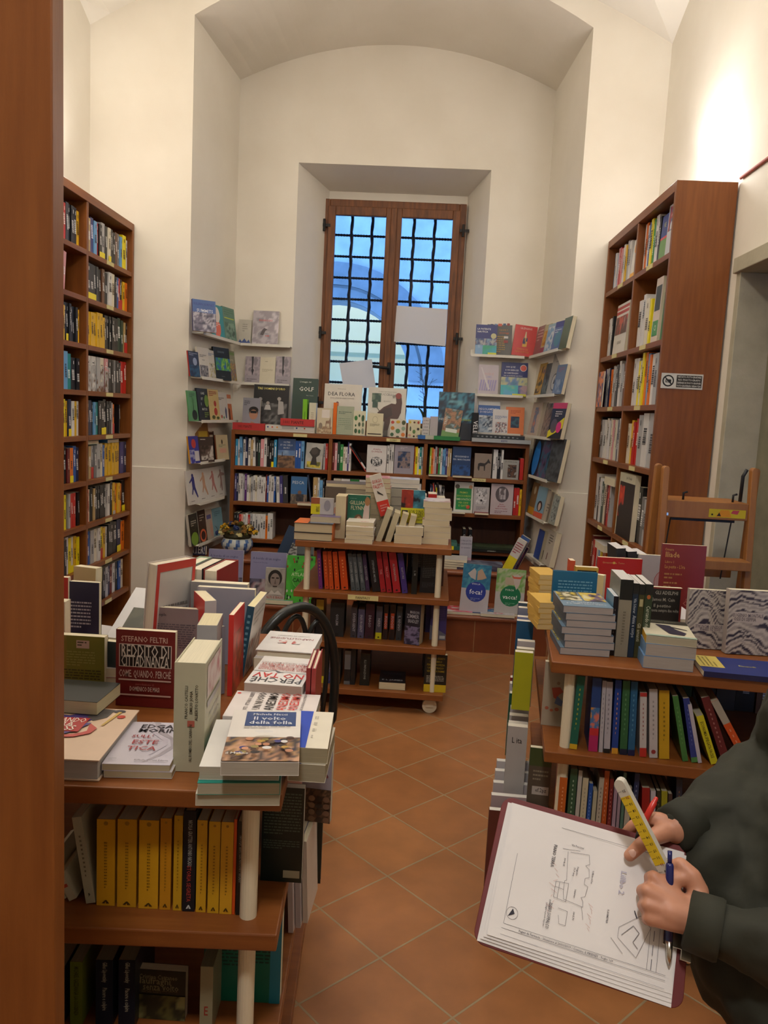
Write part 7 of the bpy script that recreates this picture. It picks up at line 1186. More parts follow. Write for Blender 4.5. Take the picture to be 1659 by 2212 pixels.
book(.07, .20, .02, '3c4c28', Matrix.Translation((.425, 2.42, z4+.0005)) @ Matrix.Rotation(-.12, 4, 'Z'), 'green and grey-brown cover with a white sticker left of the lower post', GR3, front=[('r', 0, 0, 1, .7, '544c40'), ('r', .2, .22, .95, .36, 'b4b0a8'), ('t', .6, .29, .014, 'ef.2pz', '44403c', .5), ('L', .2, .45, .9, .65, 3, '8a8470')])
for k, (y, h, c, L_) in enumerate(((2.50, .235, 'b0aca8', 'white with big black letters'), (2.56, .22, 'b4b0b0', 'plain white'), (2.62, .225, 'bcb8b8', 'second plain white'), (2.68, .23, 'c0bcbc', 'third plain white'), (2.80, .24, '1c5034', 'dark green'), (2.88, .25, 'b8b0b0', 'red-topped white'), (2.95, .25, '8c2c24', 'brick red'))):
    book(.065, h, .03, c, Matrix.Translation((.36+.01*k, y, z4+.0005)) @ Matrix.Rotation(-.12, 4, 'Z'), '%s book along the left flank of the right unit, third shelf' % L_, GR3, pages='dcd4c4', front=[('t', .5, .8, .02, 'L ita', '1c1c1c', .5)] if k == 0 else [])
GR4 = 'books on the lowest shelf of the right display unit'; z5 = UZ[3]
for k, (y, h, c, L_) in enumerate(((2.36, .27, '5c2c24', 'brown and green'), (2.44, .28, 'b4a0a0', 'white with a dark photo'), (2.52, .285, 'bcb4b4', 'tall white magazine-like'), (2.60, .29, 'c4c0c0', 'second tall white magazine-like'), (2.68, .29, 'c8c4c4', 'third tall white magazine-like'))):
    book(.17, h, .022, c, Matrix.Translation((.30+.014*k, y, z5+.0005)) @ Matrix.Rotation(-.05, 4, 'Z'), '%s book jutting left from the lowest shelf of the right unit' % L_, GR4, pages='dcd8d0', front=[('n', .1, .1, .7, .4, ['3c2c3c', '6a5c5c', '8a5c2c'], 4, 4)] if k == 1 else [])
row('w421 e421 k421 b421 w421 o421 w421 d421 y421 w421 n421 r421 w421', T_RU, .2, .9, z5, 'on the lowest shelf of the right unit', GR4, depth=.14, y0=.06)
# ================================================================== CHAIR, LADDER, UPLIGHTERS
def arcpts(w_, z0, z1, n_=22, y=0, sh=1.0, bow=.0):
    P = []
    for i in range(n_+1):
        a = PI*i/n_; x = -w_/2*math.cos(a); s_ = abs(math.sin(a))**.75
        P.append((x*(1-.06*s_), y+bow*s_, z0+(z1-z0)*s_))
    return P
ch = empty('bentwood_chair', T=TR((-.42, 2.74, 0), .75)); tag(ch, 'black bentwood chair with a looped back behind the left display unit', 'chair')
b = MB(); P = arcpts(.44, .45, .93, 26, 0, bow=-.06); P = [(-.10, -.06, .0), (-.13, -.03, .22), (-.18, .0, .40)]+P+[(.18, .0, .40), (.13, -.03, .22), (.10, -.06, .0)]
P = [(x, y*1.0+(0.0), z) for x, y, z in P]; b.tube(P, .018, n=12); b.obj('back_frame', M_BLACKW, ch, smooth=True)
for k, (w_, x, zt_) in enumerate(((.15, -.10, .875), (.17, 0, .895), (.15, .10, .865))):
    b = MB(); b.tube([(px_+x, py_, pz) for px_, py_, pz in arcpts(w_, .47, zt_, 20, .005, bow=-.055)], .0095, n=10); b.obj('back_loop', M_BLACKW, ch, smooth=True)
b = MB(); b.lathe([(0, .445), (.2, .445), (.215, .455), (.215, .47), (.2, .478), (.16, .47), (0, .465)], n=32, cy=.19); b.obj('seat', M_BLACKW, ch, smooth=True)
for s_ in (-1, 1):
    b = MB(); b.tube([(s_*.15, .33, .45), (s_*.175, .37, .22), (s_*.20, .42, 0)], [.016, .014, .012], n=10); b.obj('leg', M_BLACKW, ch, smooth=True)
b = MB(); b.tube([(.17*math.cos(2*PI*i/24), .2+.19*math.sin(2*PI*i/24), .2) for i in range(25)], .008, n=8, caps=False); b.obj('stretcher_ring', M_BLACKW, ch, smooth=True)
# ladder
ld = empty('wooden_step_ladder', (0, 0, 0)); tag(ld, 'folding beech step ladder with yellow warning stickers before the right bookcase', 'step ladder')
LY = 3.40
def stile(x0, x1, y0, y1, z1, nm='stile'):
    b = MB(); n_ = 8; w_ = .028; P = [(-w_/2, 0), (w_/2, 0), (w_/2, z1-w_*.5)]+[(w_/2*math.cos(PI*i/n_), z1-w_*.5+w_/2*math.sin(PI*i/n_)) for i in range(1, n_)]+[(-w_/2, z1-w_*.5)]
    k = len(b.v); m_ = len(P)
    for yy in (-.017, .017):
        for (px_, pz) in P: f_ = pz/z1; b.v.append((x0+(x1-x0)*f_+px_, y0+(y1-y0)*f_+yy, pz))
    b.f.append(tuple(k+i for i in range(m_))); b.f.append(tuple(k+m_+i for i in reversed(range(m_))))
    for i in range(m_): j = (i+1) % m_; b.f.append((k+j, k+i, k+m_+i, k+m_+j))
    b.c = [[lin('w')]*len(f_) for f_ in b.f]; b.m = [0]*len(b.f); return b.obj(nm, M_BEECH, ld, bevel=.003)
xl, xr = onY(1437, 1020, LY).x, onY(1628, 1020, LY).x
zt1 = onY(1437, 1006, LY).z; zt2 = onY(1430, 1000, LY+.12).z
stile(xl-.01, xl, LY-.12, LY, zt1); stile(xr-.0, xr, LY-.12, LY, zt1+.01)
stile(xl-.03, xl-.035+.02, LY+.11, LY+.05, zt2, 'rear_stile'); stile(xr+.02, xr+.03, LY+.11, LY+.05, zt2, 'rear_stile')
def rail(z0, z1, y0, y1, nm, mat=M_BEECH): return box_obj(nm, xl+.012, y0, z0, xr-.012, y1, z1, mat, ld, .003)
zp = onY(1500, 1104, LY).z
rail(zp-.03, zp+.045, LY-.02, LY+.004, 'platform_front'); rail(zp+.02, zp+.045, LY+.006, LY+.20, 'platform_board')
for s_ in (.25, .82):
    b = MB(); x = xl+(xr-xl)*s_; b.tube([(x, LY+.02, zp+.045), (x, LY+.02, zp+.075), (x+.016, LY+.02, zp+.08)], .005, n=8); b.obj('metal_hook', M_IRON, ld, smooth=True)
for k in range(1, 5):
    zz_ = zp-.235*k+.02; rail(zz_-.02, zz_+.02, LY-.10-.018*k+.02, LY-.0-.02*k+.02, 'step')
rail(zp-.30, zp-.26, LY+.09, LY+.11, 'rear_rail'); rail(zp-.62, zp-.58, LY+.16, LY+.18, 'rear_rail'); rail(.3, .34, LY+.24, LY+.26, 'rear_rail')
b = MB(); b.box(xl+.05, LY+.02, zp-.045, xr-.05, LY+.035, zp-.032); b.obj('dark_crossbar', M_RUBBER, ld)
for x in (xl+.05, xr-.06): b = MB(); b.tube([(x, LY+.03, zp-.04), (x-.01, LY+.06, zp-.3)], .003, n=6); b.obj('safety_cord', M_RUBBER, ld)
b = MB(); b.tube([(xl+.014, LY+.03, zt1-.02), (xl+.016, LY+.035, zt1-.15)], .008, n=8); b.tube([(xr-.02, LY+.02, zt1-.0), (xr-.03, LY+.03, zt1-.03), (xr-.03, LY+.035, zt1-.14)], .008, n=8); b.obj('strap', M_RUBBER, ld, smooth=True)
b = MB(); T = Matrix.Translation((xl+(xr-xl)*.52, LY-.0212, zp-.02)) @ Matrix.Rotation(PI/2, 4, 'X')
b.box(0, 0, 0, .155, .036, .0006, 'c8b018', T=T); T2 = T @ Matrix.Translation((0, 0, .001))
b.face([T2 @ Vector(p) for p in ((.028, .003, 0), (.05, .033, 0), (.084, .033, 0), (.096, .003, 0))], 'd88c14'); b.face([T2 @ Vector(p) for p in ((.092, .02, 0), (.1, .033, 0), (.128, .033, 0), (.12, .016, 0))], 'b83c4c')
b.face([T2 @ Vector(p) for p in ((.034, .006, .0003), (.043, .022, .0003), (.052, .006, .0003))], '1c1a10'); b.disc(T2, .014, .012, .004, '1c1a10')
b.obj('warning_sticker', M_MATTE, ld)
b = MB(); b.box(xl-.0, LY-.0245, zp-.022, xl+.022, LY-.0185, zp-.01, 'a8b0a8'); b.obj('metal_clip', M_CHROME, ld)
# halogen uplighters on top of the tall bookcases
M_LAMPW = nt('halogen_element')[0]; _n = M_LAMPW.node_tree.nodes['Principled BSDF']; _n.inputs['Emission Color'].default_value = (1, .85, .65, 1); _n.inputs['Emission Strength'].default_value = 12
for (x, y, z, L_) in ((-2.22, 4.95, 2.851, 'left'), (1.47, 4.62, 2.866, 'right')):
    r_ = empty('uplighter', (x, y, z)); tag(r_, 'small halogen uplighter on top of the tall %s bookcase' % L_, 'lamp')
    b = MB(); b.lathe([(0, 0), (.035, 0), (.035, .008), (.014, .01), (.014, .02), (.04, .03), (.05, .06), (.047, .06), (.036, .034), (0, .03)], n=20); b.obj('shade', M_RUBBER, r_, smooth=True)
    b = MB(); b.tube([(-.02, 0, .045), (.02, 0, .045)], .006, n=8); b.obj('bulb', M_LAMPW, r_)
# ================================================================== CLIPBOARD AND WHAT LIES ON IT
CT = Matrix.Translation((.188, 1.299, .975)) @ Matrix.Rotation(math.radians(-12.6), 4, 'Z') @ Matrix.Rotation(math.radians(6.95), 4, 'Y') @ Matrix.Rotation(math.radians(48.2), 4, 'X')
CW, CH = .32, .235
CTi = CT.inverted()
def P3(px, py, h=0):
    """point seen at a pixel, h metres above the clipboard plane"""
    o = CTi @ Vector((0, 0, CAMH)); d = CTi.to_3x3() @ ray(px, py); t = (h-o.z)/d.z
    return CT @ (o+d*t)
cb = empty('clipboard', T=CT); tag(cb, 'dark red clipboard held by the person at the right', 'clipboard')
def rrect(x0, y0, x1, y1, r, n_=6):
    P = []
    for cx, cy, a0 in ((x1-r, y1-r, 0), (x0+r, y1-r, 90), (x0+r, y0+r, 180), (x1-r, y0+r, 270)):
        for i in range(n_+1): a = math.radians(a0+90*i/n_); P.append((cx+r*math.cos(a), cy+r*math.sin(a)))
    return P
M_RED = mat_noise('red_vinyl', '5a0e0e', '681414', 12, .6)
b = MB(); b.prism(rrect(0, -CH, CW, 0, .02), -.003, .0); b.obj('board', M_RED, cb, bevel=.001)
b = MB(); b.box(CW-.012, -CH*.72, .0, CW+.004, -CH*.28, .012); b.box(CW-.04, -CH*.66, .010, CW-.01, -CH*.34, .012); b.obj('clip', M_CHROME, cb, bevel=.002)
M_PAPER = mat_attr('office_paper', .8, .02, 8)
tag(cb, group=None)
pa = []
for k in range(4):
    b = MB(); nx, ny = 14, 8; x0, y0, x1, y1 = .010+.003*k, -CH+.012-.004*(3-k)+.004, .306-.002*k, -.010-.002*(k % 2)
    kk = len(b.v); rz = .006*(k-2)
    for j in range(ny+1):
        for i in range(nx+1):
            u, v = i/nx, j/ny; z = .0012+.0011*k+.0012*math.sin(u*7+k)*math.sin(v*5)*(k/3.0)+.0014*(1-u)**3*k
            b.v.append((x0+(x1-x0)*u-rz*(y0+(y1-y0)*v), y0+(y1-y0)*v+rz*u*.3, z))
    for j in range(ny):
        for i in range(nx): a = kk+j*(nx+1)+i; b.f.append((a, a+1, a+nx+2, a+nx+1)); b.c.append([lin('dedad8')]*4); b.m.append(0)
    o = b.obj('paper_sheet', M_PAPER, smooth=True); o.matrix_world = CT
    tag(o, ['lowest sheet of the papers on the red clipboard', 'second sheet from below on the red clipboard', 'third sheet from below on the red clipboard', 'top floor plan sheet clipped to the red clipboard'][k], 'paper', 'sheets on the clipboard'); pa.append(o)
# drawing on the top sheet (a part of that sheet, ink)
ink = MB(); Tz = Matrix.Translation((0, 0, .0078))
def seg(x0, y0, x1, y1, w_=.0005, c='55535c'):
    d = Vector((x1-x0, y1-y0, 0)); nrm = Vector((-d.y, d.x, 0)).normalized()*w_*.5
    ink.face([Vector((x0, y0, .0078))-nrm, Vector((x1, y1, .0078))-nrm, Vector((x1, y1, .0078))+nrm, Vector((x0, y0, .0078))+nrm], c)
def poly(P, **kw):
    for p, q in zip(P, P[1:]): seg(*p, *q, **kw)
def wtx(s_, x, y, h, rot=-PI/2, c='4c4a54', mw=None): ink.text(s_, Tz @ Matrix.Translation((x, y, 0)) @ Matrix.Rotation(rot, 4, 'Z'), h, c, maxw=mw)
poly([(.29, -.028), (.105, -.028)]); poly([(.042, -.03), (.042, -.196), (.29, -.196)]); poly([(.04, -.203), (.29, -.203)]); poly([(.03, -.212), (.29, -.214)], c='8a8890')
wtx('Società di Farmacia - Situazione al 30/01/2019', .030, -.09, .0028, mw=.11); wtx('Dipartimento dei servizi - Planimetria', .035, -.10, .0024, mw=.12, c='6a6870')
wtx('PIANO TERRA', .100, -.075, .0055, mw=.035); wtx('PIANO SOPPALCO', .108, -.165, .0055, mw=.038); wtx('più bagno e piccolo deposito', .102, -.165, .003, mw=.035, c='6a6870')
A_ = [(.125, -.062), (.155, -.058), (.158, -.072), (.152, -.076), (.158, -.08), (.160, -.092), (.154, -.095), (.154, -.104), (.160, -.106), (.158, -.122), (.152, -.125), (.156, -.130), (.157, -.138), (.126, -.135), (.124, -.126), (.123, -.108), (.126, -.106), (.121, -.062)]
poly(A_, c='4c4a54'); poly([(.112, -.060), (.14, -.056)]); poly([(.13, -.110), (.13, -.138), (.110, -.136), (.110, -.112), (.13, -.110)], c='4c4a54'); poly([(.116, -.112), (.116, -.136)]); poly([(.110, -.12), (.124, -.121)]); poly([(.155, -.138), (.16, -.156)]); poly([(.12, -.150), (.135, -.151), (.135, -.172), (.125, -.172), (.122, -.16)], c='4c4a54')
for (s_, x, y) in (('Via Pescioni', .135, -.05), ('Negozio', .140, -.088), ('71.9 mq', .135, -.09), ('Via Martino di Zona', .165, -.09), ('Interno', .142, -.122), ('H=4.15', .118, -.08), ('H=4.20', .106, -.148), ('H=3.70', .145, -.155)): wtx(s_, x, y, .003, mw=.02, rot=-PI/2 if s_ != 'Via Pescioni' else 0)
for k in range(10): seg(.10+.004*(k % 4), -.085-.008*k, .106+.004*(k % 3), -.089-.008*k, c='c08478', w_=.0004)
for k in range(8): seg(.165+.003*(k % 3), -.13-.005*k, .172, -.134-.005*k, c='c08478', w_=.0004)
poly([(.215, -.15), (.245, -.125), (.262, -.138), (.245, -.185), (.215, -.165), (.215, -.15)], c='5a5862'); poly([(.22, -.16), (.236, -.142), (.246, -.150), (.238, -.165), (.246, -.172)], c='5a5862', w_=.0008); poly([(.205, -.168), (.225, -.185)], c='5a5862'); poly([(.235, -.12), (.24, -.13)], c='2c2a34', w_=.0015)
wtx('PLANIMETRIA', .196, -.140, .003, mw=.02); wtx('Lillbo 2', .212, -.085, .009, c='a9a7bc', mw=.035); wtx('Pagani da Farmacia - Situazione al 20/01/2019 - Comune di FIRENZE - Foglio 169', .14, -.2, .0032, rot=0, mw=.18)
for i in range(24): a = 2*PI*i/24; seg(.052+.009*math.cos(a), -.178+.009*math.sin(a), .052+.009*math.cos(a+2*PI/24), -.178+.009*math.sin(a+2*PI/24), c='4c4a54')
ink.face([(.046, -.184, .0079), (.056, -.178, .0079), (.052, -.171, .0079)], '34323c')
for k in range(7): seg(.268, -.03-.02*k-.03, .268, -.045-.02*k-.03, c='5a5862', w_=.001)
poly([(.262, -.05), (.262, -.196)]); poly([(.276, -.05), (.276, -.196)])
o = ink.obj('printed_plan', M_PAPER, pa[3])
# folding rule
A = P3(1440, 1895, .05); tA = (A-Vector((0, 0, CAMH))).dot(FWD); B_ = Vector((0, 0, CAMH))+ray(1334, 1688)*(tA*1.02)
u_ = (B_-A).normalized(); v_ = (Vector((0, 0, CAMH))-(A+B_)/2).normalized(); s_ = u_.cross(v_).normalized(); n_ = s_.cross(u_).normalized()
R_ = Matrix((u_, s_, n_)).transposed().to_4x4(); RM = Matrix.Translation(A-u_*.035) @ R_ @ Matrix.Rotation(.42, 4, 'X'); RLen = (B_-A).length+.035
b = MB(); hw_ = .0085
b.box(0, -hw_, -.014, RLen-.006, hw_, 0, 'c8c2b4', T=RM)
for i in range(9): a0, a1 = PI*(-.5+i/9), PI*(-.5+(i+1)/9); 
b.prism([(RLen-.006+.008*math.cos(PI*(-.5+i/8)), hw_*math.sin(PI*(-.5+i/8))) for i in range(9)], -.014, 0, 'c8c2b4', T=RM)
cm = RLen/17.5; f0 = RM @ Matrix.Translation((0, 0, .0003))
b.face([f0 @ Vector(p) for p in ((cm*5.0, -hw_, 0), (cm*15.2, -hw_, 0), (cm*15.2, hw_, 0), (cm*5.0, hw_, 0))], 'd8b820')
for i in range(1, 17):
    b.face([f0 @ Vector(p) for p in ((cm*i-.0002, -hw_, .0003), (cm*i+.0002, -hw_, .0003), (cm*i+.0002, -hw_*.2, .0003), (cm*i-.0002, -hw_*.2, .0003))], '2c2820')
    nn = 5+i; 
    if nn <= 21: b.text(str(nn), f0 @ Matrix.Translation((cm*(i+.5)-cm*.5, hw_*.3, .0004)) @ Matrix.Rotation(-PI/2, 4, 'Z'), .0042, 'a83028' if nn in (10, 20) else '2c2820')
for k in range(1, 5): b.face([RM @ Vector(p) for p in ((.002, -hw_-.0002, -.003*k), (RLen-.006, -hw_-.0002, -.003*k), (RLen-.006, -hw_-.0002, -.003*k+.0004), (.002, -hw_-.0002, -.003*k+.0004))], '8a8474')
o = b.obj('folding_rule', M_MATTE); tag(o, 'yellow and white folding rule held in the near hand', 'ruler')
# pens
M_BLUEP = mat_noise('blue_pen_plastic', '14184c', '1c2468', 20, .25); M_REDP = mat_noise('red_pen_plastic', 'b8281c', 'c8342c', 20, .3)
pn = empty('ballpoint_pen', (0, 0, 0)); tag(pn, 'dark blue ballpoint pen gripped in the near fist', 'pen')
a_, c_ = P3(1447, 1838, .075), P3(1445, 2086, .012); d_ = (c_-a_).normalized(); L_ = (c_-a_).length
b = MB(); b.tube([a_+d_*.018, a_+d_*.022, a_+d_*(L_-.035)], [.005, .0062, .0058], n=14); b.obj('barrel', M_BLUEP, pn, smooth=True)
b = MB(); b.tube([a_, a_+d_*.018], .0035, n=12); b.obj('push_button', M_BLUEP, pn, smooth=True)
b = MB(); b.tube([a_+d_*(L_-.035), a_+d_*(L_-.012), c_], [.0058, .0042, .0012], n=14); b.obj('metal_tip', M_CHROME, pn, smooth=True)
pn = empty('felt_pen', (0, 0, 0)); tag(pn, 'red pen held in the far hand behind the folding rule', 'pen')
a_, c_ = P3(1419, 1722, .035), P3(1372, 1812, .012); d_ = (c_-a_).normalized(); L_ = (c_-a_).length
b = MB(); b.tube([a_, a_+d_*.004, a_+d_*.008, a_+d_*.01, a_+d_*(L_-.02)], [.0025, .0038, .0038, .0052, .0052], n=14); b.obj('barrel', M_REDP, pn, smooth=True)
b = MB(); b.tube([a_+d_*(L_-.02), c_], [.0052, .001], n=12); b.obj('tip', M_RUBBER, pn, smooth=True)
# ================================================================== PERSON
M_SKIN, n, l, bs = nt('skin'); t = noise(n, l, 45, 5, coords(n, l)); t2 = noise(n, l, 9, 3, coords(n, l))
mx = n.new('ShaderNodeMixRGB'); mx.blend_type = 'MULTIPLY'; mx.inputs['Fac'].default_value = .5
l.new(ramp(n, l, t2.outputs['Fac'], [(.3, lin('b47c60')), (.7, lin('c8947a'))]), mx.inputs['Color1']); l.new(ramp(n, l, t.outputs['Fac'], [(.3, (.86, .78, .74)), (.7, (1, 1, 1))]), mx.inputs['Color2'])
l.new(mx.outputs['Color'], bs.inputs['Base Color']); bs.inputs['Roughness'].default_value = .5; bs.inputs['Subsurface Weight'].default_value = .12; bs.inputs['Subsurface Radius'].default_value = (.01, .004, .002); bs.inputs['Subsurface Scale'].default_value = .5
bump(n, l, bs, t.outputs['Fac'], .3, .0008)
M_JACKET = mat_noise('dark_green_jacket', '1f2117', '29291b', 5, .8, .006, 7); M_JEANS = mat_noise('blue_grey_jeans', '38444c', '46525a', 60, .85, .001, 90)
M_HAIR = mat_noise('dark_hair', '1c1410', '2c2018', 60, .6, .003, 120, (1, 1, 4))
def capsule(b, p, q, r0, r1, n_=14, sq=None):
    p, q = Vector(p), Vector(q); d = q-p; L = d.length
    if L < 1e-5: d = Vector((0, 0, 1)); L = 1e-4
    d = d.normalized(); pts = []; rs = []
    for i in range(6): a = PI/2*i/6; pts.append(p-d*r0*math.cos(a)); rs.append(max(1e-4, r0*math.sin(a)))
    pts.append(p); rs.append(r0); pts.append(q); rs.append(r1)
    for i in range(1, 7): a = PI/2*i/6; pts.append(q+d*r1*math.sin(a)); rs.append(max(1e-4, r1*math.cos(a)))
    k0 = len(b.v); b.tube(pts, rs, n=n_)
def chain(b, P, R):
    for i in range(len(P)-1): capsule(b, P[i], P[i+1], R[i], R[i+1])
def fuse(b, name, mat, parent, voxel, smooth_it, disp=None):
    o = b.obj(name, mat, parent, smooth=True)
    m = o.modifiers.new('remesh', 'REMESH'); m.mode = 'VOXEL'; m.voxel_size = voxel; m.use_smooth_shade = True
    s = o.modifiers.new('smooth', 'SMOOTH'); s.iterations = smooth_it; s.factor = .5
    if disp:
        tx = bpy.data.textures.new(name+'_folds', 'CLOUDS'); tx.noise_scale = disp[1]; tx.noise_depth = 2
        dm = o.modifiers.new('folds', 'DISPLACE'); dm.texture = tx; dm.strength = disp[0]; dm.mid_level = .5; dm.texture_coords = 'LOCAL'
    return o
pr_ = empty('person', (.66, 1.22, 0)); tag(pr_, 'person in a dark green jacket holding a red clipboard at the right edge', 'person')
pr_.matrix_world = Matrix.Identity(4)
WL = P3(1505, 1992, .045); WR = P3(1464, 1786, .0)           # near (left) and far (right) wrists
DX = Vector((.17, 0, 0))
EL, ER = Vector((.80, .97, .86)), Vector((.72, 1.42, 1.0)); SL, SR = Vector((.71, 1.03, 1.40))+DX, Vector((.67, 1.42, 1.40))+DX
hb = MB()
# trunk, head, limbs
for (p, q, r0, r1) in (((.65, 1.15, .96), (.65, 1.30, .96), .11, .11), ((.68, 1.15, 1.12), (.68, 1.30, 1.12), .095, .095), ((.70, 1.13, 1.3), (.70, 1.32, 1.3), .095, .095), ((.65, 1.15, .96), (.70, 1.14, 1.3), .09, .09), ((.65, 1.30, .96), (.70, 1.31, 1.3), .09, .09),
                       (SL-DX, (.70, 1.2, 1.42), .042, .042), (SR-DX, (.70, 1.26, 1.42), .042, .042), ((.69, 1.225, 1.42), (.655, 1.225, 1.56), .06, .052),
                       ((.63, 1.225, 1.69), (.655, 1.225, 1.70), .088, .086), ((.61, 1.225, 1.62), (.62, 1.225, 1.68), .062, .07), ((.585, 1.225, 1.595), (.60, 1.225, 1.62), .032, .045), ((.556, 1.225, 1.672), (.541, 1.225, 1.645), .008, .0105),
                       ((.566, 1.255, 1.712), (.566, 1.195, 1.712), .010, .010), ((.562, 1.238, 1.608), (.562, 1.212, 1.608), .011, .011), ((.64, 1.307, 1.655), (.65, 1.312, 1.685), .010, .014), ((.64, 1.143, 1.655), (.65, 1.138, 1.685), .010, .014)): capsule(hb, Vector(p)+DX, Vector(q)+DX, r0, r1)
for (S_, E_, W_) in ((SL, EL, WL), (SR, ER, WR)): chain(hb, [S_, E_, E_+(W_-E_)*.35, W_], [.05, .042, .042, .028])
for y in (1.13, 1.32): chain(hb, [(.80, y, .93), (.76, y, .50), (.80, y, .09), (.66, y-.01*(1 if y < 1.2 else -1), .035)], [.085, .057, .042, .03])
# near (left) hand: back toward the camera, fingers closed round rule and pen
K = [P3(1412, 1895, .052), P3(1398, 1924, .058), P3(1399, 1955, .056), P3(1404, 1984, .050)]
for k, kp in enumerate(K): chain(hb, [WL+(kp-WL)*.02+Vector((0, 0, 0)), WL+(kp-WL)*.55, kp], [.021, .0165, .0108])
chain(hb, [WL, (K[1]+K[2])/2+(WL-K[1])*.45], [.024, .021]); chain(hb, [K[0]+(WL-K[0])*.25, K[3]+(WL-K[3])*.25], [.012, .011])
FT = [((1404, 1897, .026), (1424, 1900, .012), (1441, 1894, .022)), ((1388, 1925, .026), (1408, 1932, .010), (1428, 1928, .020)), ((1390, 1957, .026), (1409, 1964, .010), (1428, 1960, .020)), ((1397, 1986, .024), (1413, 1992, .010), (1430, 1988, .018))]
for k, f_ in enumerate(FT):
    p1, p2, p3 = [P3(*q) for q in f_]; r = [.0102, .0106, .0100, .0088][k]; chain(hb, [K[k], p1, p2, p3], [r*1.04, r, r*.92, r*.82])
chain(hb, [WL+Vector((0, .0, .01)), P3(1508, 1925, .045), P3(1496, 1893, .052), P3(1470, 1868, .050), P3(1450, 1873, .040)], [.018, .0165, .0135, .0118, .0098])
chain(hb, [P3(1496, 1895, .05), P3(1428, 1905, .05)], [.012, .011])
# far (right) hand: thumb on the paper, fingers under the far edge of the board
K2 = [P3(1412, 1767, .004), P3(1414, 1778, -.012), P3(1418, 1790, -.026), P3(1424, 1803, -.038)]
for k, kp in enumerate(K2): chain(hb, [WR, WR+(kp-WR)*.5, kp], [.021, .017, .0112])
F2 = [((1386, 1772, .006), (1366, 1783, -.004), (1352, 1798, -.014)), ((1390, 1785, -.018), (1370, 1797, -.024), (1352, 1812, -.028)), ((1394, 1800, -.030), (1374, 1812, -.034), (1356, 1826, -.034)), ((1402, 1815, -.038), (1386, 1826, -.040), (1370, 1838, -.038))]
for k, f_ in enumerate(F2):
    p1, p2, p3 = [P3(*q) for q in f_]; r = [.0098, .0100, .0094, .0082][k]; chain(hb, [K2[k], p1, p2, p3], [r*1.04, r, r*.92, r*.84])
chain(hb, [WR, P3(1436, 1797, .010), P3(1408, 1810, .024), P3(1383, 1826, .026), P3(1360, 1848, .0165)], [.019, .0165, .0132, .0115, .0098])
body = fuse(hb, 'body', M_SKIN, pr_, .0032, 4)
for (q, h1, dirp) in (((1361, 1850), .0255, (1383, 1826)),):
    c0 = P3(q[0]-1, q[1]-1, .0262); c1 = P3(1371, 1838, .0322); ax_ = (c1-c0).normalized(); nrm = (Vector((0, 0, CAMH))-c0).normalized(); sd = ax_.cross(nrm).normalized(); b = MB(); k0 = len(b.v)
    for i in range(7):
        for j in range(5):
            u, v = i/6, (j/4-.5)*2; wv = .0062*math.sin(PI*(.25+.6*u))
            p_ = c0+ax_*(.0125*u)+sd*(wv*v)-nrm*(.0022*v*v+.002*(1-u)**2-.0005); b.v.append(tuple(p_))
    for i in range(6):
        for j in range(4): a = k0+i*5+j; b.f.append((a, a+1, a+6, a+5)); b.c.append([lin('d8b0a0')]*4); b.m.append(0)
    b.obj('thumbnail', M_COVER, pr_, smooth=True)
hr = MB(); capsule(hr, Vector((.66, 1.225, 1.725))+DX, Vector((.67, 1.225, 1.70))+DX, .092, .092); capsule(hr, Vector((.70, 1.225, 1.64))+DX, Vector((.70, 1.225, 1.68))+DX, .06, .07); capsule(hr, Vector((.585, 1.225, 1.762))+DX, Vector((.66, 1.225, 1.755))+DX, .035, .066); capsule(hr, Vector((.675, 1.292, 1.70))+DX, Vector((.69, 1.285, 1.65))+DX, .028, .022); capsule(hr, Vector((.675, 1.158, 1.70))+DX, Vector((.69, 1.165, 1.65))+DX, .028, .022); fuse(hr, 'hair', M_HAIR, pr_, .007, 3)
for y in (1.198, 1.252):
    e_ = MB(); capsule(e_, (.7285, y, 1.690), (.7295, y, 1.690), .0112, .0112); eo = e_.obj('eye', mat_noise('eye_white', 'd8d4d0', 'dcd8d4', 5, .2), pr_, smooth=True); e_ = MB(); capsule(e_, (.7195, y, 1.688), (.720, y, 1.688), .0048, .0048); e_.obj('iris', M_HAIR, eo, smooth=True)
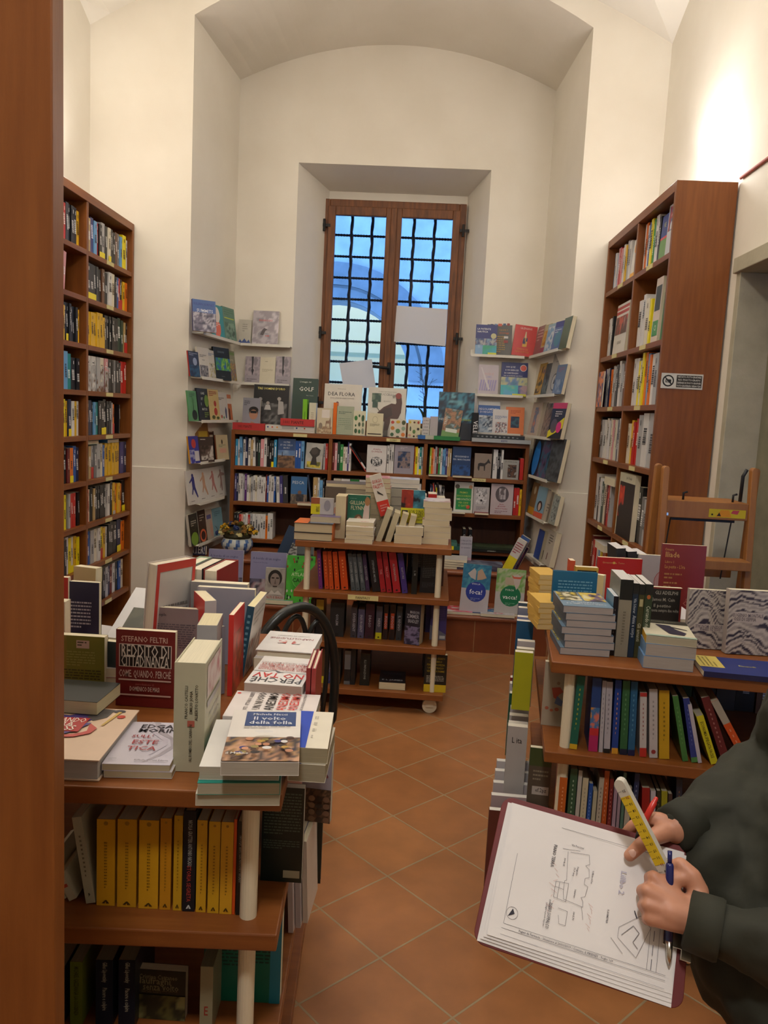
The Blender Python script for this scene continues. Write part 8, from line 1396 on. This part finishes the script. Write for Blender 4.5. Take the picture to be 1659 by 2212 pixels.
b = MB(); capsule(b, (.721, 1.243, 1.609), (.721, 1.207, 1.609), .0052, .0052); b.obj('lips', mat_noise('lips', '9c5c50', 'a4665a', 10, .4), pr_, smooth=True)
# jacket
jk = MB()
for (p, q, r0, r1) in (((.76, 1.14, .78), (.76, 1.33, .78), .17, .17), ((.76, 1.14, .93), (.76, 1.35, .93), .18, .175), ((.80, 1.13, 1.12), (.80, 1.33, 1.12), .17, .165), ((.86, 1.12, 1.30), (.86, 1.33, 1.30), .145, .145), ((.87, 1.08, 1.38), (.87, 1.37, 1.38), .09, .09),
                       ((.87, 1.2, 1.42), (.86, 1.25, 1.44), .085, .085), ((.58, 1.20, .76), (.55, 1.27, .90), .085, .085), ((.66, 1.14, .76), (.66, 1.30, .90), .14, .14), ((.76, 1.225, .70), (.76, 1.225, .72), .14, .15)): capsule(jk, p, q, r0, r1)
dl = (WL-EL).normalized(); dr = (WR-ER).normalized()
chain(jk, [SL, EL, EL+(WL-EL)*.5, WL-dl*.012], [.078, .075, .060, .041]); chain(jk, [SR, ER, ER+(WR-ER)*.5, WR-dr*.012], [.080, .080, .060, .036])
jo = fuse(jk, 'jacket', M_JACKET, pr_, .009, 3, (.034, .08))
for (W_, d_, r) in ((WL, dl, .0445), (WR, dr, .039)):
    b = MB(); b.tube([W_-d_*.035, W_-d_*.03, W_+d_*.012, W_+d_*.016, W_+d_*.012, W_-d_*.0], [r*.98, r*1.03, r*.98, r*.93, r*.85, r*.8], n=28, caps=False); b.obj('cuff', M_JACKET, pr_, smooth=True)
js = MB()
for y in (1.13, 1.32): chain(js, [(.77, y, .88), (.76, y, .50), (.80, y, .10)], [.105, .082, .068])
capsule(js, (.78, 1.15, .86), (.78, 1.31, .86), .13, .13); fuse(js, 'jeans', M_JEANS, pr_, .012, 2, (.012, .06))
for y in (1.13, 1.32):
    b = MB(); chain(b, [(.84, y, .05), (.72, y, .045), (.65, y, .035)], [.042, .042, .034]); o = fuse(b, 'shoe', M_RUBBER, pr_, .009, 2)
